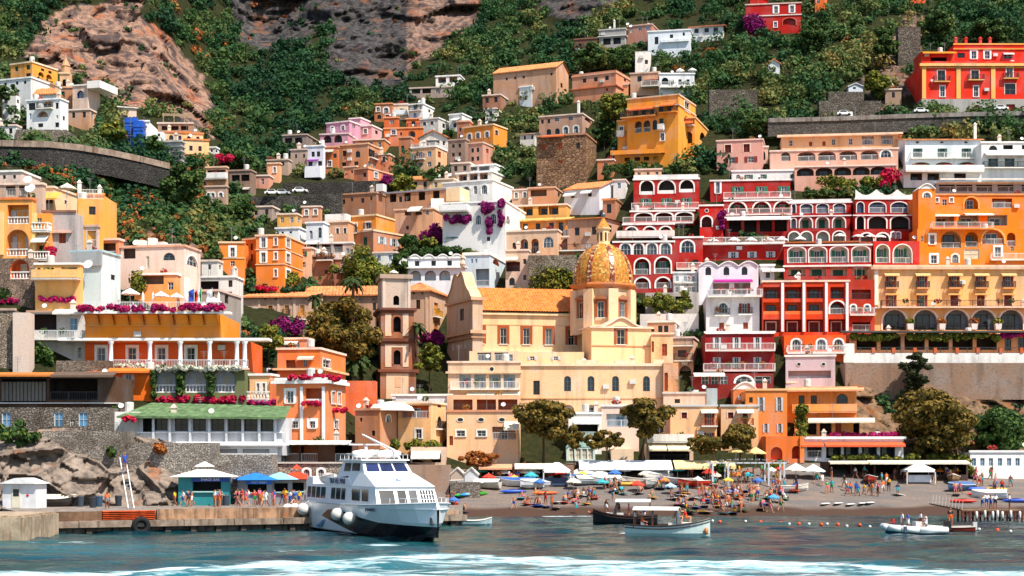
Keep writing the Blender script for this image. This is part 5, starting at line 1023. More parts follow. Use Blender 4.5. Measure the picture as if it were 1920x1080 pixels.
b.O([872, 900, 928, 955], 716, 22, 28, None, 1.2, '#cfd3d0', None, 'B').B(846, 975, 729, 1.1, 'b').oval([922], 692, 8, 8).band(698, 4, .3, '#efd9ae').A(876, 930, 735, 1.6, .7, '#f6efdf').A(931, 975, 735, 1.6, .7, '#f6efdf').O([890, 920, 950], 757, 24, 20, None, 1.2, '#c06a3a', 'k', None).W([850], 750, 6, 18, 'd').done()
b2 = Bld('terrace_floor', '', 880, 972, 974, 658, 682, 4, '#e9d7b2', root=b, Y=224); b2.O([908, 940], 669, 26, 16, None, 1.2, '#b9bfc0', 'b', 'B').W([958], 672, 7, 14, 'B').done()
# ---------------------------------------------------------------- hotels on the right
RED, RTR = '#ad1e14', '#f3ece4'
b = Bld('cream_apartment_hotel', 'long cream hotel with arched galleries and planted terraces above the red hotel', 1465, 1684, 1698, 252, 292, 7, '#e6c08c', cap='#f0e2ce', wear=.25)
b.W([1483, 1563, 1595], 268, 7, 11, 'w').W([1520, 1545], 270, 6, 8, 'o').O([1627, 1663], 263, 22, 16, None, 1., '#e6d3c2', 'b', 'w').band(251, 4, .8, '#f3d9b8', name='roof_slab').done()
b2 = Bld('second_floor', '', 1444, 1684, 1699, 279, 318, 7, '#e0b8a0', root=b, cap='#f0e2d4', wear=.25); b2.O([1512, 1550, 1590, 1630], 293, 34, 18, 's', 1.4, '#b98a78', 'b', 'd').W([1661], 288, 20, 14, 'at').O([1473], 293, 18, 18, 'a', .8, '#8a7468', 'b', None).done()
b2 = Bld('third_floor', '', 1490, 1680, 1690, 310, 345, 7, '#dcae98', root=b, cap='#f0e2d4', wear=.25); b2.O([1510, 1545, 1580, 1615, 1648], 322, 32, 16, 's', 1.6, '#7a5a50', None, 'd').done()
b2 = Bld('roof_room', '', 1571, 1609, 1626, 221, 244, 12, '#dfe3e6', root=b, cap='#f3f3f0'); b2.W(1588, 231, 10, 15, 'd').W([1576, 1602], 231, 7, 14, 's').W([1617], 229, 4, 8, 'd').done()
b = Bld('pink_wall_house', 'pale pink house with red shutters below the yellow villa', 1344, 1430, 1464, 262, 316, 12, '#d9a898', cap='#e9cdbe', wear=.3); b.W([1365, 1400], 279, 12, 15, 'R').W([1372, 1408], 300, 12, 11, 'r').W([1446], 279, 6, 12, 'o').done()
b2 = Bld('lower_arch', '', 1402, 1440, 1462, 276, 306, 8, '#cbbcae', root=b, cap='#e0d6ca'); b2.O(1425, 290, 20, 20, 'a', .8, '#5a5856', 'k', None).done()
b = Bld('tile_roof_hotel', 'white hotel with tiled roof and dark green shutters', 1697, 1697, 1840, 262, 318, 0, '#dfe3e6', wear=.2); b.roof('lean', 1.9, .4, '#d9824c').oval([1720, 1766, 1811], 267, 7, 4).W([1721, 1767, 1812], 287, 9, 17, 'G').B(1706, 1838, 297, .9, 'b').O([1728, 1770, 1812], 311, 34, 14, 's', 1.6, '#b9805a', None, 'd').chim(1828, 232, 250, 5).done()
b2 = Bld('lower_terrace', '', 1694, 1694, 1840, 316, 352, 0, '#e3e2de', root=b, wear=.25); b2.O([1718, 1750, 1800], 330, 22, 16, None, 1.2, '#6a5648', None, 'd').B(1694, 1840, 323, 1.6, 's', '#eceae4').done()
b = Bld('white_side_hotel', 'white hotel wing with awnings at the right edge below the road', 1840, 1840, 1990, 268, 340, 0, '#e4e2dc', cap='#f3f1ec', wear=.25); b.W([1862, 1893, 1935], 305, 9, 16, 'G').B(1842, 1985, 315, 1., 'k').A(1845, 1985, 286, 1.4, .5, '#f4f1ea').W([1862], 277, 16, 9, 'ad').O([1890, 1925], 276, 18, 8, None, 1., '#5a5450', None, None).done()
b = Bld('glass_terrace', 'glazed restaurant terrace with white roof above the orange building', 1755, 1755, 1990, 344, 366, 0, '#a9adb0', cap='#f3f1ec', wear=.2); b.O([1775, 1808, 1845, 1885, 1930], 353, 30, 13, None, 2., '#4a5056', 'b', None).A(1757, 1985, 336, 2., .2, '#f1eee6').done()
L = dict(wear=.28, cap=RTR)
r1 = Bld('red_hotel_left_wing', 'dark red hotel wing with three big white rimmed arches beside the dome', 1188, 1311, 1332, 336, 394, 5, RED, cat='hotel', **L)
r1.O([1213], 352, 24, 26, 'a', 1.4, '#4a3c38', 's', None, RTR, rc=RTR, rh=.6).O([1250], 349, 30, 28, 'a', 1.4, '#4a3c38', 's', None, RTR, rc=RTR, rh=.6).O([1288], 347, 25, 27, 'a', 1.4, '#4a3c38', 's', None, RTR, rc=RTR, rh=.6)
r1.W([1211, 1250, 1287], 379, 10, 13, 'g').B(1184, 1310, 393, 1.2, 'b', RTR, '#f1ece4').par(9, 's', '#e9e4dc').W([1320], [344, 372], 5, 14, 'at').done()
k = Bld('gallery', '', 1182, 1302, 1320, 396, 420, 5, RED, root=r1, **L); k.O([1207, 1245, 1283], 407, 32, 15, 's', 1.4, '#5c2420', None, None, RTR).B(1168, 1300, 420, 1.3, 'b', RTR, '#f1ece4').done()
k = Bld('lower_gallery', '', 1168, 1264, 1280, 421, 446, 5, RED, root=r1, **L); k.O([1184, 1218, 1248], 433, 22, 14, 'a', 1.2, '#5c3028', None, None, RTR).B(1156, 1264, 446, 1.4, 's', '#ece4da', '#f1ece4').A(1182, 1262, 451, 1., .3, '#f4f0e8').done()
k = Bld('base', '', 1150, 1264, 1266, 454, 548, 4, RED, root=r1, wear=.28, cap=RTR); k.W([1173, 1197, 1222, 1248], 467, 19, 21, 'at').O([1204], 500, 27, 30, 'a', 1.3, '#a8261c', 'b', 'g', RTR, dw=.36).O([1243], 498, 29, 31, 'a', 1.3, '#a8261c', 'b', 'g', RTR, dw=.36).O([1204, 1243], 531, 27, 20, 'a', 1.2, '#8e1d15', 'b', None, RTR).done()
k = Bld('stair_tower', '', 1312, 1356, 1362, 386, 452, 6, '#c8241a', root=r1, wear=.22, cap=RTR); k.oval([1325], 395, 6, 6, RTR).O([1325], 416, 19, 20, 'a', 1., '#6a3028', None, None, RTR).done()
k = Bld('right_base', '', 1262, 1318, 1320, 446, 502, 4, RED, root=r1, **L); k.W([1289], 462, 25, 23, 'at').W([1304], 492, 10, 10, 'd').B(1268, 1316, 505, 1.2, 'b', RTR).done()
r2 = Bld('red_hotel_middle_wing', 'red hotel middle wing with green doors, white railings and sunshades', 1332, 1482, 1486, 338, 374, 5, RED, cat='hotel', **L)
r2.W([1383, 1428, 1470], 357, 11, 14, 'g').W([1346], 350, 7, 24, 'wT').B(1356, 1482, 373, 1.2, 'b', RTR, '#f1ece4').done()
k = Bld('white_roof_floor', '', 1372, 1500, 1512, 320, 338, 5, '#e9e8e2', root=r2, wear=.26, cap='#f6f4ee'); k.W([1404, 1430, 1490], 331, 8, 8, 'g').W([1384], 331, 9, 8, 'a').done()
k = Bld('arch_floor', '', 1358, 1484, 1488, 376, 404, 5, RED, root=r2, **L); k.O([1383, 1428, 1468], 388, 32, 21, 'a', 1.3, '#b9261b', None, 'g', RTR, dw=.3).B(1358, 1484, 404, 1.2, 'b', RTR, '#f1ece4').done()
k = Bld('restaurant_floor', '', 1360, 1480, 1484, 408, 446, 5, RED, root=r2, **L); k.O([1378, 1407, 1436, 1464], 424, 23, 22, None, 1.6, '#3a2a28', None, None).A(1362, 1482, 408, 1.8, .5, '#f6f2ea').done()
k = Bld('terrace_wall', '', 1314, 1470, 1474, 456, 486, 5, RED, root=r2, **L); k.B(1314, 1470, 458, 1.0, 'b', RTR, '#e9e0d6').W([1375, 1410, 1445], 478, 9, 11, 's').done()
r3 = Bld('red_hotel_arcade_wing', 'red hotel wing with rows of white rimmed arches and blue glazed rooms', 1480, 1596, 1608, 380, 404, 6, RED, cat='hotel', **L)
r3.O([1488], 391, 8, 18, 'a', .6, '#6a7f9a', None, None, RTR, .12).O([1512, 1542, 1574], 391, 22, 18, 's', .9, '#5d7596', 'b', 'B', RTR, .14, dw=.7).par(8, 's', '#e3e0da').done()
k = Bld('door_floor', '', 1480, 1594, 1606, 404.5, 431, 6, RED, root=r3, wear=.28); k.O([1488], 419, 9, 18, 'a', .6, '#8a94a0', None, None, RTR, .14).O([1511, 1542, 1573], 417, 23, 22, 'a', 1.1, '#c9beb0', None, 'gd', RTR, .18, dw=.5).band(404, 2, .2, RTR).done()
k = Bld('parasol_floor', '', 1478, 1594, 1606, 432, 456, 6, '#96190f', root=r3, wear=.28); k.O([1488, 1512, 1543, 1573], 444, 22, 18, 'a', 1.2, '#b8c0b8', None, None, RTR, .18).band(455, 3, 1.4, '#b0703c', name='planter_edge').done()
k = Bld('room_floor', '', 1470, 1634, 1640, 460, 498, 5, RED, root=r3, wear=.28, cap=RTR); k.O([1494, 1533, 1573, 1614], 478, 33, 30, 's', 1.3, '#e6ddd2', 'b', 'g', RTR, .14, dw=.34).done()
k = Bld('lower_floor', '', 1470, 1632, 1638, 499, 522, 5, '#b9301e', root=r3, wear=.26, cap='#f1e6da'); k.O([1494, 1533, 1573, 1614], 509, 33, 17, None, 1.3, '#e3c3b0', None, 'gd').done()
r4 = Bld('red_hotel_end_wing', 'red hotel end wing with scalloped white parapet next to the orange building', 1604, 1604, 1722, 374, 404, 0, RED, cat='hotel', **L)
r4.O([1613], 389, 13, 20, 'a', .9, '#5d7596', None, 'B', RTR, .12).O([1645, 1686], 389, 31, 20, 's', 1., '#54698a', 'b', 'B', RTR, .14, dw=.7).done()
k = Bld('arch_floor', '', 1602, 1602, 1722, 404.5, 434, 0, RED, root=r4, wear=.28); k.O([1613], 418, 14, 24, 'a', 1., '#3c3230', None, None, RTR).O([1645, 1687], 417, 33, 24, 's', 1.2, '#4a403c', None, None, RTR).band(404, 2, .3, RTR).done()
k = Bld('terrace_floor', '', 1600, 1600, 1720, 434, 455, 0, '#a31c12', root=r4, wear=.28); k.O([1625, 1655], 445, 24, 15, 'a', 1., '#8a8078', None, None, RTR).W([1675, 1684], 440, 7, 13, 'at').band(456, 2, 1., '#b9683a', name='planter_edge').done()
k = Bld('tall_arches', '', 1638, 1638, 1724, 452, 500, 0, '#c8241a', root=r4, wear=.22); k.O([1655], 476, 24, 34, 'a', 1.2, '#e0d8cc', 'b', 'g', RTR, .15, dw=.35).O([1692], 476, 34, 35, 'a', 1.2, '#e0d8cc', 'b', 'g', RTR, .15, dw=.3).done()
mb = MB()
for i in range(3):
 x0, x1 = r4.a1*i/3, r4.a1*(i+1)/3
 for j in range(8):
  t0, t1 = j/8, (j+1)/8; f_ = lambda t: 1.5-1.0*math.sin(math.pi*t); xa, xb = x0+(x1-x0)*t0, x0+(x1-x0)*t1; z = r4.h+.26
  mb.hexa([(xa,0,z),(xb,0,z),(xb,.2,z),(xa,.2,z),(xa,0,z+f_(t0)),(xb,0,z+f_(t1)),(xb,.2,z+f_(t1)),(xa,.2,z+f_(t0))])
r4.add(mb, 'scalloped_parapet', plaster('#e9e4dc', .2))
b = Bld('orange_palazzo', 'bright orange house with arched loggias and red chairs', 1722, 1722, 1990, 366, 428, 0, '#f08a1e', Y=266, cat='house', wear=.22, cap='#e9a860')
b.W([1738], 366, 1, 1, 'w').W([1757, 1784], 375, 6, 7, 'wt').W(1771, 379, 9, 11, 'w').O([1821], 381, 26, 22, 'a', 1., '#e0801c', None, 'w', '#f5b056').O([1879], 381, 38, 18, None, 1.2, '#c86a14', 'b', 'w').W([1747], 392, 5, 5, 'd').O([1770, 1816, 1870], 413, 38, 20, None, 1.6, '#b0a49a', None, 'w').A(1747, 1796, 402, 1.3, .3, '#f3ece0').A(1806, 1860, 400, 1.3, .3, '#f3ece0').W([1734], 417, 6, 7, 'wt').O([1910], 400, 26, 24, 'a', 1., '#c8761e', 'b', None).done()
b2 = Bld('arch_floor', '', 1720, 1720, 1990, 429, 497, 0, '#f28c1c', root=b, Y=264, wear=.22); b2.B(1744, 1860, 429, 1.0, 'b', '#d9d4cc', '#f0a040').O([1783], 449, 38, 32, 'a', 1.5, '#b88a5c', 'b', 'd').O([1822], 449, 24, 29, 'a', 1.3, '#c2772a', 'b', 'd').O([1862], 443, 42, 30, 'a', 1.2, '#e98a2c', 'b', 'w', '#f6c06a').O([1896], 449, 16, 26, 'a', 1., '#c8661c', 'b', None).W([1748], 449, 9, 17, 'wT').W([1729], 448, 5, 10, 'w').W([1751], 486, 11, 15, 'wT').W([1791], 485, 12, 16, 'at').W([1822], 476, 28, 19, 'p').W([1871], 472, 11, 18, 'wT').W([1898], 466, 7, 8, 'w').B(1856, 1990, 487, .8, 'b').done()
b2 = Bld('corner_turret', '', 1722, 1722, 1754, 354, 400, 0, '#f28e22', root=b, Y=262, dep=4, wear=.22); b2.W(1738, 366, 14, 9, 'at').vaults(1, .9, '#f6f0e4').done()
ch2 = Bld('cream_hotel', 'cream hotel with dark red shutters, yellow awnings and a long white arcade', 1638, 1638, 1990, 500, 574, 0, '#ecc27e', Y=254, cat='hotel', wear=.26, cap='#e6d2b0')
XS = [1671, 1729, 1789, 1839, 1890, 1950]
ch2.W(XS, 525, 10, 25, 'r').W(XS[:2], 564, 10, 22, 'r').W(XS[2:], 563, 15, 22, 'R').band(503, 5, .5, '#d9c4a4').pil([1643], 503, 572, 7, '#e6e0d4')
for x in XS: ch2.A(x-14, x+14, 512, .9, .35, '#ecbf80').B(x-12, x+12, 540, .9, 'k', None, '#e0a860')
for x in XS: ch2.A(x-13, x+13, 549, .7, .2, '#e0a860')
ch2.done()
k = Bld('arcade_floor', '', 1638, 1638, 1990, 576, 622, 0, '#efc27a', root=ch2, Y=252, wear=.26); k.B(1650, 1988, 576, 1.2, 'k', None, '#e9dcc4').O([1677, 1735, 1794, 1844, 1896, 1950], 600, 44, 38, 'a', 1.6, '#8d97a0', 'k', 'd', '#f3ead8', .25, dw=.6).band(577, 3, .3, '#dfe0dc').done()
k = Bld('garden_floor', '', 1592, 1592, 1990, 626, 660, 0, '#c98a52', root=ch2, Y=250, wear=.3); k.O([1625, 1670, 1715, 1760, 1805, 1850], 643, 38, 26, None, 2.2, '#4a3826', None, None).W([1890, 1915], 645, 12, 24, 'd').band(623, 3, 1.5, '#5a5450', name='terrace_slab').done()
tw = Bld('white_terrace_wall', 'white terrace wall with railing and terracotta posts over the stone wall', 1588, 1588, 1990, 662, 680, 0, '#e9e4dc', Y=246, cat='wall', wear=.45, dep=4, found=1.5)
for i, x in enumerate((1601, 1638, 1676, 1716, 1754, 1795, 1834, 1877, 1916)): tw.bx(x-3, x+3, 652, 662, -.1, .5, '#c96a3a', 'post')
tw.putm('railing', rail_mesh(tw.a1, 'k', .9), T(0, .2, tw.h)); tw.bx(1582, 1602, 644, 680, -.6, 1.5, '#ece8e0', 'end_pier'); tw.done()
Bld('retaining_wall', 'tall brown stained retaining wall under the white terrace wall', 1585, 1585, 1990, 680.5, 730, 0, '#94806c', Y=236.4, cat='wall', wear=.9, dep=4, found=1.5, free_y=True).done()
b = Bld('vaulted_white_house', 'white house with three roof vaults and dark arched windows below the red hotel', 1310, 1422, 1428, 498, 556, 4, '#e3dcdf', wear=.25); b.W([1328, 1362, 1396], 508, 11, 16, 'ad').vaults(3, .75, '#e6dcda').A(1338, 1410, 524, 1.8, .4, '#b81a8e').O([1352, 1392], 541, 30, 20, None, 1.2, '#a88a84', None, None).done()
k = Bld('lower_floors', '', 1324, 1424, 1432, 556, 626, 4, '#ddd3d0', root=b, wear=.4); k.B(1326, 1428, 556, 1.3, 'b').W([1356], 577, 17, 19, 'at').W([1396], 578, 10, 18, 'r').B(1340, 1368, 591, .7, 'k').B(1384, 1410, 589, .6, 'k').W([1353, 1398], 611, 9, 12, 'o').done()
b = Bld('side_house', 'narrow white house with awning right of the vaulted white house', 1426, 1452, 1474, 498, 530, 4, '#e6e2dc', cap='#f3f0ea'); b.A(1428, 1470, 504, 1.2, .4, '#f3efe8').W([1440, 1456], 516, 8, 10, 'd').done()
b = Bld('columned_red_hotel', 'orange red hotel with white column grid and balconies', 1430, 1592, 1596, 528, 628, 3, '#cf4418', cat='hotel', wear=.26, cap='#f1dfc8')
b.O([1447, 1487, 1528], 549, 32, 22, None, 1.4, '#c83c18', 'k', 'd').O([1570], 549, 26, 22, None, 1.4, '#c83c18', 'k', 'd').O([1447, 1487, 1528], 578, 32, 23, None, 1.3, '#e8621c', 's', 'd', rc='#e9783a', rh=.5).O([1570], 577, 28, 24, 'a', 1.3, '#b8301a', 'b', 'd', '#f3ece2').O([1447, 1487, 1528, 1570], 611, 32, 24, None, 1.3, '#a82a18', None, 'R').pil([1467, 1507, 1549, 1588], 530, 622, 5, '#ece8e4', .3).done()  # Middle loggia row: light put into the brighter orange of its back walls
k = Bld('dark_red_side', '', 1590, 1590, 1640, 524, 628, 0, '#b83418', root=b, wear=.26); k.O([1615], 552, 36, 18, None, 1.2, '#c8481c', 'k', None).W([1617], 541, 1, 1, 'd').W([1600, 1626], 578, 9, 12, 'at').B(1592, 1638, 590, .8, 'b').O([1615], 612, 34, 16, None, 1.2, '#7a2012', 'b', None).done()
k = Bld('orange_base', '', 1470, 1586, 1590, 628, 668, 3, '#e2601c', root=b, wear=.26); k.W([1493, 1540, 1572], 646, 17, 20, 'at').B(1474, 1584, 662, 1.6, 'b', '#f0ece6').done()
b = Bld('mauve_house', 'pale mauve house with two round windows and a white roof edge', 1473, 1566, 1586, 668, 730, 10, '#c9b4bb', cap='#f3f0ea', wear=.2); b.oval([1498, 1544], 683, 7, 6).O([1518], 702, 80, 14, None, 1., '#c0a0a0', None, None).W([1574], [692], 4, 18, 'o').done()
b = Bld('dark_red_hotel', 'dark red small hotel with white shutters and long balconies', 1322, 1452, 1456, 624, 700, 3, '#94161a', cat='hotel', wear=.26, cap='#f1ece6')
b.W([1344, 1381, 1420], 643, 7, 20, 's').B(1322, 1452, 657, 1.2, 'b', RTR, '#e9dcd4').W([1344, 1381, 1420], 680, 7, 20, 's').B(1318, 1452, 695, 1.4, 'b', RTR, '#e9dcd4').vaults(1, .01).done()
k = Bld('ground_floor', '', 1300, 1450, 1454, 700, 730, 3, '#8a2a24', root=b, wear=.2); k.A(1300, 1358, 699, 1.6, .4, '#f4efe6').W([1322, 1340, 1357], 713, 14, 15, 'w').W([1395], 712, 34, 14, 'at').W([1430], 712, 30, 14, 'w').done()
b = Bld('ochre_villa', 'ochre villa with arched window and terraces above the beach restaurant', 1475, 1606, 1652, 728, 790, 12, '#efa44e', Y=226, wear=.26, cap='#f3d3a0')
b.W([1503, 1526], 752, 11, 21, 'd').W([1579], 750, 22, 25, 'ab').A(1476, 1620, 728, 1.4, .3, '#f0a878').B(1486, 1606, 772, 1.6, 's', '#f0ac5c', '#f3c88a').W([1628, 1642], 748, 7, 12, 'o').done()
k = Bld('lower_floor', '', 1490, 1612, 1652, 786, 825, 12, '#e8a050', root=b, Y=223.5, wear=.26); k.O([1520, 1548], 803, 22, 24, None, 1.6, '#3a2c22', None, None).W([1572], 802, 12, 20, 'o').O([1610], 803, 20, 24, None, 1.4, '#2c2420', None, None).A(1516, 1640, 784, 2.4, .5, '#f6e6c8').done()
k = Bld('left_wing', '', 1398, 1476, 1480, 732, 842, 3, '#e28f42', root=b, Y=223, wear=.2, cap='#f0c48c'); k.W([1427, 1461], 758, 7, 26, 's').W([1444, 1452], 752, 3, 9, 's').W([1408], 750, 7, 10, 'd').W([1436, 1462], 803, 6, 17, 's').W([1450], 798, 3, 8, 'd').W([1432], 790, 8, 20, 'd').done()
k = Bld('roof_room', '', 1476, 1550, 1552, 718, 730, 6, '#e9b678', root=b, Y=229, cap='#f6e6cc'); k.par(12, 'h', '#f0ece6').done()
# ---------------------------------------------------------------- left side: houses, terraces, restaurants
b = Bld('small_flat_house', 'small flat roofed house with a white balcony above the ravine', 386, 424, 428, 314, 348, 8, '#c9a684', cap='#e3c8a8'); b.O([406], 324, 34, 10, None, 1., '#5a4a40', None, None).B(386, 426, 336, 1., 's', '#e9e6e0').done()
b = Bld('blue_arched_house', 'pale house with small blue arches under the flat roofed house', 386, 424, 428, 350, 374, 8, '#b9a390', cap='#d0bfac'); b.W([391, 399, 414], 366, 7, 9, 'at').done()
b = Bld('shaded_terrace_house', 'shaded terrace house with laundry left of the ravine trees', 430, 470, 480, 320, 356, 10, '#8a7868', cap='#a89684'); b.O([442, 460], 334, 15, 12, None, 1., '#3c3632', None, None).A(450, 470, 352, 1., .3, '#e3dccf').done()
b = Bld('white_bungalow', 'little white bungalow above the ravine beside the scaffolded house', 392, 404, 411, 277, 292, 10, '#eceae4', cap='#f3f1ec'); b.W([397, 406], 282, 4, 6, 'ad').done()
b = Bld('yellow_end_house', 'yellow house with a railed roof terrace and one brown window at the left', 60, 146, 194, 372, 452, -16, '#e9a94c', Y=206, wear=.15); b.W([173], 395, 12, 15, 'b').par(11, 'b').done()
b = Bld('yellow_end_block', 'plain yellow end wall beside the dry slope with white chimneys on top', 145, 145, 194, 366, 470, 0, '#f0b552', Y=209, wear=.15, dep=7, cap='#e8a23e'); b.W([173], 395, 12, 15, 'b').par(11, 'b').chim(149, 340, 358, 6).chim(187, 349, 366, 6).done()
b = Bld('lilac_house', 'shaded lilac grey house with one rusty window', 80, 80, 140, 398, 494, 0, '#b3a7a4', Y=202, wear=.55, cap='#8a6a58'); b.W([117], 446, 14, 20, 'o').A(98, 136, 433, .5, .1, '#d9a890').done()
b = Bld('loggia_house', 'yellow house with white balusters and an arched loggia at the left edge', -40, 60, 68, 374, 482, 4, '#f3b45c', Y=200, wear=.15, cap='#e8863a')
b.O([34], 402, 40, 36, None, 1.5, '#e68f38', 'x', 's').O([33], 455, 42, 50, 'a', 1.6, '#ee9a3e', 'x', 's', dw=.4).pil([3, 61], 398, 478, 9, '#f6d48e', .3).done()
k = Bld('stone_arch_floor', '', -40, 62, 66, 484, 530, 4, '#a58672', root=b, Y=198, mat=stone('#b09684', 2.6)); k.O([37], 504, 36, 38, 'a', 1.5, '#e8762a', 'x', 'p', dw=.35).done()
k = Bld('right_balconies', '', 66, 94, 97, 400, 492, 4, '#efa44a', root=b, Y=201, wear=.15); k.B(66, 96, 434, 1.2, 'x').B(66, 97, 488, 1.2, 'x').A(66, 93, 441, 1.6, .9, '#f6f0e2').W([74], 418, 8, 20, 'w').W([78], 470, 9, 20, 'd').done()
k = Bld('roof_terrace', '', -40, 80, 86, 346, 376, 4, '#c9b8a4', root=b, Y=204, wear=.4, cap='#e9dcc8'); k.O([20, 45], 358, 18, 18, None, 1.2, '#8a7a6c', 'b', None).dish(53, 337, 8, 1.).dish(57, 353, 10, 1.2).done()
b = Bld('cream_upper_left_house', 'cream house with a yellow awning under the satellite dishes', 62, 100, 146, 352, 410, 10, '#f0d8a8', Y=212, wear=.2, cap='#f3e6cc'); b.A(70, 116, 362, 1.6, 1., '#f6b04a').W([123], 379, 5, 7, 'dt').O([92], 376, 30, 10, None, .8, '#c96a30', None, None).done()
b = Bld('white_upper_left_house', 'pale house with white parapet at the top of the left cluster', -20, 40, 75, 322, 352, 8, '#e0d3c6', Y=216, cap='#f1ebe2'); b.W([8, 27], 332, 5, 7, 'd').done()
b = Bld('yellow_terrace_house', 'low yellow house with two arched doors and a white roof', 66, 150, 156, 496, 545, 3, '#f0c070', Y=196, wear=.2, cap='#ece8e0'); b.W([73, 98], 511, 8, 17, 'ad').O([130], 512, 30, 22, None, 1.4, '#c9ccc8', 'b', None).B(66, 152, 523, 1.4, 's', '#f3c878').done()
b = Bld('turquoise_white_house', 'white and pale turquoise house with a big satellite dish', 134, 190, 226, 472, 580, 12, '#c9dde0', Y=200, wear=.2, cap='#a8c8d0'); b.dish(166, 496, 9.5, 1.).W([150], 500, 8, 12, 'd').W([212], 520, 8, 10, 'd').bx(134, 190, 472, 498, -.3, 0, '#a3a7a8', 'upper_wall').done()
b = Bld('pergola_house', 'pale house with laundry and an orange pergola on its roof', 136, 182, 192, 425, 476, 8, '#cfc4b8', Y=206, cap='#c9b4a0'); b.O([152, 172], 448, 16, 30, None, 1.2, '#a89488', 'b', None).W([160], 468, 1, 1, 'd').done()
b = Bld('orange_roof_house', 'small orange house with white posts left of the white terraces', 188, 222, 232, 450, 502, 10, '#e0905a', Y=208, cap='#e9d6c4'); b.O([205], 470, 24, 28, None, 1.2, '#7a5a48', 'b', None).done()
b = Bld('white_terrace_house', 'long white house with big arched windows and roof clutter', 226, 345, 376, 462, 540, 10, '#e9ddce', Y=211, wear=.25, cap='#e0b89a'); b.W([317], 481, 23, 14, 'ab').W([360], 489, 20, 19, 'at').O([243], 474, 22, 22, None, .8, '#6a5a50', None, None).W([258], 488, 8, 16, 'p').W([277], 492, 6, 22, 'p').dish(255, 455, 6).done()
for x, y, w, h in ((262, 455, 14, 10), (283, 452, 12, 12), (300, 458, 16, 9), (325, 461, 26, 7)): b.bx(x-w/2, x+w/2, y-h/2, y+h/2+6, 1, 2.2, '#e8e2da', 'roof_tank')
b = Bld('white_right_house', 'white house with dark garage opening under the orange villa', 372, 440, 456, 520, 580, 6, '#e6ddd4', Y=220, wear=.3, cap='#f1ece4'); b.O([392], 538, 36, 22, None, 1.2, '#3a302c', None, None).W([432], 532, 8, 12, 'd').O([425], 555, 20, 16, None, 1., '#9a5a3c', None, None).done()
b = Bld('pool_terrace_house', 'orange and white house with slanted roof above the parasol terrace', 252, 330, 350, 515, 560, 6, '#efa85a', Y=209, wear=.2, cap='#f1ece4'); b.O([287], 525, 40, 16, None, 1., '#8a6a54', None, None).W([320], 536, 10, 14, 'w').bx(345, 352, 520, 556, -.6, .4, '#f1ece6', 'chimney').done()
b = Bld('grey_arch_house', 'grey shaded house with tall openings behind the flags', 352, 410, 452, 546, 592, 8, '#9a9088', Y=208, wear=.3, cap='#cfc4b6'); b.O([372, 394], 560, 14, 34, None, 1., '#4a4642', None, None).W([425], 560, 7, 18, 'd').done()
b = Bld('orange_terrace_hotel', 'orange hotel with curved fascia, flower lined terrace and white columns', 160, 160, 412, 588, 640, 0, '#f49a28', Y=189, wear=.08, cat='hotel', dep=14, found=.05)
mb = MB(); a1 = b.a1; n = 9
for i in range(n):
 x0, x1 = a1*i/n, a1*(i+1)/n; k = 8
 for j in range(k):
  t0, t1 = math.pi/2*j/k, math.pi/2*(j+1)/k; y0, z0, y1, z1 = -1.2*(1-math.cos(t0)), b.h-.2-1.3*(1-math.sin(t0)), -1.2*(1-math.cos(t1)), b.h-.2-1.3*(1-math.sin(t1))
  mb.quad((x0+.12, y0-.02, z0), (x1-.12, y0-.02, z0), (x1-.12, y1-.02, z1), (x0+.12, y1-.02, z1))
 for xx in (x0+.1, x1-.1):
  mb.poly([(xx, .0, b.h-1.5), (xx, -.05, b.h-1.5), (xx, -.4, b.h-1.0), (xx, -1.2, b.h-.2), (xx, 0, b.h-.2)])
b.add(mb, 'scalloped_fascia', plaster('#f7a83a', .1)); b.band(588, 4, 1.5, '#f3efe6', name='terrace_edge').oval([178], 595, 14, 9, '#f0b050').band(611, 1.5, .15, '#f7b550').done()
b.putm('railing', rail_mesh(a1, 'b', 1., '#eeeeec'), T(0, -1.2, b.h+.3))
k = Bld('loggia_floor', '', 160, 160, 470, 640.5, 694, 0, '#e8691e', root=b, Y=191.5, wear=.1); k.W([190, 248, 303, 358], 664, 16, 24, 'wT').band(639, 5, 2.6, '#f1eee8', name='pergola_beam').done()
for x in (208, 281, 338, 393, 444, 459):
 p = P(x, 690, 188); q = P(x, 640, 188); mb = MB(); hh = q.z-p.z; mb.lathe([(.34, 0), (.34, .2), (.27, .25), (.24, hh-.35), (.36, hh-.15), (.36, hh)], 12); mb.obj('column', plain('#eef0f3', .6), b.root, b.RM.inverted() @ Matrix.Translation(p), True)
b.putm('balcony', rail_mesh(16.2, 'b', 1., '#e9ebec'), b.M.inverted() @ Matrix.Translation(P(210, 690, 187.7)))
k = Bld('arcade_floor', '', 286, 286, 458, 693, 752, 0, '#6a7048', root=b, Y=186.6, wear=.3); k.O([310, 367, 421], 716, 38, 40, 's', 1.6, '#d5d0d4', 'x', 'p', None, dw=.3, rc='#f1efe9').band(692, 3, .6, '#efe6d4').done()
k = Bld('shutter_room', '', 165, 165, 286, 696, 740, 0, '#ef7a1c', root=b, Y=187.6, wear=.1); k.W([241], 715, 11, 27, 's').W([208], 712, 8, 22, 'o').A(206, 284, 690, 1.2, .4, '#ee7a2a').done()
b = Bld('balcony_house', 'pale house with white railing and blue door left of the orange hotel', 52, 52, 162, 586, 640, 0, '#cfc8c0', Y=192, wear=.4, cap='#b99a80'); b.O([80], 604, 52, 30, None, 1.6, '#4a3a34', None, None).W([138], 608, 16, 24, 'B').B(52, 160, 636, 1.4, 'b', '#dfe6e8').A(104, 158, 580, 1.4, .5, '#f1e6d8').W([149], 661, 8, 20, 'a').done()
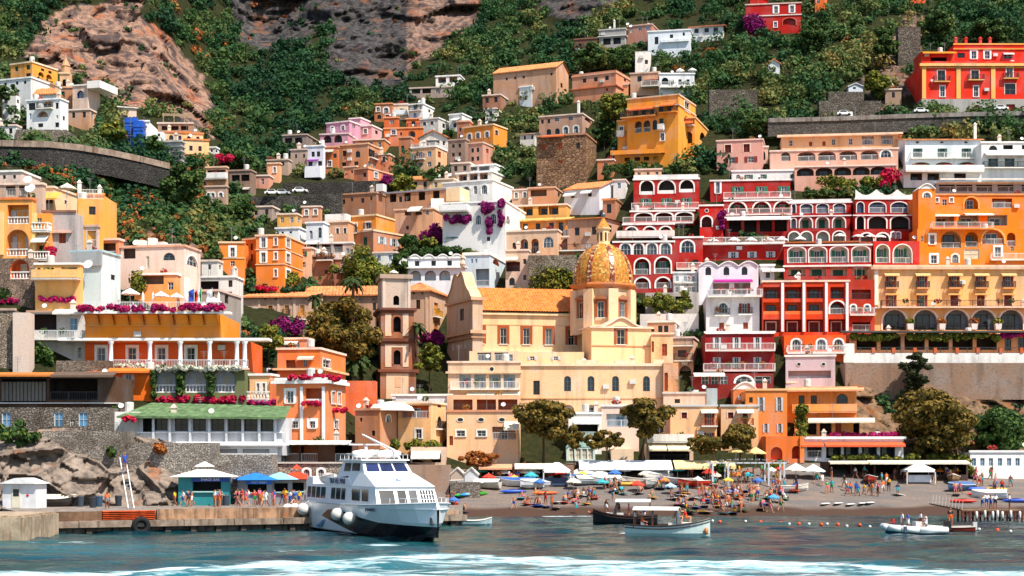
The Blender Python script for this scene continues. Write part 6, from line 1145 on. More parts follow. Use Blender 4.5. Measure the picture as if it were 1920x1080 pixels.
b = Bld('stone_pier_house', 'rubble stone house end with a tall white pier at the left edge', -40, -40, 27, 582, 690, 0, '#a3917e', Y=190, mat=stone('#a89684', 2.4), cap='#b8a592'); b.bx(24, 54, 586, 700, -1., 1.2, '#d8cfc0', 'pier').done()
b = Bld('stone_balcony', 'curved rubble stone balcony in front of the ivy column', 105, 105, 206, 676, 700, 0, '#8f8272', Y=186, mat=stone('#948474', 3.), cat='wall', dep=4, found=1.5); b.done()
b = Bld('reed_pavilion', 'shaded restaurant pavilion with reed blinds and brushwood roof', -40, -40, 218, 706, 762, 0, '#5a4636', Y=181, wear=.4, cat='restaurant', dep=8)
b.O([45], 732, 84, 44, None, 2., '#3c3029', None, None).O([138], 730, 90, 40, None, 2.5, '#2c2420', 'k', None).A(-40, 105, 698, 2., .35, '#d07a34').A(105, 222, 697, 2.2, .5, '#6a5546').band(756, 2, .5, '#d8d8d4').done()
for i in range(12): b.bx(3+i*7, 8.6+i*7, 716, 752, -.16, -.1, '#77716a', 'reed_blind')
b = Bld('service_wall', 'grey stone service wall with metal doors below the reed pavilion', -40, -40, 205, 764, 803, 0, '#7d776f', Y=177, mat=stone('#857c72', 2.2), cat='wall'); b.W([110, 156, 12], 786, 18, 26, 'B').W([136], 792, 9, 12, 'w').done()
b = Bld('white_stair_house', 'small white block with red flower boxes beside the green roof', 178, 178, 262, 772, 812, 0, '#ebe8e4', Y=175, wear=.2, cat='building', dep=4); b.O([186], 781, 12, 10, None, .6, '#4a403a', None, None).W([204], 800, 18, 18, 's').O([262], 790, 1, 1, None).done()
g = Bld('green_roof_restaurant', 'restaurant with a sloping green roof and glazed veranda above the rocks', 262, 262, 528, 782, 828, 0, '#c9c9cc', Y=172, wear=.2, cat='restaurant', dep=8, found=1.5)
g.W([302, 340, 374, 408, 440, 470, 500], 795, 25, 25, 'd').O([278], 797, 20, 28, None, 1.6, '#3a3a3c', None, None).band(811, 2, .3, '#f3f3f2').band(833, 5, .8, '#ececea', name='terrace_edge').done()
mb = MB(); z = g.h; ribslope(mb, (-2.2, -1.2, z+.05), (g.a1+.6, -1.2, z-.1), (g.a1+.2, 6, z+1.35), (-.2, 6, z+1.75), .9, .05); mb.quad((-2.2,-1.2,z-.12),(g.a1+.6,-1.2,z-.28),(g.a1+.6,-1.2,z-.05),(-2.2,-1.2,z+.1)); g.add(mb, 'roof', plain('#6c8a5a', .85, var=.35))
for x in (287, 318, 356, 392, 424, 455, 486, 516): g.bx(x-2, x+2, 783, 828, -.5, -.2, '#cfd2d6', 'post')
g.bx(330, 528, 828, 838, -.6, .5, '#eeedea', 'plinth')
b = Bld('white_lower_terrace', 'white railed lower terrace below the glazed veranda', 330, 330, 520, 836, 852, 0, '#e0dfdc', Y=171, wear=.3, cat='terrace', dep=3, found=1.); b.O([420, 480], 846, 50, 8, None, .3, '#b9b4ae', None, None).done()
b = Bld('orange_small_hotel', 'small orange hotel with white parapets beneath the tall palm', 520, 600, 648, 655, 720, 8, '#e98640', Y=215, wear=.15, cap='#f6e6d4'); b.W([572], 680, 7, 14, 'B').W([612], 682, 14, 14, 'wt').O([545], 685, 18, 20, None, 1., '#c9743c', None, None).A(560, 590, 668, .9, .3, '#f3e0c4').band(692, 4, .5, '#f3cf9c').done()
k = Bld('upper_floor', '', 522, 575, 590, 636, 657, 8, '#e9a070', root=b, Y=218, cap='#f3dcc4'); k.W([538, 558], 647, 7, 9, 'B').A(524, 560, 640, .9, .3, '#f6ead8').done()
b = Bld('orange_wall', 'plain orange garden wall left of the bell tower base', 640, 640, 704, 714, 760, 0, '#e4743a', Y=224, cat='wall', wear=.3, dep=3); b.done()
b = Bld('flower_box_hotel', 'orange pink hotel with white framed windows and red flower boxes', 518, 612, 648, 712, 840, 12, '#f0935a', Y=196, wear=.1, cap='#f3ece6')
b.W([544], 744, 13, 22, 'wT').W([554, 586], 796, 10, 12, 'wT').W([502], 800, 6, 20, 'wt').O([590], 742, 34, 28, None, 1.2, '#ee7a30', 's', None, rc='#f1ece6', rh=.5).pil([566, 607], 725, 836, 5, '#f3f0ec', .2).W([625, 636], 745, 6, 22, 'wt').W([630], 795, 7, 14, 'wt').band(716, 6, .5, '#f1ece6').done()
b = Bld('cream_balcony_house', 'cream house with white windows and flower balcony beside the green roof', 468, 506, 522, 704, 775, 10, '#f0c890', Y=192, wear=.15, cap='#f1ece6'); b.W([484, 495], 728, 5, 18, 'wt').B(466, 506, 750, 1., 'x', '#f3efe8').W([480], 762, 6, 10, 'w').bx(506, 522, 712, 775, -.3, 1, '#e88a54', 'side_pier').done()
b = Bld('white_canopy', 'white gauze canopy on posts above the flower hotel', 500, 500, 548, 690, 705, 0, '#f0eee8', Y=203, cat='canopy', dep=3, found=.3, wear=.1); b.O([512, 536], 698, 18, 10, None, 2.5, '#d9d4ca', None, None).done()
for i, (x, c) in enumerate(((364, '#2446a8'), (378, '#1f8a4a'), (398, '#e9e9ec'))):
 r = empty('flag', ('blue', 'green white and red', 'white')[i]+' flag on a pole on the parasol terrace', 'flag', P(x, 586, 190.6), 0, 'flags'); m = MB(); m.tube((0, 0, 0), (0, 0, 3.0), .035, 5); m.obj('pole', plain('#d8d8d6', .4), r); m = MB(); k = 6
 for j in range(k): z0, z1 = 2.9-1.5*j/k, 2.9-1.5*(j+1)/k; f_ = lambda z: .1*math.sin(z*5); [m.quad((-.02-.22*q, f_(z0+q), z0-.12*q), (-.24-.22*q, f_(z0+q+1), z0-.12*q-.12), (-.24-.22*q, f_(z1+q+1), z1-.12*q-.12), (-.02-.22*q, f_(z1+q), z1-.12*q), q if i == 1 else 0) for q in range(3)]
 m.obj('cloth', [plain(c, .7), plain('#efeeea', .7), plain('#c8241c', .7)], r)
# ---------------------------------------------------------------- buildings along the beach
b = Bld('white_parapet_house', 'white flat building with parapet at the foot of the bell tower', 735, 845, 848, 742, 775, 4, '#d9dadb', Y=222, wear=.25, cap='#f1f0ec'); b.bx(735, 742, 740, 748, -.1, 1, '#efeeea', 'parapet_end').O([770], 760, 20, 12, None, .6, '#3c3c3e', None, None).done()
b = Bld('tan_corner_house', 'tan house with white vaulted roof and arched window behind the ferry', 666, 712, 750, 769, 845, 24, '#c9966a', Y=214, wear=.3, cap='#dcb48c'); b.W([677], 787, 4, 7, 'd').W([728], 785, 8, 13, 'at').W([700], 812, 6, 10, 'd').done()
mb = MB(); mb.lathe([(3.2, 0), (2.9, .5), (2.0, .95), (.1, 1.25)], 18, 0, (-.2, 3.3, b.h)); b.add(mb, 'vault_roof', plaster('#e6ddd2', .3), smooth=True)
b = Bld('orange_balcony_house', 'cream house with an orange balcony storey behind the ferry mast', 746, 808, 836, 756, 845, 12, '#f0c88c', Y=212, wear=.25, cap='#efe0c6'); b.O([778], 772, 52, 24, None, 1.3, '#e8761f', 'b', 'w', dw=.25).W([785], 813, 12, 16, 'wt').W([824], 790, 9, 20, 'ad').W([824], 757, 7, 14, 'd').B(817, 834, 803, .5, 'k').dish(788, 745, 5).dish(673, 761, 5).done()
b = Bld('cream_beach_house', 'wide cream house with oval windows behind the beach', 838, 972, 976, 772, 856, 4, '#f0cfa0', Y=213, wear=.2, cap='#d99a70'); b.oval([863, 902, 941], 787, 11, 7).W([864, 903], 812, 16, 11, 'wt').O([945], 812, 44, 24, None, 1.2, '#d9b48c', 'b', 'w', dw=.3).A(946, 974, 790, 1.4, 1., '#f6ead0').W([846], 826, 7, 18, 'o').done()
k = Bld('roof_terrace', '', 838, 972, 976, 740, 774, 4, '#e3c29a', root=b, Y=216.5, wear=.3); k.O([868, 912, 952], 760, 36, 22, None, 1.3, '#b96a40', 'k', None).done()
b = Bld('white_porch_house', 'low white house with porch between the pine trees', 1066, 1066, 1128, 776, 815, 0, '#ece6dc', Y=216, wear=.2, cap='#f4f0e8'); b.O([1098], 800, 46, 18, None, 1.2, '#2c2826', None, None).A(1075, 1126, 790, 1., .2, '#f3f1ec').done()
b = Bld('blue_door_house', 'white balcony house with pale blue doors between the pines', 1128, 1128, 1198, 762, 815, 0, '#e6d9c8', Y=217, wear=.2, cap='#eceae6'); b.O([1164], 788, 54, 24, None, 1.2, '#dfe6ea', 'b', 'B', dw=.3).W([1135], 775, 5, 12, 'o').done()
for i, (x0, x1, lab, xs) in enumerate(((1257, 1346, 'cream house with red shutters left of the ochre villa', (1283, 1330)), (1352, 1424, 'cream house with red shuttered balcony and grey roof edge', (1370, 1397)))):
 b = Bld('red_shutter_house', lab, x0, x1-2, x1, 762, 842, 3, '#efc894', Y=217-i*.3, wear=.2, cap='#c9c6c2')
 b.W([xs[1]] if i == 0 else [xs[1]], 786, 9, 24, 'r' if i == 0 else 'R').W([xs[0]], 779, 10, 11, 'R').B(xs[1]-15, xs[1]+15, 798, .8, 'n', '#b0502c').A(xs[1]-16, xs[1]+16, 768, .8, .3, '#f1ede4').W([xs[1]], 822, 10, 22, 'r').W([xs[0]], 820, 8, 14, 'd').done()
b = Bld('roof_terrace_block', 'pale flat building with roof clutter between church and dark red hotel', 1244, 1330, 1345, 738, 770, 4, '#dfcdb8', Y=221, wear=.4, cap='#cfc6bc'); b.W([1270], 752, 10, 8, 'd').dish(1306, 740, 4.5).bx(1325, 1345, 728, 760, -.2, 2, '#a9b6b8', 'roof_room').bx(1295, 1310, 731, 742, 1, 2, '#e3e0da', 'tank').done()
b = Bld('orange_vault_house', 'orange house with a white vault left of the ochre villa roof', 1375, 1420, 1440, 730, 770, 4, '#d98648', Y=224, wear=.3); b.vaults(1, 1.1, '#f1ece4').W([1408], 752, 8, 9, 'd').done()
b = Bld('alley_house', 'beige house with dark shutters behind the church apse', 1214, 1264, 1282, 604, 660, 12, '#d3a986', cap='#eae2d6', Y=240); b.W([1238, 1249], 617, 8, 12, 'd').W([1272], 620, 7, 18, 's').W([1224], 619, 6, 6, 'ad').dish(1236, 595, 3).done()
b = Bld('alley_balcony_house', 'pale alley house with flower balcony right of the church', 1262, 1300, 1316, 634, 700, 12, '#d6b698', cap='#e3d4c4', Y=238); b.B(1260, 1300, 648, .9, 'k').W([1279], 663, 16, 12, 'd').B(1264, 1300, 676, .8, 'k').O([1285], 695, 22, 18, 'a', .8, '#8a7a70', None, None).W([1308], 661, 5, 16, 'o').done()
b = Bld('hanging_garden_wall', 'white garden wall with trailing plants below the white vaulted house', 1200, 1310, 1326, 588, 612, 5, '#d8d2cc', cat='wall', wear=.5, Y=246, dep=3); b.done()
b = Bld('dark_terrace_house', 'shaded terrace under trees left of the white vaulted house', 1210, 1310, 1326, 548, 590, 5, '#b8aca4', Y=250, wear=.4); b.O([1240, 1280], 568, 28, 24, None, 1.2, '#4a3f3a', None, None).done()
b = Bld('pink_awning_restaurant', 'seaside restaurant with coral awning and white curtains', 1498, 1498, 1694, 824, 858, 0, '#e9e6e2', Y=214, cat='restaurant', wear=.1, dep=6); b.O([1527], 846, 28, 24, None, 2., '#5a5450', 'b', None).O([1563, 1596, 1630, 1664], 846, 28, 26, None, 2., '#4a5058', None, 'p', dw=.3).A(1500, 1542, 828, 1.2, .5, '#ef5f34').A(1545, 1694, 828, 1.2, .5, '#ef5f34').band(821, 5, .3, '#f3f1ee').done()
b = Bld('orange_arch_house', 'orange house with round awnings left of the coral restaurant', 1436, 1436, 1506, 818, 868, 0, '#e07a34', Y=216, wear=.2); b.O([1456], 850, 22, 24, 'a', .8, '#e8641c', None, None).O([1493], 848, 16, 24, 'a', .8, '#b83a1c', None, None).bx(1500, 1508, 818, 868, -.3, 1, '#e88a44', 'pier').done()
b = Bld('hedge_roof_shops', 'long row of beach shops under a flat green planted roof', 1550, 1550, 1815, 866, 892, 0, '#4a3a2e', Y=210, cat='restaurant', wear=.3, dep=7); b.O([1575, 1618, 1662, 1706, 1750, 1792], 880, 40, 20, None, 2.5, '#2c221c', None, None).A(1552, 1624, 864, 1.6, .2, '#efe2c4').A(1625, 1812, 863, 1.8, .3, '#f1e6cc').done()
b = Bld('bathing_huts', 'long white row of bathing huts with blue doors at the right edge', 1819, 1819, 1990, 848, 880, 0, '#eeece8', Y=211, cat='building', wear=.15, dep=5, cap='#f6f2ea'); b.W([1826, 1842, 1858, 1875, 1892, 1908, 1926], 866, 8, 14, 'B').done()
b = Bld('terrace_bar', 'beach bar with striped awnings and crowded terrace behind the pines', 1212, 1212, 1300, 832, 872, 0, '#e0cbb0', Y=216, cat='restaurant', wear=.25, dep=6); b.A(1214, 1248, 830, 1.8, .9, '#f1e0bc').A(1250, 1296, 830, 1.8, .9, '#f1e0bc').O([1255], 856, 76, 18, None, 2.5, '#3a2c24', 'k', None).B(1214, 1298, 828, 1., 's', '#eae4da').done()
b = Bld('green_glass_kiosk', 'pale green glazed kiosk with rounded roof behind the pines', 1062, 1062, 1116, 838, 864, 0, '#cfe3dc', Y=214, cat='kiosk', wear=.1, dep=5); b.W([1072, 1084, 1096, 1107], 851, 9, 20, 'p').vaults(1, 1.3, '#a9dcd2').done()
b = Bld('cream_panel_shop', 'plain cream shop front between the pine trunks', 1146, 1146, 1188, 842, 866, 0, '#f1dfbc', Y=214, cat='shop', wear=.2, dep=5); b.done()
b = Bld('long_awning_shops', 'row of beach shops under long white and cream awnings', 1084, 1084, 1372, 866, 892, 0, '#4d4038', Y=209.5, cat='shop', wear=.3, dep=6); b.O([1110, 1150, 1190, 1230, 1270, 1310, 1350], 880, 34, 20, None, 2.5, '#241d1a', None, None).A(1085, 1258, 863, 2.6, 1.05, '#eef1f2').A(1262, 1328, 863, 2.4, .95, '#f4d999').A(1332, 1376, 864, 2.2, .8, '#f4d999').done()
b = Bld('terrace_restaurant', 'open terrace restaurant on posts behind the ferry', 520, 520, 662, 830, 868, 0, '#6a4a38', Y=192, cat='restaurant', wear=.3, dep=6); b.O([545, 580, 612, 644], 850, 32, 32, None, 3., '#3a281f', 'b', None).A(520, 660, 826, 1.8, .25, '#f1ece2').bx(514, 521, 828, 866, -.2, 1, '#e9a868', 'pier').done()
b = Bld('quay_wall', 'rubble stone wall under the terrace restaurant with arched storerooms', 505, 505, 668, 866, 930, 0, '#a89a8c', Y=191, mat=stone('#a89a8c', 2.6), cat='wall', dep=5); b.W([575, 602], 888, 11, 18, 'at').W([590], 885, 1, 1, 'w').band(868, 2, .2, '#d8d0c4').done()
b = Bld('rubble_wall', 'grey rubble stone wall behind the quay kiosks', 392, 392, 510, 852, 950, 0, '#a39a90', Y=171, mat=stone('#aca296', 3.), cat='wall', dep=4); b.done()
b = Bld('beach_promenade_wall', 'low promenade wall behind the ferry wheelhouse', 664, 664, 842, 872, 900, 0, '#a08c78', Y=211, cat='wall', wear=.6, dep=6); b.done()
for x0, x1, yt, yb, Y, l_ in ((78, 232, 808, 846, 164.6, 'grey rubble wall on top of the quay rocks, upper piece'), (232, 396, 830, 872, 165, 'grey rubble wall on the quay rocks beside the teal kiosk roof')): Bld('rubble_wall', l_, x0, x0, x1, yt, yb, 0, '#a39a90', Y=Y, mat=stone('#a39a90', 3.), cat='wall', dep=5, found=2, free_y=True).done()
b = Bld('kiosk_row', 'row of shaded beach stalls left of the white tent', 896, 896, 1076, 872, 897, 0, '#8a6a54', Y=209.5, cat='shop', wear=.4, dep=5); b.O([915, 948, 980, 1012, 1048], 885, 26, 18, None, 2., '#3a2c26', None, None).A(898, 960, 870, 1.6, .5, '#d9a07a').A(965, 1040, 869, 1.4, .5, '#efe6da').done()
b = Bld('terrace_cafe', 'cafe terrace with white canopy above the promenade wall', 770, 770, 835, 838, 868, 0, '#d9c8b0', Y=212, cat='restaurant', wear=.3, dep=5); b.A(772, 826, 846, 2.4, .8, '#f4efe4').O([800], 858, 54, 18, None, 2., '#3a332e', None, None).done()
# ---------------------------------------------------------------- smaller houses tucked between the others
def fill(lab, x0, xc, x1, yt, yb, th, col, st='d', cap='#e9dfd0', nm='small_house', bal=False, tile=None, sx=14):
 b = Bld(nm, lab, x0, xc, x1, yt, yb, th, col, cap=None if tile else cap, wear=.4); e = xc if th > 0 else x1; n = max(1, int((e-x0-4)/sx)); xs = [x0+(e-x0)*(i+.5)/n for i in range(n)]
 for j in range(max(1, int((yb-yt-3)/20))):
  b.W(xs, yt+10+20*j, 6, 10, st if j % 2 == 0 else 'w')
  if bal: b.B(x0+2, e-2, yt+18+20*j, .8, 'b')
 if x1-xc > 9 and th > 0: b.W([(xc+x1)/2], yt+11, 5, 9, 'w')
 if tile: b.roof(tile, 1.1, .3, '#dd8048')
 b.done()
for a in (('tan terrace house directly under the pink and orange houses', 655, 720, 762, 262, 282, 10, '#cf8d52', 'w'), ('grey stone cottage in the trees right of the cream corner house', 846, 880, 902, 306, 332, 16, '#a3968a'), ('small brown house left of the long barn', 905, 938, 962, 178, 208, 18, '#a07458'), ('white cottage beneath the brown one by the barn', 910, 930, 946, 204, 226, 14, '#dcd6cc'),
 ('narrow white house right of the white gable roof', 1150, 1172, 1184, 338, 372, 12, '#e0dcd6', 'B'), ('white glazed house at the left foot of the red hotel', 1262, 1308, 1312, 512, 560, 4, '#e3e3e0', 'B', '#f3f1ec', 'small_house', True), ('white bright terrace house above the magenta flowers', 92, 140, 150, 540, 575, 6, '#f1eeea', 'B'), ('small white house left of the big orange villa', 378, 408, 418, 490, 520, 8, '#e6ded4'), ('brick coloured house under the white terrace restaurant', 600, 650, 668, 486, 528, 10, '#b9785a', 'w'),
 ('cream house with green shutters left of the yellow green tree', 556, 584, 600, 466, 510, 12, '#e3c9a6', 'g'), ('white house at the right of the green trees above the palace', 700, 742, 764, 474, 512, 12, '#e6e2da', 'B'), ('salmon house right of the green shuttered house', 690, 730, 748, 290, 318, 14, '#d58a62', 'dt'), ('pale yellow house below the cream corner house', 806, 850, 870, 336, 360, 16, '#e6cd96', 'w'), ('tiled cottage above the porch house', 770, 806, 820, 336, 358, 14, '#d8b690', 'd', None, 'small_house', False, 'gx'),
 ('beige house left of the yellow gallery house', 960, 992, 1004, 356, 388, 14, '#d6b594', 'wt'), ('small orange house behind the ivy wall', 1000, 1050, 1060, 488, 520, 6, '#d99058', 'w'), ('terracotta house at the right of the round fronted house', 1120, 1150, 1164, 300, 332, 14, '#c58058', 'w'), ('small cream house beneath the yellow villa hedge', 1190, 1240, 1262, 318, 338, 8, '#e3c8a0', 'w'), ('white house above the left end of the road wall', -10, 30, 40, 236, 262, 8, '#e6e2dc', 'd'),
 ('low tan house right of the white villa garden', 128, 168, 180, 206, 232, 10, '#c9a27c', 'd'), ('pink cottage over the ravine road', 480, 504, 512, 330, 352, 8, '#d9a48c', 'w'), ('grey house beneath the ravine road', 470, 510, 524, 388, 410, 10, '#a89c90', 'd'), ('yellow cottage in the ravine above the orange villa', 520, 556, 566, 402, 430, 10, '#e6b560', 'w'), ('peach house left of the tan row house', 566, 600, 604, 388, 418, 10, '#e0a880', 'wt'),
 ('white chapel like house on the olive slope', 1440, 1462, 1474, 120, 142, 10, '#dfe0de', 'd', None, 'small_house', False, 'gf'), ('stone cottage below the stepped wall', 1660, 1690, 1700, 168, 196, 8, '#a8937c', 'd')): fill(*a)
# ---------------------------------------------------------------- vegetation
M_SCRUB = leafmat('scrub_leaves', ['#20432a', '#30582f', '#476634', '#6c763e', '#90884a', '#a86436', '#bc6c32'])
M_GREEN = leafmat('green_leaves', ['#1c3a18', '#2f5024', '#4a642c', '#6a7834'])
M_PINE = leafmat('pine_needles', ['#3a3c16', '#5c5220', '#7e6828', '#9c7a32'])
M_GOLD = leafmat('yellow_green_leaves', ['#33481c', '#5a6a24', '#86842c', '#a89a3a'])
M_RUST = leafmat('rusty_leaves', ['#6a3a1c', '#9a5224', '#c2702c', '#7a5a28'])
M_BOUG = leafmat('bougainvillea_bracts', ['#5a1248', '#8e1a6a', '#b0207e', '#6a1a5a'], .7)
M_REDF = leafmat('red_flowers', ['#c0182c', '#e02a3c', '#d81c6a', '#8a1a3c'], .7)
M_MAGF = leafmat('magenta_flowers', ['#c81460', '#e0245a', '#5a2a8a', '#d02048'], .7)
M_WHTF = leafmat('white_flowers', ['#e6e2d4', '#cfd0b8', '#f2efe4', '#6a7a48'], .7)
M_BARK = plain('#4a3426', .9); M_PALMB = plain('#6a4e38', .9)
def taken(px, py):
 r = np.zeros(px.shape, bool)
 for x0, x1, y0, y1 in RECTS: r |= (px > x0) & (px < x1) & (py > y0) & (py < y1)
 return r
def scrub():
 rng = np.random.default_rng(5); n = 10500; px = rng.uniform(-120, 2040, n); py = rng.uniform(-80, 760, n); px[:1500] = rng.uniform(100, 480, 1500); py[:1500] = rng.uniform(300, 500, 1500); px[1500:1800] = rng.uniform(400, 720, 300); py[1500:1800] = rng.uniform(560, 720, 300); px[1800:2150] = rng.uniform(1600, 2000, 350); py[1800:2150] = rng.uniform(728, 850, 350)
 rock = np.maximum.reduce([inpoly(px, py, p) for p in (CLIFF_A, CLIFF_B, CLIFF_C)]); slope = inpoly(px, py, SLOPE); gul = inpoly(px, py, GULLY)
 keep = ~taken(px, py) & ~((py > 700) & (px < 1590)) & ~((px < 400) & (py > 560)); keep &= ~rock | (rng.random(n) < .10); keep &= ~slope | (rng.random(n) < .8); keep &= ~gul | (rng.random(n) < .22)
 keep &= (py < 420) | (rng.random(n) < .75)
 px, py = px[keep], py[keep]; rock, slope = rock[keep], slope[keep]; Y = hill_y(px[None, :], py[None, :])[0] if False else D(px, py)
 parts = []
 for x, y, d, r_, s_ in zip(px, py, Y, rock, slope):
  wild = y < 330; r = rng.uniform(1.2, 2.2)+1.9*rng.random()**4 if wild else rng.uniform(.7, 1.6)
  if s_: r = rng.uniform(.7, 1.5)
  if r_ or y > 725: r = rng.uniform(.4, 1.1)
  sp = float(fbm(np.array([x/75.]), np.array([y/55.]), np.array([3.3]), 3)[0]); base = np.clip(.27+.55*sp+(rng.random()-.5)*.3+(.07 if x > 950 else 0)-(.1 if 380 < x < 760 and y < 320 else 0), 0, .68)
  rust = rng.random() < (.34 if s_ else .2 if r_ else .02)
  if rust: base = rng.uniform(.8, 1.); r *= .75
  c = np.array(P(x, y, d))+np.array([0, -.2, r*.35]); k = 4 if r > 1.2 else 3
  for j in range(k):
   o = rng.normal(size=3)*r*np.array([.5, .4, .28]); q = leaves(c+o, np.array([.72, .72, .62])*r*rng.uniform(.6, 1), int(14+11*r), .24 if r > 1.2 else .19, .25, rng)
   parts.append((q[0], q[1], np.clip(base+(q[2]-.5)*.22, 0, 1)))
 v, q, t = joinleaves(parts); o = put('hillside_scrub', fastmesh('hillside_scrub', v, q, M_SCRUB, t)); tag(o, 'mixed green and rusty scrub covering the steep hillside', 'scrub', kind='stuff')
scrub()
TREE_N = 0
bpy.context.view_layer.update(); _dg = bpy.context.evaluated_depsgraph_get()
def touch(x0, x1, y0, y1, Y=9999):
 d = []
 for i in range(5):
  for k in (.25, .75):
   v = Vector((((x0+(x1-x0)*(.05+.225*i))-960)/F, 1, (YH-(y0+(y1-y0)*k))/F)).normalized(); ok, p, *_ = SC.ray_cast(_dg, (0, 0, H), v)
   if ok: d.append(p.y)
 d.sort(); return d[len(d)//4] if d else Y
def tree(label, x0, x1, y0, y1, base, mat=M_GREEN, Y=None, name='tree', clumps=16, flat=.7, lean=0, dens=1., size=.24, limb=True, group=None, cat='tree'):
 global TREE_N; TREE_N += 1; rng = np.random.default_rng(100+TREE_N)
 Y = min(Y or 9999, Df((x0+x1)/2, base)-.3); s = Y/F; c = P((x0+x1)/2, (y0+y1)/2, Y); rx, rz = (x1-x0)/2*s, (y1-y0)/2*s; g = P((x0+x1)/2+lean, base, Y)
 r = empty(name, label, cat, g, 0, group); off = Vector(g); parts = []; centres = []
 for i in range(int(clumps*1.7)):
  d = rng.normal(size=3); d /= np.linalg.norm(d); k = rng.uniform(.35, .95); p = np.array(c)+d*np.array([rx, rx*.85, rz])*k; cr = np.array([1, 1, flat])*min(rx, rz*1.3)*rng.uniform(.2, .4); centres.append(p)
  parts.append(leaves(p-np.array(off), cr, max(22, int(125*dens*cr[0]**1.2)), size, .35, rng, .5))
 v, q, t = joinleaves(parts); put('crown', fastmesh('crown', v, q, mat, t), r)
 m = MB(); top = Vector(c)-off; w = max(.1, rx*.055); n = 5; pts = [Vector((top.x*(i/n)**1.5, .1*math.sin(i*1.7), top.z*i/n)) for i in range(n+1)]; m.path(pts, [w*(1-.6*i/n) for i in range(n+1)], 7)
 if limb:
  for p in centres[:7]:
   e = Vector(p)-off; st = pts[3].lerp(pts[4], random.random()); mid = st.lerp(e, .5)+Vector((0, 0, -.15*(e-st).length)); m.path([st, mid, e], [w*.42, w*.3, w*.14], 5)
 m.obj('trunk', M_BARK, r); return r
def bush(label, x0, x1, y0, y1, Y, mat, name='shrub', dens=1., size=.16, thick=.8, cat='shrub', group=None):
 global TREE_N; TREE_N += 1; rng = np.random.default_rng(300+TREE_N); Y = touch(x0, x1, y0, y1, Y)-.3*thick; s = Y/F; a, b_ = P(x0, y1, Y), P(x1, y0, Y); w, h = b_.x-a.x, b_.z-a.z
 r0 = max(.12, min(w, h)*.5); k = max(2, int(w*h/(r0*r0)*.8)); k = min(k, 60); parts = []
 for i in range(k):
  c = np.array([rng.uniform(r0*.5, max(r0*.6, w-r0*.5)), rng.uniform(-.5, .3)*thick, rng.uniform(r0*.4, max(r0*.5, h-r0*.5))])
  parts.append(leaves(c, np.array([r0*rng.uniform(.6, 1.1), thick*.55, r0*rng.uniform(.6, .95)]), max(10, int(dens*55*max(.3, r0*thick*2))), size*rng.uniform(.8, 1.2), .2, rng, .4))
 v, q, t = joinleaves(parts); o = put(name, fastmesh(name, v, q, mat, t)); o.location = a; return tag(o, label, cat, group)
def palm(label, px, ytop, base, rpx, Y=None, n=26, name='palm_tree'):
 Y = min(Y or 9999, Df(px, base)-.3); g = P(px, base, Y); t = P(px, ytop, Y); r = empty(name, label, 'palm', g); hh = t.z-g.z; L = rpx*Y/F; m = MB()
 m.path([(.12*math.sin(i*.8), 0, hh*i/8) for i in range(9)], [.3-.012*i for i in range(9)], 8); m.obj('trunk', M_PALMB, r); rng = random.Random(px); m = MB()
 for i in range(n):
  a = 2*math.pi*i/n*2.4; el = R(rng.uniform(-35, 70)); pts = []
  for j in range(7):
   u = j/6; pts.append(Vector((math.cos(a)*L*u*math.cos(el)*1.0, math.sin(a)*L*u*math.cos(el), hh+L*(u*math.sin(el)-.75*u*u))))
  side = Vector((-math.sin(a), math.cos(a), 0))
  for j in range(6):
   w0, w1 = .28*L*(.35+.65*math.sin(math.pi*min(1, (j+.3)/6.3))), .28*L*(.35+.65*math.sin(math.pi*min(1, (j+1.3)/6.3))); p, q = pts[j], pts[j+1]
   for sg in (-1, 1): m.quad(p, q, q+side*sg*w1*.8-Vector((0, 0, w1*.4)), p+side*sg*w0*.45-Vector((0, 0, w0*.1)))
 m.obj('crown', leafmat('palm_fronds', ['#3a4a20', '#5a6428', '#7a7434']), r)
tree('tall pine with a wide crown, leftmost on the beach promenade', 966, 1072, 740, 826, 884, M_PINE, 208, 'pine_tree', 30, .6, 0, 1.0, .17)
tree('pine with leaning bare trunk and round crown in the middle of the promenade', 1166, 1258, 742, 818, 884, M_PINE, 208, 'pine_tree', 28, .6, -8, 1., .17)
tree('small dark pine just right of the leftmost promenade pine', 1048, 1098, 800, 842, 880, M_PINE, 208.5, 'pine_tree', 14, .6, 4, 1., .16)
tree('low spreading pine between the two tall promenade pines', 1098, 1178, 804, 846, 884, M_PINE, 208, 'pine_tree', 20, .5, 0, 1., .16)
tree('golden low pine left of the ochre villa', 1290, 1362, 812, 852, 884, M_PINE, 208, 'pine_tree', 20, .5, 20, 1., .16)
tree('golden pine touching the ochre villa wall', 1348, 1428, 794, 850, 884, M_PINE, 209, 'pine_tree', 22, .6, 0, 1., .16)
tree('rusty bush tree on the promenade right of the ferry', 862, 942, 842, 880, 888, M_RUST, 206, 'tamarisk_tree', 18, .6, 0, 1., .15)
tree('big dark pine filling the garden left of the bell tower', 577, 708, 556, 690, 720, M_PINE, 232, 'pine_tree', 40, .7, 0, 1., .2)
tree('broad golden pine on the rocks under the cream hotel', 1678, 1830, 728, 856, 872, M_PINE, 217, 'pine_tree', 44, .6, 0, 1., .2)
tree('dark green tree at the foot of the rocks at the right edge', 1812, 1930, 764, 850, 868, M_GREEN, 218, 'tree', 30, .7, 0, .9, .2)
tree('tall narrow conifer standing before the retaining wall', 1686, 1744, 660, 752, 770, leafmat('fir_needles', ['#1c2414', '#2f3a1c', '#4a4a24']), 232, 'conifer', 26, .5, 0, 1., .15)
tree('small umbrella pine at the far left by the white cottage', -30, 38, 156, 186, 236, M_GREEN, 281, 'pine_tree', 14, .5, 0, 1., .2)
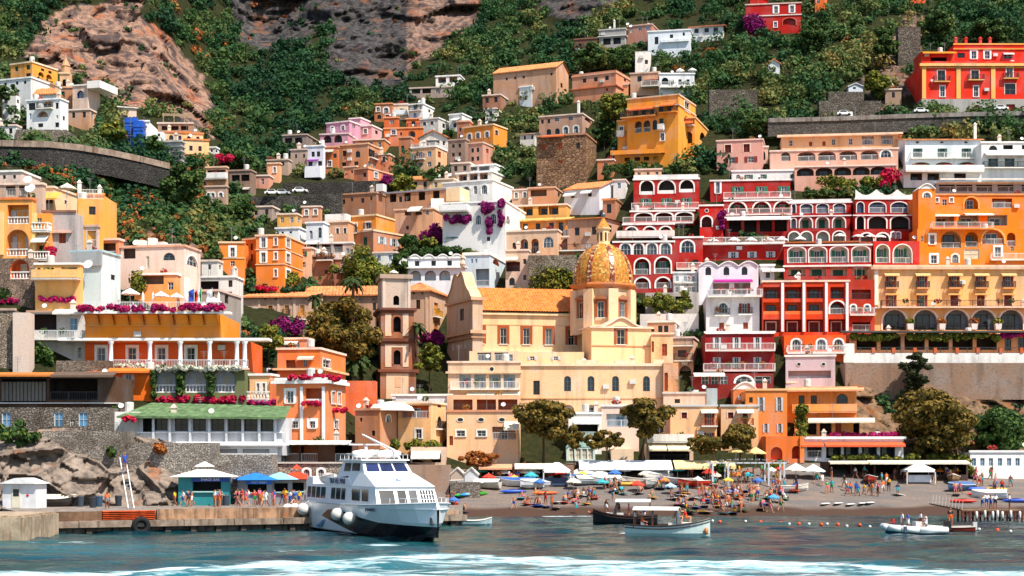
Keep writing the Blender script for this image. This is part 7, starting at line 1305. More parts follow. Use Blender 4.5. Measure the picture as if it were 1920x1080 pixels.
for lab, x0, x1, y0, y1, bs, mt in (
 ('wide yellow green tree above the palace roof', 622, 736, 468, 548, 560, M_GOLD), ('dark round tree right of the yellow green tree', 728, 770, 470, 532, 545, M_GREEN),
 ('round clipped tree below the beige house', 748, 786, 436, 466, 474, M_GREEN), ('small golden tree beside the purple bougainvillea', 788, 818, 442, 466, 474, M_GOLD),
 ('round tree in front of the bougainvillea house', 878, 908, 428, 456, 464, M_GOLD), ('tall leafy shrub tree at the right of the bougainvillea house', 926, 954, 424, 470, 480, M_GREEN),
 ('big yellow green tree left of the yellow villa', 1122, 1186, 178, 226, 276, M_GOLD), ('dark tree under the yellow green one by the yellow villa', 1114, 1152, 216, 272, 282, M_GREEN),
 ('pale green round tree above the porch house', 724, 778, 328, 364, 372, M_GOLD), ('green tree under the cream corner house', 790, 828, 318, 350, 358, M_GREEN),
 ('slim dark cypress like tree under the road wall', 246, 276, 298, 348, 356, M_GREEN), ('dark spreading tree on the dry rusty slope', 298, 384, 304, 384, 396, M_GREEN),
 ('tree right of the blue sheeted scaffold', 268, 308, 254, 300, 306, M_GREEN), ('green tree beside the small bungalow above the ravine', 410, 478, 276, 318, 330, M_GREEN),
 ('tree in the ravine left of the orange villa', 440, 482, 372, 424, 432, M_GREEN), ('dark olive tree left of the red palace', 1634, 1688, 52, 116, 128, M_GREEN),
 ('round olive tree on the bare gully edge', 1724, 1796, 16, 74, 84, M_GREEN), ('olive tree behind the red palace roof', 1812, 1900, 30, 80, 90, M_GREEN),
 ('olive tree right of the red villa', 1500, 1556, 36, 92, 100, M_GREEN), ('golden tree beside the white garden hut', 1616, 1676, 132, 182, 190, M_GOLD),
 ('dark tree below the red villa terrace', 1396, 1440, 212, 252, 262, M_GREEN), ('olive tree over the peach house', 1140, 1190, 80, 128, 140, M_GREEN), ('grey green olive tree over the long barn', 1072, 1138, 84, 128, 140, M_GREEN),
 ('tree at the foot of the white villa by the scaffold', 184, 236, 226, 272, 282, M_GOLD), ('green tree below the dark cliff beside the grey villa', 850, 876, 146, 176, 184, M_GREEN),
 ('yellow green tree right of the bell tower', 778, 832, 640, 700, 735, M_GOLD), ('leafy garden tree left of the orange small hotel', 478, 530, 606, 660, 690, M_GOLD), ('young tree on the orange small hotel terrace', 530, 562, 662, 704, 716, M_GREEN),
 ('garden trees before the hanging wall right of the dome', 1206, 1312, 544, 592, 606, M_GOLD), ('shrub tree at the top of the quay rocks', -20, 76, 792, 840, 850, M_GREEN)):
 tree(lab, x0, x1, y0, y1, bs, mt, None if bs < 800 else 163, clumps=18, size=.2 if bs < 400 else .17)
palm('tall slender palm rising before the palace', 663, 524, 742, 24, 224); palm('short palm top in front of the palace roof', 592, 556, 640, 20, 232, 22); palm('low palm at the foot of the tall one', 667, 672, 742, 36, 221, 22)
palm('low palm right of the bell tower', 782, 610, 700, 22, 233, 22); palm('small palm above the palace roof', 655, 528, 560, 26, 246, 24)
for lab, nm, x0, x1, y0, y1, Y, mt, ct in (
 ('magenta bougainvillea under the yellow palace windows', 'bougainvillea', 497, 578, 592, 632, 238, M_BOUG, 'climber'), ('magenta bougainvillea right of the bell tower', 'bougainvillea', 776, 838, 622, 646, 236, M_BOUG, 'climber'),
 ('purple bougainvillea hedge below the beige house', 'bougainvillea', 776, 842, 420, 452, 272.5, M_BOUG, 'climber'), ('purple bougainvillea arch of the white garden room', 'bougainvillea', 832, 884, 402, 418, 271, M_BOUG, 'climber'),
 ('purple bougainvillea hanging between the arched windows', 'bougainvillea', 902, 924, 374, 436, 269.8, M_BOUG, 'climber'), ('purple bougainvillea on the right corner of the white house', 'bougainvillea', 934, 946, 372, 426, 269.3, M_BOUG, 'climber'),
 ('purple climber beside the arched door of the red hotel', 'bougainvillea', 1346, 1360, 390, 430, 272.5, M_BOUG, 'climber'), ('purple climber covering the left side of the red villa', 'bougainvillea', 1396, 1432, 20, 72, 350, M_BOUG, 'climber'),
 ('pink bougainvillea on the lilac house wall', 'bougainvillea', 80, 108, 458, 482, 199, M_REDF, 'climber'), ('purple bougainvillea by the dark terrace wall', 'bougainvillea', 716, 738, 326, 346, 296, M_BOUG, 'climber'), ('red bougainvillea on the ravine terrace', 'bougainvillea', 400, 440, 290, 306, 300, M_REDF, 'climber'),
 ('yellow green ivy hanging on the terrace wall beside the dome', 'ivy', 992, 1078, 478, 556, 252.5, M_GOLD, 'climber'), ('ivy column beside the stone balcony', 'ivy', 52, 104, 634, 690, 188, M_GREEN, 'climber'), ('green ivy around the arcade of the orange hotel', 'ivy', 284, 292, 696, 746, 187.2, M_GREEN, 'climber'),
 ('ivy strand between the first arcade arches', 'ivy', 332, 346, 696, 744, 187.2, M_GREEN, 'climber'), ('ivy strand between the last arcade arches', 'ivy', 388, 402, 696, 744, 187.2, M_GREEN, 'climber'),
 ('autumn yellow vine over the hotel garden terrace', 'vine', 1596, 1872, 622, 638, 247.5, M_GOLD, 'climber'), ('flat planted roof of the beach shops', 'roof_hedge', 1550, 1816, 852, 866, 209, M_GOLD, 'hedge'), ('magenta vine at the right end of the garden terrace', 'vine', 1874, 1930, 623, 632, 247.5, M_MAGF, 'climber'),
 ('planted terrace under the cream apartment hotel', 'terrace_plants', 1530, 1690, 330, 358, 276, M_GOLD, 'shrub'), ('green roof garden of the red hotel', 'terrace_plants', 1502, 1592, 356, 370, 271, M_GREEN, 'shrub'), ('red flowering climber at the end of the planted terrace', 'climbing_roses', 1650, 1684, 318, 352, 275, M_REDF, 'climber'),
 ('magenta flower row along the orange hotel terrace edge', 'flower_row', 136, 424, 570, 584, 190.2, M_MAGF, 'flowers'), ('magenta flower row at the left terrace', 'flower_row', -30, 38, 559, 568, 190, M_MAGF, 'flowers'), ('second magenta flower row on the left terrace', 'flower_row', 72, 142, 556, 566, 190, M_MAGF, 'flowers'),
 ('red flower boxes under the hotel arcade', 'flower_row', 286, 462, 742, 756, 185, M_REDF, 'flowers'), ('white flower garland along the loggia railing', 'flower_row', 286, 454, 685, 695, 187.6, M_WHTF, 'flowers'), ('white flower box on the short loggia balcony', 'flower_row', 214, 276, 682, 691, 188, M_WHTF, 'flowers'),
 ('red flower row on the pink hotel roof', 'flower_row', 538, 642, 702, 713, 194.5, M_REDF, 'flowers'), ('red flower box on the pink hotel balcony', 'flower_row', 566, 606, 752, 760, 193.6, M_REDF, 'flowers'), ('red flowers on the right corner balcony of the pink hotel', 'flower_row', 616, 652, 764, 774, 194, M_REDF, 'flowers'), ('red flowers on the cream balcony house', 'flower_row', 464, 522, 750, 760, 190, M_MAGF, 'flowers'),
 ('red flower box on the white stair house', 'flower_row', 228, 254, 780, 792, 174, M_REDF, 'flowers'), ('purple and red flowers on top of the coral restaurant', 'flower_row', 1536, 1692, 810, 820, 213.5, M_MAGF, 'flowers'), ('yellow bushes on the arcade of the beach promenade', 'hedge', 700, 830, 824, 842, 211, M_GOLD, 'hedge'),
 ('yellow green bush at the left corner of the beach shops', 'shrub', 1438, 1470, 858, 884, 209, M_GOLD, 'shrub'), ('small bush at the right end of the beach shops', 'shrub', 1800, 1822, 852, 890, 209.5, M_GOLD, 'shrub'), ('shrub beside the grey pergola on the beach', 'shrub', 1338, 1362, 866, 892, 208, M_GREEN, 'shrub'),
 ('yellow orange bush under the turquoise house', 'shrub', 226, 272, 510, 548, 205, M_GOLD, 'shrub'), ('red geraniums on the orange villa terrace', 'flower_row', 470, 520, 536, 546, 240, M_REDF, 'flowers'), ('bush below the orange villa', 'shrub', 526, 572, 510, 540, 245, M_GOLD, 'shrub'),
 ('rambling green plants on the ochre villa corner', 'climbing_vine', 1488, 1516, 760, 830, 221.5, M_GOLD, 'climber'), ('olive hedge below the arcaded white house', 'hedge', 752, 900, 462, 480, 264, M_GREEN, 'hedge'), ('garden hedge over the yellow villa base', 'hedge', 1130, 1330, 306, 330, 303, M_GREEN, 'hedge'), ('rusty autumn bush on the quay rocks', 'shrub', 292, 312, 832, 852, 163, M_RUST, 'shrub'), ('green tuft on the quay rocks', 'shrub', 200, 220, 838, 862, 162, M_GREEN, 'shrub')):
 bush(lab, x0, x1, y0, y1, Y, mt, nm, cat=ct, size=.13 if ct == 'flowers' else .17, dens=2.6 if ct == 'flowers' else 1.4, thick=.5 if ct == 'flowers' else .9)
for i, (x, y, w) in enumerate(((1706, 604, 18), (1766, 600, 20), (1826, 598, 24), (1871, 600, 18))):
 p = P(x, 618, touch(x-6, x+6, 600, 616)-.7); r = empty('planter', ('leftmost', 'second', 'third', 'rightmost')[i]+' white planter with orange flowers on the cream hotel arcade', 'planter', p, 0, 'planters on the cream hotel arcade'); m = MB(); m.hexa([(-.4,-.4,0),(.4,-.4,0),(.4,.4,0),(-.4,.4,0),(-.5,-.5,.9),(.5,-.5,.9),(.5,.5,.9),(-.5,.5,.9)]); m.obj('pot', plain('#e6e4e0', .7), r)
 v, q, t = leaves((0, 0, 1.3), (.85, .6, .55), 90, .14, .3); put('plant', fastmesh('plant', v, q, (M_RUST, M_GOLD)[i in (0, 3)], t), r)
def road(pts, th, hpx, lab, name, mat, cmat, out=2.5):
 r = empty(name, lab, 'wall', P(*pts[0])); M = Matrix.Translation(-r.location); a, b_ = MB(), MB(); V = [(P(x, y, Y), P(x, y+hpx, Y)) for x, y, Y in pts]
 for (t0, l0), (t1, l1) in zip(V, V[1:]):
  i0, i1 = Vector((0, out, 0)), Vector((0, out, 0)); d = Vector((0, 0, th)); u = Vector((0, -.25, 0))
  a.hexa([t0+u-d, t1+u-d, t1-d+Vector((0, .2, 0)), t0-d+Vector((0, .2, 0)), t0+u, t1+u, t1+Vector((0, .2, 0)), t0+Vector((0, .2, 0))]); b_.quad(t0-d*.9, t1-d*.9, l1, l0); b_.quad(t0+Vector((0, .2, -th)), t1+Vector((0, .2, -th)), t1+i1*3-d, t0+i0*3-d)
 a.obj('parapet', cmat, r, M); b_.obj('retaining_face', mat, r, M)
road([(-120, 258, 250), (0, 263, 252), (90, 265, 253), (150, 271, 255), (210, 281, 257), (265, 293, 260), (318, 306, 264)], 1.0, 50, 'curved road wall with pale parapet below the left hamlet', 'road_wall', stone('#4a4744', 2., '#33302e'), concrete('#a08c7c'))
road([(1440, 222, 300), (1560, 219, 300), (1700, 214, 300), (1800, 211, 301), (2000, 207, 302)], .8, 34, 'grey road wall under the red palace', 'road_wall', stone('#5d5a56', 2., '#403c39'), concrete('#8a8580'))
# ---------------------------------------------------------------- boats
def loft(mb, secs, m=0, close=True):
 for s in (-1, 1):
  for (x0, p0), (x1, p1) in zip(secs, secs[1:]):
   for i in range(len(p0)-1): mb.quad((x0, s*p0[i][0], p0[i][1]), (x1, s*p1[i][0], p1[i][1]), (x1, s*p1[i+1][0], p1[i+1][1]), (x0, s*p0[i+1][0], p0[i+1][1]), m)
 x, p = secs[0]; mb.poly([(x, y, z) for y, z in p]+[(x, -y, z) for y, z in reversed(p)], m)
def rim(mb, secs, r, m=0, dz=0):
 for s in (-1, 1): mb.path([(x, s*p[-1][0], p[-1][1]+dz) for x, p in secs], r, 5, m)
def hullsecs(L, W, fb, draft=.35, n=12, sheer=.3, tr=.8):
 out = []
 for i in range(n+1):
  t = i/n; b_ = W/2*(tr+(1-tr)*min(1, t*3))*(1-max(0, (t-.5)/.5)**2.4*.97); zd = fb+sheer*(2*t-.8)**2*(1 if t > .4 else .4); f_ = max(0, (t-.75)/.25)
  out.append((L*t, [(.0, -draft*(1-f_)), (b_*.55*(1-.5*f_), -draft*.6*(1-f_)+f_*.15), (b_*.9*(1-.25*f_), fb*.35), (b_, zd)]))
 return out
def deck(mb, secs, z, m=0, k=.86):
 for (x0, p0), (x1, p1) in zip(secs, secs[1:]): mb.quad((x0, -p0[-1][0]*k, z), (x1, -p1[-1][0]*k, z), (x1, p1[-1][0]*k, z), (x0, p0[-1][0]*k, z), m)
def ferry():
 ph = R(24); hx = Vector((math.sin(ph), -math.cos(ph), 0)); o = Vector((-18.1, 156.3, 0)); rz = math.atan2(hx.y, hx.x)
 r = empty('ferry', 'white two decked passenger ferry with a black wave on its hull, moored at the quay', 'ferry', o, rz)
 S = [(0, 2.95, 2.8, 2.7), (6, 3.15, 2.9, 2.7), (14, 3.25, 2.9, 2.72), (19, 3.25, 2.6, 2.8), (23, 3.05, 1.9, 2.9), (26, 2.5, 1.05, 3.02), (28, 1.55, .42, 3.12), (29.6, .12, .04, 3.2)]
 secs = [(x, [(.0, -.7 if x < 28 else .3), (w*.8, -.45 if x < 28 else .35), (w, .25 if x < 28 else .6), (w+(b_-w)*.55, 1.5), (b_, zd)]) for x, b_, w, zd in S]
 m, ns, ls, bb = _mat('ferry_hull_paint', (.8, .8, .8), .25, 0, .5); tc = N(ns, 'TexCoord'); sp = N(ns, 'SeparateXYZ'); ls.new(tc.outputs['Object'], sp.inputs[0])
 def thr(stops):
  d = N(ns, 'Math', operation='DIVIDE'); d.inputs[1].default_value = 30.; ls.new(sp.outputs[0], d.inputs[0]); c = ramp(ns, ls, d.outputs[0], [(x/30, z/4) for x, z in stops]); k = N(ns, 'Math', operation='MULTIPLY'); k.inputs[1].default_value = 4.; ls.new(c, k.inputs[0]); return k.outputs[0]
 a = N(ns, 'Math', operation='LESS_THAN'); ls.new(sp.outputs[2], a.inputs[0]); ls.new(thr([(5.5, 0), (7, 1.4), (9.5, 2.1), (13, 2.2), (18, 1.7), (22, 1.35), (29, 1.2)]), a.inputs[1])
 b_ = N(ns, 'Math', operation='GREATER_THAN'); ls.new(sp.outputs[2], b_.inputs[0]); ls.new(thr([(5.5, 2.4), (7.5, 1.4), (11, .95), (15, .4), (18, 0)]), b_.inputs[1])
 c = N(ns, 'Math', operation='MULTIPLY'); ls.new(a.outputs[0], c.inputs[0]); ls.new(b_.outputs[0], c.inputs[1]); wl = N(ns, 'Math', operation='LESS_THAN'); ls.new(sp.outputs[2], wl.inputs[0]); wl.inputs[1].default_value = .16; mx = N(ns, 'Math', operation='MAXIMUM'); ls.new(c.outputs[0], mx.inputs[0]); ls.new(wl.outputs[0], mx.inputs[1])
 ls.new(mix(ns, ls, mx.outputs[0], lin('#dfe5e8'), lin('#0d0e12')), bb.inputs['Base Color'])
 q = MB(); loft(q, secs); deck(q, secs, 2.62, 0, .98); h = q.obj('hull', m, r)
 q = MB(); rim(q, secs, .07); q.obj('rubbing_strake', plain('#d9dee0', .5), r)
 W_, D_ = plain('#eceff1', .35, var=.05), glass('#1a1d22')
 def prism(name, pts, hw0, hw1, mat=W_, par=r):   # side outline (x,z) list; half widths
  z0, z1 = min(z for _, z in pts), max(z for _, z in pts); k = MB(); f_ = lambda z: hw0+(hw1-hw0)*(z-z0)/(z1-z0+1e-6); A_ = [(x, -f_(z), z) for x, z in pts]; B_ = [(x, f_(z), z) for x, z in pts]
  k.poly(A_); k.poly(list(reversed(B_)))
  for i in range(len(pts)): j = (i+1) % len(pts); k.quad(A_[i], A_[j], B_[j], B_[i])
  return k.obj(name, mat, par)
 cab = prism('main_cabin', [(1.2, 2.63), (22.6, 2.63), (21.6, 5.0), (1.2, 5.0)], 2.85, 2.7); prism('front_fairing', [(13.5, 5.0), (21.9, 5.0), (17.6, 6.55), (13.5, 6.55)], 2.75, 2.3)
 prism('aft_bulwark', [(1.0, 5.0), (3.4, 5.0), (3.4, 5.9), (1.6, 5.95)], 2.72, 2.72); prism('name_bulwark', [(7.2, 5.0), (15, 5.0), (14.4, 5.95), (7.6, 5.95)], 2.74, 2.72); wh = prism('wheelhouse', [(9.6, 5.9), (17.5, 6.5), (16.2, 8.05), (11.0, 8.05)], 2.35, 2.05); prism('wheelhouse_roof', [(10.2, 8.05), (16.8, 8.05), (16.5, 8.22), (10.4, 8.22)], 2.3, 2.25)
 def pane(x0, x1, z0, z1, sd, par, hw, rake=0., mat=D_, off=.03):
  k = MB(); y = lambda z: sd*(hw(z)+off); k.quad((x0+rake, y(z0), z0), (x1+rake, y(z0), z0), (x1, y(z1), z1), (x0, y(z1), z1)); k.obj('window', mat, par)
 hc = lambda z: 2.85-(z-2.63)/2.37*.15; hw_ = lambda z: 2.35-(z-5.9)/2.15*.3
 for sd in (-1, 1):
  for x0, x1 in ((1.8, 2.9), (3.2, 4.4), (4.7, 5.9), (6.2, 7.6), (9.4, 10.6), (10.9, 12.2), (12.5, 13.6), (15.4, 17.6), (18.2, 19.9)): pane(x0, x1, 3.25, 4.65, sd, cab, hc, .25 if x0 > 15 else 0)
  pane(11.6, 13.4, 6.75, 7.75, sd, wh, hw_); pane(13.7, 15.9, 6.8, 7.75, sd, wh, hw_, .2)
 fx = lambda z: 22.6-(z-2.63)/2.37*1.0+.03
 for y0, y1, mt in ((-2.5, -1.1, D_), (-.85, .0, D_), (.2, 1.0, plain('#5a5a5c', .7)), (1.25, 2.55, D_)):
  k = MB(); za, zb = 3.0, 4.6; k.quad((fx(za), y0, za), (fx(za), y1, za), (fx(zb), y1, zb), (fx(zb), y0, zb)); w = k.obj('window', mt, cab)
  k = MB()
  for ya in ([y0, y1] if y0 < 1.2 else [y0+(y1-y0)*i/5 for i in range(6)]): k.tube((fx(za)+.03, ya, za), (fx(zb)+.03, ya, zb), .04, 4)
  for zz in ((za, zb) if y0 < 1.2 else (za, 3.5, 4.05, zb)): k.tube((fx(zz)+.03, y0, zz), (fx(zz)+.03, y1, zz), .04, 4)
  k.obj('frame', W_, w)
 gx = lambda z: 17.5-(z-6.5)/1.55*1.3+.03
 for y0, y1 in ((-1.95, -.75), (-.6, .6), (.75, 1.95)): k = MB(); k.quad((gx(6.75), y0, 6.75), (gx(6.75), y1, 6.75), (gx(7.75), y1*.93, 7.75), (gx(7.75), y0*.93, 7.75)); k.obj('window', glass('#2a3560'), wh)
 RX = Matrix.Rotation(R(90), 4, 'X'); text('TRA VEL MAR', .95, Matrix.Translation((11.2, -2.78, 5.47)) @ RX @ Matrix.Diagonal((.82, 1, 1, 1)), plain('#2a3a6a', .5), r, ext=.015)
 text('JUNARIES', .5, Matrix.Translation((21.6, -3.16, 2.35)) @ Matrix.Rotation(R(4), 4, 'Z') @ RX @ Matrix.Rotation(R(0), 4, 'X'), plain('#3a4a6a', .5), r, ext=.02)
 k = MB(); nrm = Vector((1.55, 0, 4.3)).normalized(); c0 = Vector((19.9, 0, 5.74))+nrm*.03; ux = Vector((0, 1, 0)); uz = nrm.cross(ux)
 for i in range(5):
  a = R(90+72*i); p = [(a-.5, .13), (a, .62), (a+.5, .13)]; k.poly([tuple(c0)]+[tuple(c0+ux*q_*math.cos(t)+uz*q_*math.sin(t)) for t, q_ in p])
 k.obj('star_emblem', plain('#3f7ac8', .5), r)
 k = MB(); k.poly([(x, -3.12+(.06 if x < 4 else 0), z) for x, z in ((5.6, .5), (6.6, .62), (7.6, 1.05), (8.4, 1.15), (7.9, .8), (7.2, .42), (6.4, .3))]); k.obj('blue_wave', plain('#2f8ab8', .4), r)
 for x, z in ((-1.9, 1.75), (.6, 1.85), (3.4, 1.95), (14.2, 1.8), (17.6, 1.55)):
  k = MB(); k.ball((x, -3.72, z), .58, 16, 10); k.tube((x, -3.6, z+.5), (x, -3.1, 2.75), .03, 4); k.obj('fender', plain('#e6e2da', .45), r, None, True)
 k = MB(); k.tube((11.2, 0, 8.2), (11.2, 0, 9.9), .22, 8, 0, .16); k.box(10.95, 11.45, -1.7, 1.7, 9.95, 10.12); k.tube((15.8, 1.7, 8.2), (14.6, 1.5, 9.4), .12, 6); k.tube((14.6, 1.5, 9.4), (11.4, -.4, 11.3), .09, 6); k.tube((14.4, 1.2, 9.3), (11.6, -.1, 11.0), .05, 5); k.obj('mast', W_, r)
 k = MB()
 for sd in (-1, 1):
  k.tube((10.4, sd*2.2, 8.75), (16.4, sd*2.2, 8.75), .035, 4)
  for i in range(6): k.tube((10.4+1.2*i, sd*2.2, 8.2), (10.4+1.2*i, sd*2.2, 8.75), .03, 4)
 for sd in (-1, 1):
  k.path([(23, sd*2.9, 3.7), (26.5, sd*2.2, 3.8), (29.3, sd*.15, 3.95)], .035, 4)
  for x, y in ((23, 2.9), (25, 2.55), (27, 1.9), (28.4, 1.1)): k.tube((x, sd*y, 2.95), (x, sd*y, 3.75), .03, 4)
 k.obj('railing', W_, r)
 for y, x in ((-1.0, 13.6), (.3, 12.6), (1.2, 14.2)):
  k = MB(); k.lathe([(.02, -1.3), (.4, -1.15), (.55, -.4), (.55, .4), (.4, 1.15), (.02, 1.3)], 10); o2 = k.obj('life_raft', plain('#efece8', .5), r, Matrix.Translation((x, y, 8.85)) @ Matrix.Rotation(R(90), 4, 'Y') @ Matrix.Rotation(R(70), 4, 'X'), True)
  k = MB(); k.lathe([(.57, -.9), (.6, -.4), (.6, .4), (.57, .9)], 10, 0, (0, 0, 0), R(180), R(300)); k.obj('orange_side', plain('#d8431c', .5), o2)
 k = MB(); sc = hullsecs(3.0, 1.5, .6, .35); loft(k, sc); deck(k, sc, .62); t = k.obj('tender', plain('#d8d4cc', .5), r, Matrix.Translation((3.9, -1.7, 5.35))); k = MB(); k.lathe([(.75, 0), (.6, .35), (.1, .5)], 10, 0, (1.2, 0, .6)); k.obj('cover', plain('#c9b8b0', .7), t)
 k = MB(); k.box(.1, .7, -2.6, 2.6, 2.7, 3.5); k.tube((29.0, -.35, 1.7), (29.2, -.42, .9), .16, 6); k.obj('anchor_gear', plain('#2a2c30', .6), r)
 Q = Matrix.Translation((0, 0, 2.63)) @ Matrix.Diagonal((1, 1, .74, 1)) @ Matrix.Translation((0, 0, -2.63))
 for c_ in r.children:
  if c_.name.split('.')[0] not in ('hull', 'rubbing_strake', 'fender', 'blue_wave'): c_.matrix_basis = Q @ c_.matrix_basis
ferry()
WOOD = plain('#5a3420', .55)
def gozzo(label, px, py, L, W, rz, hull, strip, canopy, zt, name='wooden_boat'):
 Y = gy(py); o = P(px, py, Y); o.z = 0; r = empty(name, label, 'boat', o, rz); sc = [(x-L/2, p) for x, p in hullsecs(L, W, .95, .4, 14, .45, .62)]
 q = MB(); loft(q, sc); deck(q, sc, .55); q.obj('hull', plain(hull, .3, var=.05), r); q = MB(); rim(q, sc, .075); rim(q, sc, .05, 0, -.24); q.obj('gunwale', plain(strip, .5), r)
 q = MB(); q.poly([(L*.1, -W*.36, .95), (L*.42, -W*.12, 1.2), (L*.46, 0, 1.25), (L*.42, W*.12, 1.2), (L*.1, W*.36, .95)]); q.box(L*.02, L*.3, -W*.3, W*.3, .95, 1.25); q.obj('foredeck_cushion', plain('#efe9dc', .7), r)
 q = MB(); x0, x1 = (-L*.4, L*.14); n = 6
 for i in range(n):
  y0, y1 = -W*.42+W*.84*i/n, -W*.42+W*.84*(i+1)/n; za, zb = (zt-.35*(2*y0/W)**2, zt-.35*(2*y1/W)**2); q.hexa([(x0,y0,za),(x1,y0,za),(x1,y1,zb),(x0,y1,zb),(x0,y0,za+.06),(x1,y0,za+.06),(x1,y1,zb+.06),(x0,y1,zb+.06)])
 c = q.obj('canopy', plain(canopy, .7), r); q = MB()
 for x in (x0+.1, x1-.1):
  for s in (-1, 1): q.tube((x, s*W*.4, .8), (x, s*W*.4, zt-.3), .035, 5)
 q.obj('canopy_post', WOOD, r); q = MB(); q.box(-L*.42, -L*.3, -W*.3, W*.3, .55, .95); q.box(-L*.15, -L*.1, -W*.3, W*.3, .55, .95); q.obj('bench', plain('#c9c2b4', .7), r)
 q = MB(); q.hexa([(x1-.1,-W*.4,1.1),(x1+.3,-W*.33,1.1),(x1+.3,W*.33,1.1),(x1-.1,W*.4,1.1),(x1-.3,-W*.36,zt-.2),(x1-.1,-W*.3,zt-.2),(x1-.1,W*.3,zt-.2),(x1-.3,W*.36,zt-.2)]); q.obj('windscreen', glass('#5a646a'), r)
 q = MB(); q.ball((L*.46, -W*.14, .55), .2, 8, 6, 0, 1.6); q.obj('fender', plain('#d98a54', .6), r); return r
BOAT_A = gozzo('white wooden motor boat with cream canopy heading right across the bay', 1252, 1006, 7.4, 2.3, R(-14), '#c9dcd8', '#3a2620', '#f6efdf', 2.55)
BOAT_B = gozzo('black wooden boat with white sunshade behind the white motor boat', 1172, 984, 6.6, 2.2, R(172), '#1a1a1e', '#4a3022', '#f3f1ec', 2.6)
def rib():
 o = P(1714, 1003, gy(1003)); o.z = 0; r = empty('inflatable_boat', 'white inflatable motor boat full of people near the jetty', 'boat', o, R(188)); L = 6.0; tube = [(-2.7, 1.0, .45), (0, 1.05, .5), (1.6, .95, .58), (2.6, .5, .72), (2.9, 0, .78)]
 q = MB(); pts = [Vector(p) for p in tube]; pts += [Vector((x, -y, z)) for x, y, z in reversed(tube[:-1])]; q.path(pts, .3, 10); q.obj('tube', plain('#e9eceb', .4), r, None, True)
 q = MB(); loft(q, [(-2.7, [(0, -.35), (.7, -.1), (.85, .3)]), (1.5, [(0, -.3), (.6, -.05), (.75, .35)]), (2.7, [(0, .2), (.1, .35), (.2, .55)])]); q.box(-2.6, 1.6, -.8, .8, .3, .36); q.obj('hull', plain('#2a5a8a', .4), r)
 for i, (x, y, c) in enumerate(((-2.95, .35, '#17181a'),)): q = MB(); q.hexa([(x-.35,y-.25,.45),(x+.3,y-.25,.45),(x+.3,y+.25,.45),(x-.35,y+.25,.45),(x-.2,y-.2,1.25),(x+.25,y-.2,1.2),(x+.25,y+.2,1.2),(x-.2,y+.2,1.25)]); q.box(x-.12, x+.12, y-.08, y+.08, -.5, .5); q.obj('outboard_motor', plain(c, .3), r)
 q = MB(); q.box(-.6, 0, -.4, .4, .35, 1.2); q.box(-1.6, -1.0, -.5, .5, .35, .8); q.obj('console', plain('#dcd9d2', .5), r); q = MB(); q.box(1.2, 1.45, -1.36, 1.36, .3, .82); q.box(-.2, .05, -1.37, -.7, .2, .82); q.obj('grey_patch', plain('#4a5568', .6), r)
 return r
RIB = rib()
def dory(label, px, py, L, W, rz, c, inner='#c9c0b0', ground=True, name='rowing_boat', group=None, motor=None, cover=None):
 if ground: Y = float(beach_y(np.array(px*1.), np.array(py*1.))); o = P(px, py, Y); o.z += .25
 else: o = P(px, py, gy(py)); o.z = 0
 r = empty(name, label, 'boat', o, rz, group); sc = [(x-L/2, p) for x, p in hullsecs(L, W, .5, .3, 8, .22, .8)]; q = MB(); loft(q, sc); q.obj('hull', plain(c, .4), r); q = MB(); deck(q, sc, .2); q.box(-L*.2, -L*.12, -W*.4, W*.4, .3, .36); q.box(L*.1, L*.18, -W*.38, W*.38, .3, .36); q.obj('thwart', plain(inner, .7), r); q = MB(); rim(q, sc, .045); q.obj('gunwale', plain('#e3ded4', .5), r)
 if cover: q = MB(); [q.quad((x0, -p0[-1][0], p0[-1][1]+.02), (x1, -p1[-1][0], p1[-1][1]+.02), (x1, 0, .95), (x0, 0, .95)) or q.quad((x0, p0[-1][0], p0[-1][1]+.02), (x1, p1[-1][0], p1[-1][1]+.02), (x1, 0, .95), (x0, 0, .95)) for (x0, p0), (x1, p1) in zip(sc, sc[1:])]; q.obj('cover', plain(cover, .8), r)
 if motor: q = MB(); q.box(-L/2-.3, -L/2+.05, -.18, .18, .25, .95); q.obj('outboard_motor', plain(motor, .4), r)
 return r
dory('red brown motor boat just behind the white inflatable boat', 1772, 998, 5.2, 2.0, R(178), '#8a2a1c', '#e0a070', False, 'motor_boat', None, '#dcdcd8'); dory('small grey dinghy at the end of the quay by the ferry bow', 893, 985, 3.2, 1.5, R(8), '#9fb4b8', '#d0d0cc', False, 'dinghy')
rg = random.Random(4)
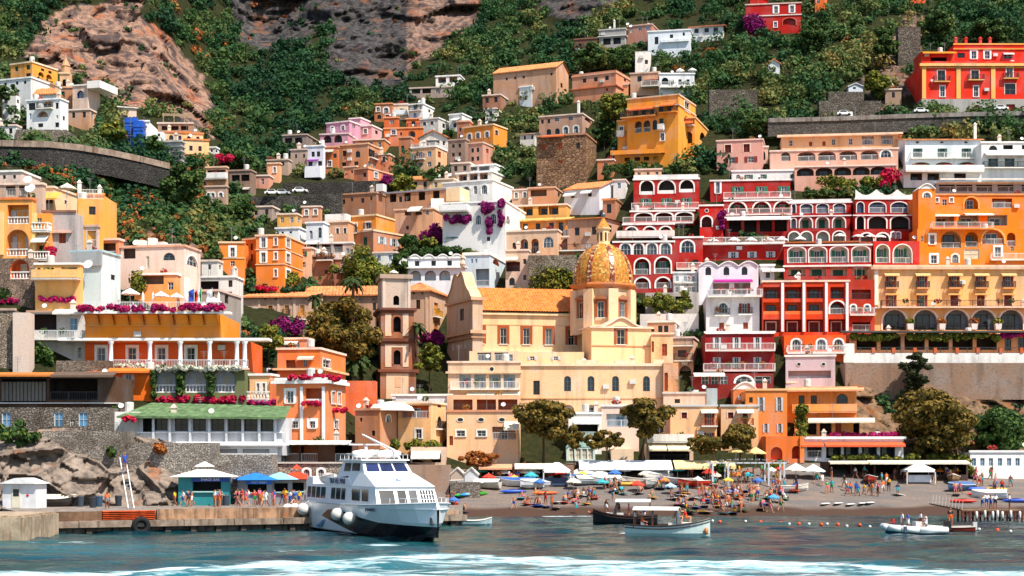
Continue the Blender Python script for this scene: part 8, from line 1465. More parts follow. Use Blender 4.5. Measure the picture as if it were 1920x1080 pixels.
for i, (px, py, c, lab, cv) in enumerate(((1082, 906, '#c9ccd0', 'pale grey rowing boat left of the white tent', '#3f5a8a'), (1112, 908, '#b8bcc0', 'grey boat with a rounded cover right of the white tent', '#dcd8d0'), (1135, 908, '#dfe0de', 'white boat under a pale cover behind the sitting bathers', '#e9e6e0'), (1152, 910, '#b9bec0', 'long pale boat behind the striped kayak', None), (1200, 908, '#e3dccf', 'white boat with orange seats near the leaning pine', None), (1220, 914, '#a9aca8', 'grey wooden boat lowest in the boat row', None), (1232, 900, '#e6e6e2', 'white boat with grey cover beside the glass wheelhouse', '#cfd3d2'), (1275, 908, '#d8d4cc', 'pale boat near the light blue umbrella', None), (1300, 912, '#c8321c', 'bright red boat among the bathers', None), (970, 912, '#e9e6e0', 'white boat among blue covers left of the tents', '#3a66b0'), (1005, 915, '#d9dcdc', 'white boat with blue cover before the white tent', '#e9e9e6'), (940, 905, '#e6e2da', 'white boat beside the green umbrella', None), (905, 915, '#c9c4b8', 'beige boat near the green kayaks', '#e0ddd6'), (1788, 904, '#8a6a4a', 'brown boat in front of the white market tent', '#b9a890'), (1487, 922, '#d8cfc2', 'white wooden boat standing on a cart', None), (1800, 920, '#3a5a80', 'dark blue boat on the right of the beach', '#4a6a9a'), (1855, 935, '#e6e6e4', 'large white upturned hull behind the jetty', '#e9e9e6'), (1632, 905, '#9a2a1c', 'dark red boat in front of the beach shops', None))):
 dory(lab, px, py, rg.uniform(4, 5.2), 1.7, R(rg.choice((200, 215, 160, 20, 250))), c, cover=cv, group='boats pulled up on the beach')
# ---------------------------------------------------------------- things on the quay and the beach
def BG(px, py): return P(px, py, float(beach_y(np.array(px*1.), np.array(py*1.))))
def QG(px, py): return P(px, py, gy(py, 2.0))
_pc = {}
def parasol(label, px, ytop, w, ybase, Y, col, closed=False, group='parasols', pitch=.28):
 Y = Y or float(beach_y(np.array(px*1.), np.array(ybase*1.))); g = P(px, ybase, Y); t = P(px, ytop, Y); hh = t.z-g.z; rr = max(.5, w/2*Y/F); r = empty('parasol', label, 'parasol', g, random.random(), group)
 m = MB(); n = 8
 if closed: m.lathe([(.09, hh*.45), (.17, hh*.55), (.15, hh*.85), (.03, hh)], 8)
 else:
  for i in range(n):
   a0, a1, am = 2*math.pi*i/n, 2*math.pi*(i+1)/n, 2*math.pi*(i+.5)/n; z1 = hh-rr*pitch*2; p = lambda a, k: (rr*k*math.cos(a), rr*k*math.sin(a)); top = (0, 0, hh); e0, e1, em = (*p(a0, 1), z1), (*p(a1, 1), z1), (*p(am, .9), z1+.06)
   m.poly([top, e0, em]); m.poly([top, em, e1]); m.quad(e0, em, (em[0], em[1], em[2]-.16), (e0[0], e0[1], e0[2]-.16)); m.quad(em, e1, (e1[0], e1[1], e1[2]-.16), (em[0], em[1], em[2]-.16))
 m.obj('canopy', plain(col, .8, var=.05), r); m = MB(); m.tube((0, 0, -.3), (0, 0, hh+.08), .035, 6); m.obj('pole', plain('#d8d4cc', .5), r)
OR = ('leftmost', 'second', 'third', 'fourth', 'fifth', 'sixth', 'seventh', 'eighth', 'ninth', 'tenth', 'eleventh', 'twelfth')
for i, (x, y, w) in enumerate(((244, 540, 36), (302, 546, 30), (331, 549, 26), (354, 570, 32), (384, 567, 34), (401, 557, 28))): parasol(OR[i]+' open white parasol on the orange hotel terrace', x, y, w, 584 if y > 550 else 574, 191, '#f4f3f0', group='terrace parasols')
for i, x in enumerate((222, 268, 287, 349, 371, 392, 410)): parasol(OR[i]+' folded white parasol on the orange hotel terrace', x, 548, 4, 580, 191.5, '#f1efec', True, 'terrace parasols')
for i, (x, y) in enumerate(((1336, 445), (1376, 444), (1408, 444), (1440, 444), (1466, 443), (1500, 442), (1575, 436), (1608, 437), (1632, 437), (1650, 438))): parasol(OR[i]+' white parasol on the red hotel dining terrace', x, y, 24, 458, 264 if x < 1470 else 266, '#f3ece2', group='red hotel parasols')
parasol('cream parasol on the yellow end house roof', 126, 343, 34, 366, 207, '#f6e2c8'); parasol('small parasol on top of the bell tower side', 738, 506, 18, 522, 246, '#efe9de'); parasol('white parasol pair on the high terrace house, left', 1275, 128, 16, 142, 338, '#f1eee8'); parasol('white parasol pair on the high terrace house, right', 1298, 127, 16, 142, 338, '#f1eee8')
for lab, x, y, w, b_, c in (('orange and white parasol left of the white tent', 992, 873, 44, 900, '#f0e6da'), ('bright orange parasol behind the white ones', 984, 866, 40, 892, '#e8722c'), ('green parasol right of the beached boat hull', 902, 876, 26, 896, '#1fa088'), ('white parasol next to the green one', 945, 878, 30, 900, '#eef2ee'), ('pale blue parasol among the boats', 1257, 905, 24, 926, '#a9cfe6'), ('lilac blue parasol beside the man in dark clothes', 1374, 914, 22, 930, '#a8a8e6'), ('blue parasol at the waterline on the right', 1450, 926, 24, 942, '#4a9ac8'), ('deep blue parasol near the ferry bow', 851, 931, 24, 945, '#3f72c0'), ('orange parasol beside the white market tent', 1763, 876, 24, 896, '#e8843c'), ('small orange parasol near the promenade bushes', 938, 876, 22, 894, '#c8502c'), ('first large white parasol left of the coral restaurant', 1492, 868, 46, 896, '#f4ecdc'), ('second large white parasol near the coral restaurant', 1525, 870, 46, 897, '#f3efe6'), ('large white parasol by the round beach bar', 1098, 870, 70, 896, '#f4efe4'), ('cream parasol overlapping the round beach bar one', 1124, 876, 46, 898, '#f3ead8'), ('cream parasol on the upper promenade left', 1380, 838, 30, 872, '#f6cf86'), ('cream parasol on the upper promenade right', 1417, 838, 40, 872, '#f6cf86')): parasol(lab, x, y, w, b_, None if b_ > 873 else 208, c, group='beach parasols')
UC = (('white', '#f1efea'), ('turquoise', '#3aa8b0'), ('yellow', '#f0c04a'), ('red', '#d8402c'), ('blue', '#3f72c0'), ('orange', '#e8843c'), ('cream', '#f3e6cc'))
for i in range(30):
 u = random.Random(i*7+1); n_, c = UC[(i*3) % 7]; x = 900+i*19.5+u.uniform(-6, 6); y = u.uniform(894, 908) if i % 3 else u.uniform(908, 922); parasol(f'{OR[i//7]} small {n_} parasol along the boat row, counted from the left', x, y-u.uniform(20, 24), u.uniform(20, 30), y, None, c, group='boat row parasols')
def tent(label, x0, x1, ytop, yeave, ybase, col, sides=False, curtain=None):
 g = BG((x0+x1)/2, ybase); Y = g.y; s = Y/F; w = (x1-x0)*s; h = (ybase-yeave)*s; t = (ybase-ytop)*s; r = empty('tent', label, 'tent', g, 0, 'tents on the beach'); m = MB(); d = w*.9; a = [(-w/2,-d/2,h),(w/2,-d/2,h),(w/2,d/2,h),(-w/2,d/2,h)]; k = .16
 for i in range(4): p, q = a[i], a[(i+1) % 4]; m.quad(p, q, (q[0]*k, q[1]*k, t), (p[0]*k, p[1]*k, t)); m.quad(p, q, (q[0], q[1], h-.28), (p[0], p[1], h-.28))
 m.obj('roof', plain(col, .8, var=.04), r)
 for sx in (-1, 1):
  for sy in (-1, 1): m = MB(); m.box(sx*(w/2-.06)-.06, sx*(w/2-.06)+.06, sy*(d/2-.06)-.06, sy*(d/2-.06)+.06, -.2, h); m.obj('post', plain('#e9e7e2', .6), r)
 m = MB(); m.box(-w*.4, w*.4, -d*.3, d*.1, 0, .95); m.obj('counter', plain(curtain or '#b9c4cc', .7), r)
tent('white square tent with posts left of the round beach bar', 1018, 1070, 867, 882, 910, '#f3f2f0', curtain='#3a4a66'); tent('white market tent in front of the beach shops', 1694, 1748, 868, 881, 904, '#f1f1f0', curtain='#e6e6ea')
g = BG(1400, 906); r = empty('grey_pergola', 'pale grey wooden pergola kiosk with people at the beach back', 'pergola', g); m = MB()
for i in range(5): m.box(-5+.0, 5, -1.5+.75*i-.06, -1.5+.75*i+.06, 2.55, 2.72)
for i in range(12): x = -5.1+10.2*i/11; m.box(x-.05, x+.05, -1.8, 1.8, 2.73+.3*math.sin(math.pi*i/11), 2.88+.3*math.sin(math.pi*i/11))
m.obj('rafters', plain('#c9ccd0', .7), r)
for x in (-4.6, -2.6, 2.6, 4.6):
 for y in (-1.5, 1.5): m = MB(); m.box(x-.12, x+.12, y-.12, y+.12, -.3, 2.56); m.obj('post', plain('#c9ccd0', .7), r)
g = BG(1450, 938)
for i, (px, py) in enumerate(((1548, 946), (1572, 945), (1595, 947), (1618, 945), (1632, 944))):
 m = MB(); m.lathe([(.02, -1.6), (.3, -1.2), (.42, -.2), (.4, .7), (.22, 1.4), (.02, 1.6)], 10); tag(m.obj('paddle_board', plain('#f1efea', .4), None, Matrix.Translation(BG(px, py)+Vector((0, 0, .12))) @ Matrix.Rotation(R(62), 4, 'Z') @ Matrix.Diagonal((1, 1, .22, 1)) @ Matrix.Rotation(R(90), 4, 'Y'), True), OR[i]+' white paddle board lying on the shingle', 'paddle board', 'paddle boards')
for i, (px, py, c, lab, a) in enumerate(((866, 932, '#1fa05a', 'green kayak at the left end of the kayak row', 60), (877, 931, '#3a8ad0', 'blue kayak left in the kayak row', 60), (886, 930, '#7fb6d8', 'pale blue kayak in the kayak row', 60), (894, 929, '#5ab83a', 'lime green kayak in the kayak row', 60), (902, 929, '#3f9a2c', 'dark green kayak at the right end of the row', 60), (1175, 911, '#e8a83a', 'orange and yellow kayak below the boat row', 4), (1022, 928, '#e8642c', 'orange kayak beside the stacked boats', 15), (1826, 920, '#3a62c8', 'long blue kayak on the right beach', -6), (1866, 921, '#e8b020', 'yellow kayak lying on the boat rack', -4), (1905, 942, '#3a5ac0', 'blue kayak at the right edge behind the jetty', -12), (1806, 943, '#d8321c', 'red kayak on the jetty ramp', -5), (1838, 930, '#d83a20', 'red orange kayak on the upper rack', -2), (962, 925, '#2a5ac0', 'blue canoe beside the left boats', 10))):
 m = MB(); m.lathe([(.02, -1.8), (.28, -1.1), (.38, 0), (.28, 1.1), (.02, 1.8)], 8); r = m.obj('kayak', plain(c, .4), None, Matrix.Translation(BG(px, py)+Vector((0, 0, .25))) @ Matrix.Rotation(R(a), 4, 'Z') @ Matrix.Diagonal((1, 1, .7, 1)) @ Matrix.Rotation(R(90), 4, 'Y'), True); tag(r, lab, 'kayak', 'kayaks on the beach'); m = MB(); m.lathe([(.3, -.45), (.32, 0), (.3, .45)], 8, 0, (-.12, 0, 0), R(150), R(210)); m.obj('cockpit', plain('#26262a', .7), r)
dory('big old white hull stored on the promenade right of the ferry', 812, 912, 7.5, 2.6, R(190), '#dcdcdc', '#4a3a30', name='stored_boat'); g = BG(870, 918)
for i, x in enumerate((858, 884)):
 b = Bld('boat_shed', ('left', 'right')[i]+' small gabled beach shed right of the ferry', x-13, x-13, x+12, 890, 905, 0, ('#b8ae9c', '#c9cacb')[i], Y=200, dep=3, found=.5, cat='shed', wear=.4); b.roof('gf', .9, .15, '#cfcac0').done()
b = Bld('shed_plinth', 'grey stone plinth under the beach sheds', 844, 844, 900, 904.5, 930, 0, '#8a8078', Y=199.5, dep=4, cat='wall', mat=stone('#8f857a', 2.6)); b.done()
def jetty():
 z = 1.15; a = P(1800, 956, gy(956, z)); r = empty('jetty', 'rusty wooden jetty with white fenders at the right', 'jetty', a); x1 = P(1912, 956, a.y).x-a.x; m = MB()
 for i in range(26): m.box(x1*i/26, x1*(i+.9)/26, -.9, .9, -.08, .06)
 m.obj('planking', plain('#9a7a5c', .85, var=.3), r); m = MB()
 for i in range(9):
  for y in (-.8, .8): p = MB(); p.box(x1*i/8-.09, x1*i/8+.09, y-.09, y+.09, -2.4, -.08); p.obj('pile', plain('#5d2c1e', .85), r)
 for i in range(8): m.tube((x1*i/8, -.8, -1.0), (x1*(i+1)/8, -.8, -.15), .07, 5); m.tube((x1*i/8, -.8, -.2), (x1*(i+1)/8, -.8, -.2), .08, 5)
 m.obj('bracing', plain('#5d2c1e', .85), r)
 for i, x in enumerate((.23, .37, .5, .58, .66, .8, .95)): m = MB(); m.lathe([(.05, -.85), (.14, -.75), (.15, -.1), (.06, 0)], 8, 0, (x1*x, -1.05, -.1+.1*(i % 2))); m.obj('fender', plain('#e9e6de', .5), r, None, True)
 e = P(1745, 944, a.y+4)-a; m = MB(); m.hexa([(e.x,e.y-.7,e.z-.1),(0,-.8,-.08),(0,.8,-.08),(e.x,e.y+.7,e.z-.1),(e.x,e.y-.7,e.z),(0,-.8,.05),(0,.8,.05),(e.x,e.y+.7,e.z)]); m.obj('gangway', plain('#7a5a44', .85), r); m = MB()
 for i in range(10): t = i/9; p = e*(1-t); m.tube((p.x, p.y-.7, p.z), (p.x+.12, p.y-.7, p.z+1.0), .03, 4)
 m.obj('railing', plain('#d8d4cc', .5), r)
jetty()
for i, (x, y) in enumerate(((1336, 978), (1350, 980), (1398, 979), (1426, 980), (1447, 982), (1464, 982), (1480, 984), (1498, 984), (1517, 984), (1540, 985), (1551, 984), (1571, 985), (1588, 988), (1612, 986), (1631, 989), (1815, 993), (1836, 994), (1870, 996), (1895, 998))):
 m = MB(); m.ball((0, 0, .08), .2 if i % 2 else .15, 8, 6); c = ('#efe9e2', '#e8501c')[i % 2]; o = P(x, y, gy(y)); o.z = 0; tag(m.obj('buoy', plain(c, .4), None, Matrix.Translation(o), True), ('white', 'orange')[i % 2]+' swimming line buoy, '+(OR[i//2] if i//2 < 12 else 'last')+' of its colour from the left', 'buoy', 'swim line buoys')
def cabin():
 g = QG(36, 953); s = g.y/F; w, h = 66*s, 46*s; r = empty('first_aid_cabin', 'white first aid cabin with a red cross on the quay', 'cabin', g, R(-8)); m = MB(); m.box(-w/2, w/2, 0, 2.4, 0, h); m.obj('wall', plain('#e9e9ea', .5), r); m = MB(); m.hexa([(-w/2-.3,-.4,h),(w/2+.3,-.4,h),(w/2+.3,2.7,h),(-w/2-.3,2.7,h),(-.3,-.4,h+.55),(.3,-.4,h+.55),(.3,2.7,h+.55),(-.3,2.7,h+.55)]); m.obj('roof', plain('#f1f1ef', .5), r)
 m = MB(); m.box(-.75, .15, -.05, .0, .05, 2.0); d = m.obj('door', plain('#e3ddc4', .5), r); m = MB(); m.quad((-.6, -.06, 1.15), (0, -.06, 1.15), (0, -.06, 1.85), (-.6, -.06, 1.85)); m.obj('pane', glass('#20262c'), d); m = MB(); m.box(.72, 1.0, -.04, -.005, 1.2, 1.3); m.box(.81, .91, -.045, -.005, 1.11, 1.39); m.obj('red_cross', plain('#d8141c', .5), r)
cabin()
def kiosk(label, px, py, wpx, hpx, wall, roof, tiers=1, sign_=None, scol='#1f4aa0', op='#16181a', over=.5):
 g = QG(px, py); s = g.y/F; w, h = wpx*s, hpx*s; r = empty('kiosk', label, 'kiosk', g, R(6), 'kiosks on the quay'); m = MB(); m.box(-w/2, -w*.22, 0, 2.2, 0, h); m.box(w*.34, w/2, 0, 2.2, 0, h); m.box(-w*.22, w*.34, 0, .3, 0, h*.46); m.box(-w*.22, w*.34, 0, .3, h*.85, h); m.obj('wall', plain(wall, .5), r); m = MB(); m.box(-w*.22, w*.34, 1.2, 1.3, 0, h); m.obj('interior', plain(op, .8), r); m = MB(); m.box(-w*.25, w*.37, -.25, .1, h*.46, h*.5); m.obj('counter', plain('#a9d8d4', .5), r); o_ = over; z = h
 for i in range(tiers):
  m = MB(); k = 1 if i == 0 else .3; ww, d0 = w/2*k+o_*k, 1.1*k+o_*k; t = .22 if tiers > 1 and i == 0 else .06; hh = .75 if i == 0 else .5; m.hexa([(-ww,1.1-d0,z),(ww,1.1-d0,z),(ww,1.1+d0,z),(-ww,1.1+d0,z),(-ww*t,1.1-d0*t,z+hh),(ww*t,1.1-d0*t,z+hh),(ww*t,1.1+d0*t,z+hh),(-ww*t,1.1+d0*t,z+hh)]); m.obj('roof', plain(roof, .7), r); z += 1.05
 if sign_:
  m = MB(); m.box(-w*.24, w*.5, -.14, -.02, h*.83, h*.97); b_ = m.obj('sign_board', plain(scol, .5), r); text(sign_, h*.12, Matrix.Translation((w*.13, -.16, h*.9)) @ Matrix.Rotation(R(90), 4, 'X'), plain('#eef2f6', .5), b_, ext=.01)
kiosk('teal snack kiosk with a two tiered white roof on the quay', 382, 948, 94, 54, '#2a8a90', '#f1efe6', 2, 'SNACK BAR', over=.8); kiosk('grey ticket kiosk with a bright blue roof lettered in white', 478, 946, 64, 46, '#8a909a', '#1f78d8', 1, 'FAST FERRY', '#1f78d8', over=.7); kiosk('ticket booth with a light blue roof beside the blue roofed kiosk', 524, 945, 46, 46, '#8f9298', '#8fd0e6', 1, over=.7); kiosk('booth with a red roof nearest the ferry', 556, 944, 40, 46, '#9a8f88', '#e8401c', 2, over=.6); kiosk('small booth with a yellow top behind the light blue roof', 512, 936, 20, 52, '#b8a890', '#f0c030', 1, over=.2)
for i, (x, y) in enumerate(((174, 952), (151, 950), (186, 950), (222, 949), (424, 948), (445, 946))):
 m = MB(); m.lathe([(.3, 0), (.36, .95), (.38, 1.0), (.3, 1.08)], 10); tag(m.obj('litter_bin', plain(('#2c333a', '#3a4450', '#34506a')[i % 3], .6), None, Matrix.Translation(QG(x, y))), ('tall dark litter bin standing alone by the rock', 'small bin left of the tall dark one', 'low bin right of the tall dark one', 'bin near the foot of the ladder', 'grey bin right of the teal kiosk', 'bin beside the ticket kiosk')[i], 'bin', 'bins on the quay')
g = QG(246, 953); r = empty('ladder', 'long aluminium ladder leaning against the quay rocks', 'ladder', g); m = MB(); tp = P(230, 858, g.y+3.0)-g
for s in (-.28, .28): m.tube((s, 0, 0), tuple(tp+Vector((s, 0, 0))), .045, 5)
m.obj('rail', plain('#b8bcc0', .4, .5), r)
for i in range(1, 15): m = MB(); p = tp*(i/15); m.tube((p.x-.28, p.y, p.z), (p.x+.28, p.y, p.z), .035, 4); m.obj('rung', plain('#b8bcc0', .4, .5), r)
dory('boat under a pale tarpaulin on the quay left of the bins', 108, 951, 3.6, 1.6, R(15), '#3a3634', name='covered_boat', cover='#d8cdb8', ground=False).location = QG(108, 950)+Vector((0, 0, .3))
def car(label, px, py, Y, c, rz=0):
 r = empty('parked_car', label, 'car', P(px, py, Y), rz, 'cars on the hillside roads'); r.scale = (.7, .8, .72); m = MB(); m.hexa([(-2,-.85,.3),(2,-.85,.3),(2,.85,.3),(-2,.85,.3),(-1.95,-.8,.85),(1.95,-.8,.8),(1.95,.8,.8),(-1.95,.8,.85)]); m.hexa([(-1.5,-.8,.85),(1.2,-.8,.82),(1.2,.8,.82),(-1.5,.8,.85),(-1.1,-.65,1.42),(.5,-.65,1.42),(.5,.65,1.42),(-1.1,.65,1.42)]); m.obj('body', plain(c, .25), r); m = MB(); m.quad((-1.25,-.79,.9),(.85,-.79,.9),(.45,-.69,1.36),(-1.05,-.69,1.36)); m.obj('window', glass('#1a2026'), r)
 for x in (-1.25, 1.25):
  for y in (-.8, .8): m = MB(); m.tube((x, y-.1, .32), (x, y+.1, .32), .32, 12); m.obj('wheel', plain('#18181a', .8), r)
for l_, x, y, Y, c in (('white car left on the ravine road', 511, 366, 286.5, '#eceae6'), ('white van right on the ravine road', 563, 362, 287.5, '#f1f1ee'), ('grey car between the white ones on the ravine road', 530, 366, 287, '#b8bcc0'), ('white car below the red palace, left', 1726, 212.5, 302.5, '#e9e9e6'), ('white car below the red palace, right', 1876, 207.5, 303.5, '#eceae6'), ('white car on the road behind the cream hotel roof room', 1582, 217.5, 302, '#efece6')): car(l_, x, y, Y, c)
# ---------------------------------------------------------------- people
J0 = dict(pelvis=(0,0,.95,.13), belly=(0,0,1.08,.125), chest=(0,.0,1.3,.15), neck=(0,0,1.47,.055), jaw=(0,-.025,1.55,.07), skull=(0,.01,1.66,.088), nose=(0,-.115,1.62,.012))
def pose(arms=((.05,0),(.05,0)), legs=((0,0),(0,0)), elbow=(.15,.15), root=(0,0,0), tilt=0, spread=.1):
 V, E, K = [], [], []; J = {k: [*v] for k, v in J0.items()}
 def add(p, r, par, kind): V.append((*p, r)); K.append(kind); i = len(V)-1; E.append((par, i)) if par is not None else None; return i
 def rot(p):  # lean of the trunk about the pelvis
  y, z = p[1], p[2]-.95; return (p[0], y*math.cos(tilt)-z*math.sin(tilt), .95+y*math.sin(tilt)+z*math.cos(tilt))
 pe = add(J['pelvis'][:3], .13, None, 2); be = add(rot(J['belly'][:3]), .12, pe, 2); cx = add(rot(J['chest'][:3]), .14, be, 1); nk = add(rot(J['neck'][:3]), .055, cx, 0); jw = add(rot(J['jaw'][:3]), .072, nk, 0); add(rot(J['skull'][:3]), .092, jw, 3); add(rot(J['nose'][:3]), .02, jw, 0)
 for s, (o, f), eb in ((-1, arms[0], elbow[0]), (1, arms[1], elbow[1])):
  sh = rot((s*.185, 0, 1.41)); a = add(sh, .06, cx, 1); d = Vector((s*math.sin(o), -math.sin(f)*math.cos(o), -math.cos(f)*math.cos(o))); el = Vector(sh)+d*.29; b_ = add(el, .043, a, 1 if eb < 9 else 0); f2 = f+eb; d2 = Vector((s*math.sin(o)*.5, -math.sin(f2), -math.cos(f2))).normalized(); wr = el+d2*.25; c = add(wr, .03, b_, 0); pm = wr+d2*.07; h = add(pm, .033, c, 0); x = d2.orthogonal().normalized()
  for k in range(4): t = pm+d2*(.085-.012*abs(k-1.3))+x*(.03*(k-1.5)); add(t, .011, h, 0)
  add(wr+d2*.08-x*.06, .012, c, 0)
 for s, (th, kn) in ((-1, legs[0]), (1, legs[1])):
  hp = Vector((s*.1, 0, .9)); a = add(hp, .095, pe, 2); k = hp+Vector((s*spread*.3, -math.sin(th)*.43, -math.cos(th)*.43)); b_ = add((hp+k)/2, .08, a, 2); b_ = add(k, .058, b_, 4); l2 = th-kn; an = k+Vector((s*spread*.2, -math.sin(l2)*.42, -math.cos(l2)*.42)); b2 = add((k*.6+an*.4), .055, b_, 4); c = add(an, .037, b2, 4); fd = Vector((0, -math.cos(l2), math.sin(l2))) if th < 1.2 or kn > .5 else Vector((0, 0, 1)); add(an+Vector((0, -.16, -.03)) if th < .9 else an+fd*.14, .035, c, 4)
 me = bpy.data.meshes.new('person'); me.from_pydata([v[:3] for v in V], E, []); o = bpy.data.objects.new('p', me); COL.objects.link(o); o.modifiers.new('s', 'SKIN'); sv = me.skin_vertices[0].data
 for i, v in enumerate(V): k_ = 1.12 if v[3] > .03 else 1; sv[i].radius = (v[3]*k_*(1.3 if i in (0, 1, 2) else 1), v[3]*k_*(.95 if i in (0, 1, 2) else 1)); sv[i].use_root = i == 0
 ss = o.modifiers.new('u', 'SUBSURF'); ss.levels = ss.render_levels = 1; bpy.context.view_layer.update(); m2 = bpy.data.meshes.new_from_object(o.evaluated_get(bpy.context.evaluated_depsgraph_get())); bpy.data.objects.remove(o)
 m2.materials.clear()
 for _ in range(5): m2.materials.append(plain('#b06a44', .6))
 P0, P1 = np.array([V[a][:3] for a, _ in E]), np.array([V[b][:3] for _, b in E]); kk = np.array([K[b] for _, b in E]); zmin = min(v.co.z for v in m2.vertices)
 for p in m2.polygons:
  c = np.array(p.center); d = P1-P0; t = np.clip(((c-P0)*d).sum(1)/(d*d).sum(1), 0, 1); k = kk[np.argmin(((P0+d*t[:, None]-c)**2).sum(1))]; p.material_index = {0: 0, 1: 1, 2: 2, 3: 3 if c[1] > -.02+V[5][1]-.02 else 0, 4: 4}[int(k)]; p.use_smooth = True
 for v in m2.vertices: v.co.z -= zmin
 return m2
PO = {'standing': pose(((.12,.05),(.1,-.1)), ((.06,.05),(-.05,.02))), 'arms bent': pose(((.35,.2),(.3,.25)), ((.1,.1),(-.08,0)), (1.3, 1.5)), 'walking': pose(((.1,.4),(.1,-.4)), ((.45,.15),(-.35,.3)), (.4,.3)),
      'sitting': pose(((.3,-.5),(.3,-.4)), ((1.75,2.0),(1.65,1.9)), (.1,.1), tilt=-.25), 'seated': pose(((.15,.5),(.15,.6)), ((1.5,1.5),(1.45,1.45)), (.8,.8)), 'bending': pose(((.1,.9),(.1,1.0)), ((.15,.2),(-.1,.1)), (.4,.4), tilt=.7)}
m = PO['standing'].copy()
for v in m.vertices: v.co = (v.co.x, v.co.z-.85, .13-v.co.y)
PO['lying'] = m
SKIN = ['#a8674a', '#bb7e5e', '#8a5438', '#c79070', '#70432c']; CL = dict(red='#c8281c', blue='#2456b0', white='#eceae6', black='#1c1c20', orange='#e8661c', yellow='#f0b81c', green='#1f8a4a', navy='#1f2a4a', pink='#e0708a', turquoise='#2aa8b8', grey='#8a8c90')
rp = random.Random(21); SEEN = {}
def person(ps, loc, where, top=None, bot=None, rz=None, grp='people on the beach', s=None):
 bather = top is None and rp.random() < .75; cn = list(CL); bot = bot or rp.choice(cn); top = top or (None if bather else rp.choice(cn)); sk = rp.choice(SKIN); o = put('person', PO[ps]); o.location = loc; o.rotation_euler = (0, 0, rp.uniform(-3.1, 3.1) if rz is None else rz); o.scale = [s or rp.uniform(.93, 1.06)]*3
 ms = [sk, CL[top] if top else sk, CL[bot], rp.choice(('#2a1c14', '#4a3020', '#8a6a3c', '#1a1614')), sk if ps != 'walking' or bather else sk]
 for i, c in enumerate(ms): o.material_slots[i].link = 'OBJECT'; o.material_slots[i].material = plain(c, .7, var=.03)
 k = f"{ps} {'bather in '+bot+' swimwear' if not top else 'person in '+top+' and '+bot} {where}"; SEEN.setdefault(k, []).append(o); tag(o, k, 'person', grp); return o
_t = MB()
for i in range(6): _t.box(-.45, .45, -.95+.31*i, -.64+.31*i, -.02, .03+.02*(i % 2))
TOWEL = _t.mesh('towel', plain('#cccccc', .9))
def crowd(n, x0, x1, y0, y1, where, ws, quay=False, dress=0.):
 for i in range(n):
  px, py = rp.uniform(x0, x1), rp.uniform(y0, y1); ps = rp.choices(list(ws), list(ws.values()))[0]
  if ps in ('lying', 'sitting') or rp.random() < .12:
   c = rp.choice(list(CL)); tw = put('towel', TOWEL); tw.location = BG(px+rp.uniform(-3, 3), py)+Vector((0, 0, .1)); tw.rotation_euler = (R(-8), 0, rp.uniform(-1, 1)); tw.material_slots[0].link = 'OBJECT'; tw.material_slots[0].material = plain(CL[c], .9); k = f'{c} towel spread out {where}'; SEEN.setdefault(k, []).append(tw); tag(tw, k, 'towel', 'towels on the beach')
  person(ps, QG(px, py) if quay else BG(px, py), where, rp.choice(list(CL)) if rp.random() < dress else None, grp='people on the quay' if quay else 'people on the beach')
B1 = {'standing': 3, 'arms bent': 2, 'walking': 2, 'sitting': 5, 'lying': 3, 'bending': .6}; B2 = {'standing': 3, 'arms bent': 3, 'walking': 3}
crowd(56, 1255, 1425, 922, 964, 'in the dense bathing crowd', B1); crowd(26, 1300, 1490, 904, 940, 'at the back of the bathing crowd', B1); crowd(20, 950, 1140, 936, 966, 'on the shingle left of the wooden boats', B1); crowd(7, 1076, 1115, 930, 936, 'in the sitting row below the boats', {'sitting': 1}); crowd(14, 1130, 1260, 916, 940, 'between the boats and the water', B1); crowd(10, 1412, 1470, 930, 966, 'beside the blue waterline parasol', B1)
crowd(16, 1575, 1690, 908, 934, 'in the groups on the upper shingle', B2, False, .85); crowd(14, 1280, 1440, 892, 905, 'near the grey pergola', B2, False, .8); crowd(10, 1445, 1560, 896, 926, 'walking past the coral restaurant', B2, False, .6); crowd(14, 1600, 1800, 894, 906, 'in front of the beach shops', B2, False, .8); crowd(10, 1790, 1915, 900, 930, 'by the boats on the right', B2, False, .4); crowd(16, 1822, 1918, 884, 900, 'near the white bathing huts', B1, False, .4); crowd(7, 838, 878, 925, 962, 'by the quay end near the ferry bow', B1, False, .4); crowd(12, 900, 1070, 897, 912, 'around the beach stalls', B2, False, .7)
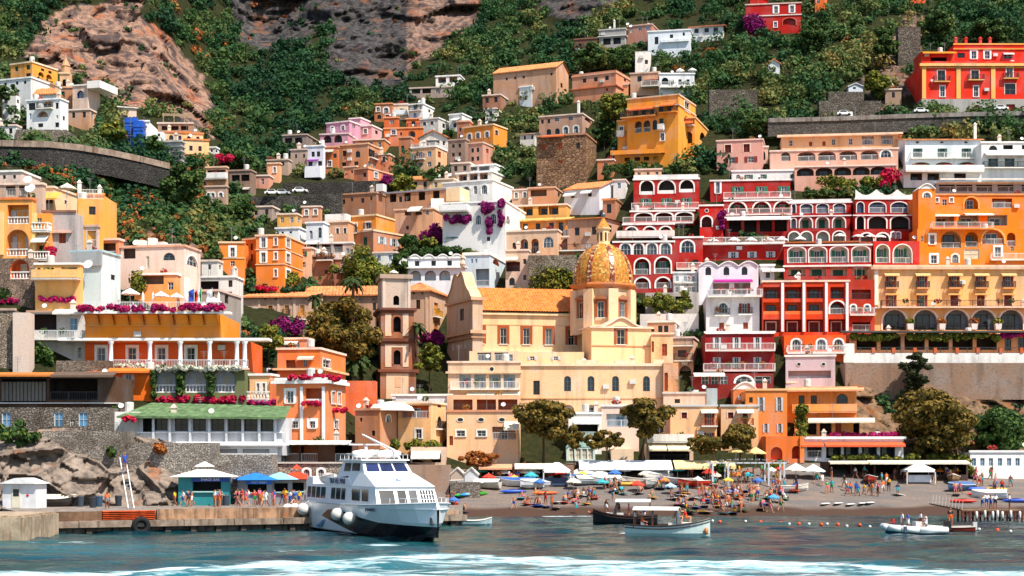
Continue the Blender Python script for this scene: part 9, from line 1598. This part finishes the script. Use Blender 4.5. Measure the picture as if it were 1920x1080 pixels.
crowd(9, 326, 366, 946, 951, 'left of the snack kiosk counter', B2, True, .8); crowd(7, 400, 440, 946, 951, 'at the snack kiosk', B2, True, .8); crowd(14, 438, 500, 945, 951, 'queueing at the blue roofed kiosk', B2, True, .9); crowd(12, 512, 562, 944, 950, 'waiting beside the ferry', B2, True, .9); person('standing', QG(201, 954), 'alone on the quay by the bins', 'orange', 'grey', .3, 'people on the quay'); person('walking', P(68, 796, 172), 'walking on the path above the rocks', 'blue', 'white', 1.5)
person('standing', P(234, 882, gy(953, 2)+1.6), 'high on the ladder at the rock face', 'blue', 'blue', math.pi, 'people on the quay')
for x, y in ((1842, 0), (1858, 0), (1866, 0), (1893, 0), (1850, 0)): g = P(x, 956, gy(956, 1.15)); g.z = 1.21; person('arms bent', g, 'on the jetty', 'white', rp.choice(('navy', 'blue', 'black')), None, 'people on the jetty')
def aboard(b_, spots, where):
 for x, y, z, ps, t, bt in spots: person(ps, b_.location+Matrix.Rotation(b_.rotation_euler.z, 3, 'Z') @ Vector((x, y, z)), where, t, bt, b_.rotation_euler.z+math.pi/2, 'people aboard boats')
aboard(BOAT_A, ((-2.9, .1, .56, 'standing', 'white', 'navy'), (-1.3, -.3, .56, 'standing', 'grey', 'navy'), (.9, -.2, 1.26, 'sitting', None, 'red'), (1.6, .25, 1.26, 'sitting', None, 'orange'), (-2.2, -.4, .56, 'seated', 'orange', 'white')), 'aboard the white wooden boat'); aboard(BOAT_B, ((-.4, .3, .56, 'standing', 'pink', 'navy'), (-2.0, .2, .56, 'seated', 'blue', 'white'), (.6, -.3, .56, 'arms bent', 'black', 'grey')), 'aboard the black wooden boat'); aboard(RIB, ((2.0, .1, .4, 'seated', 'red', 'navy'), (1.0, -.3, .36, 'standing', 'white', 'white'), (.7, .3, .36, 'arms bent', 'blue', 'white'), (-.6, .0, .5, 'standing', 'white', 'red'), (-1.2, -.3, .5, 'seated', 'white', 'navy'), (-.9, .5, .36, 'seated', 'white', 'grey')), 'aboard the white inflatable'); person('standing', P(1782, 992, gy(998))+Vector((0, 0, .2)), 'aboard the red brown motor boat', 'black', 'orange', 0, 'people aboard boats')
NTH = OR+('thirteenth', 'fourteenth', 'fifteenth')
for k, os_ in SEEN.items():
 if len(os_) > 1:
  for i, o in enumerate(sorted(os_, key=lambda o: o.location.x/o.location.y)): o['label'] = f"{k}, {NTH[min(i, 14)]}"
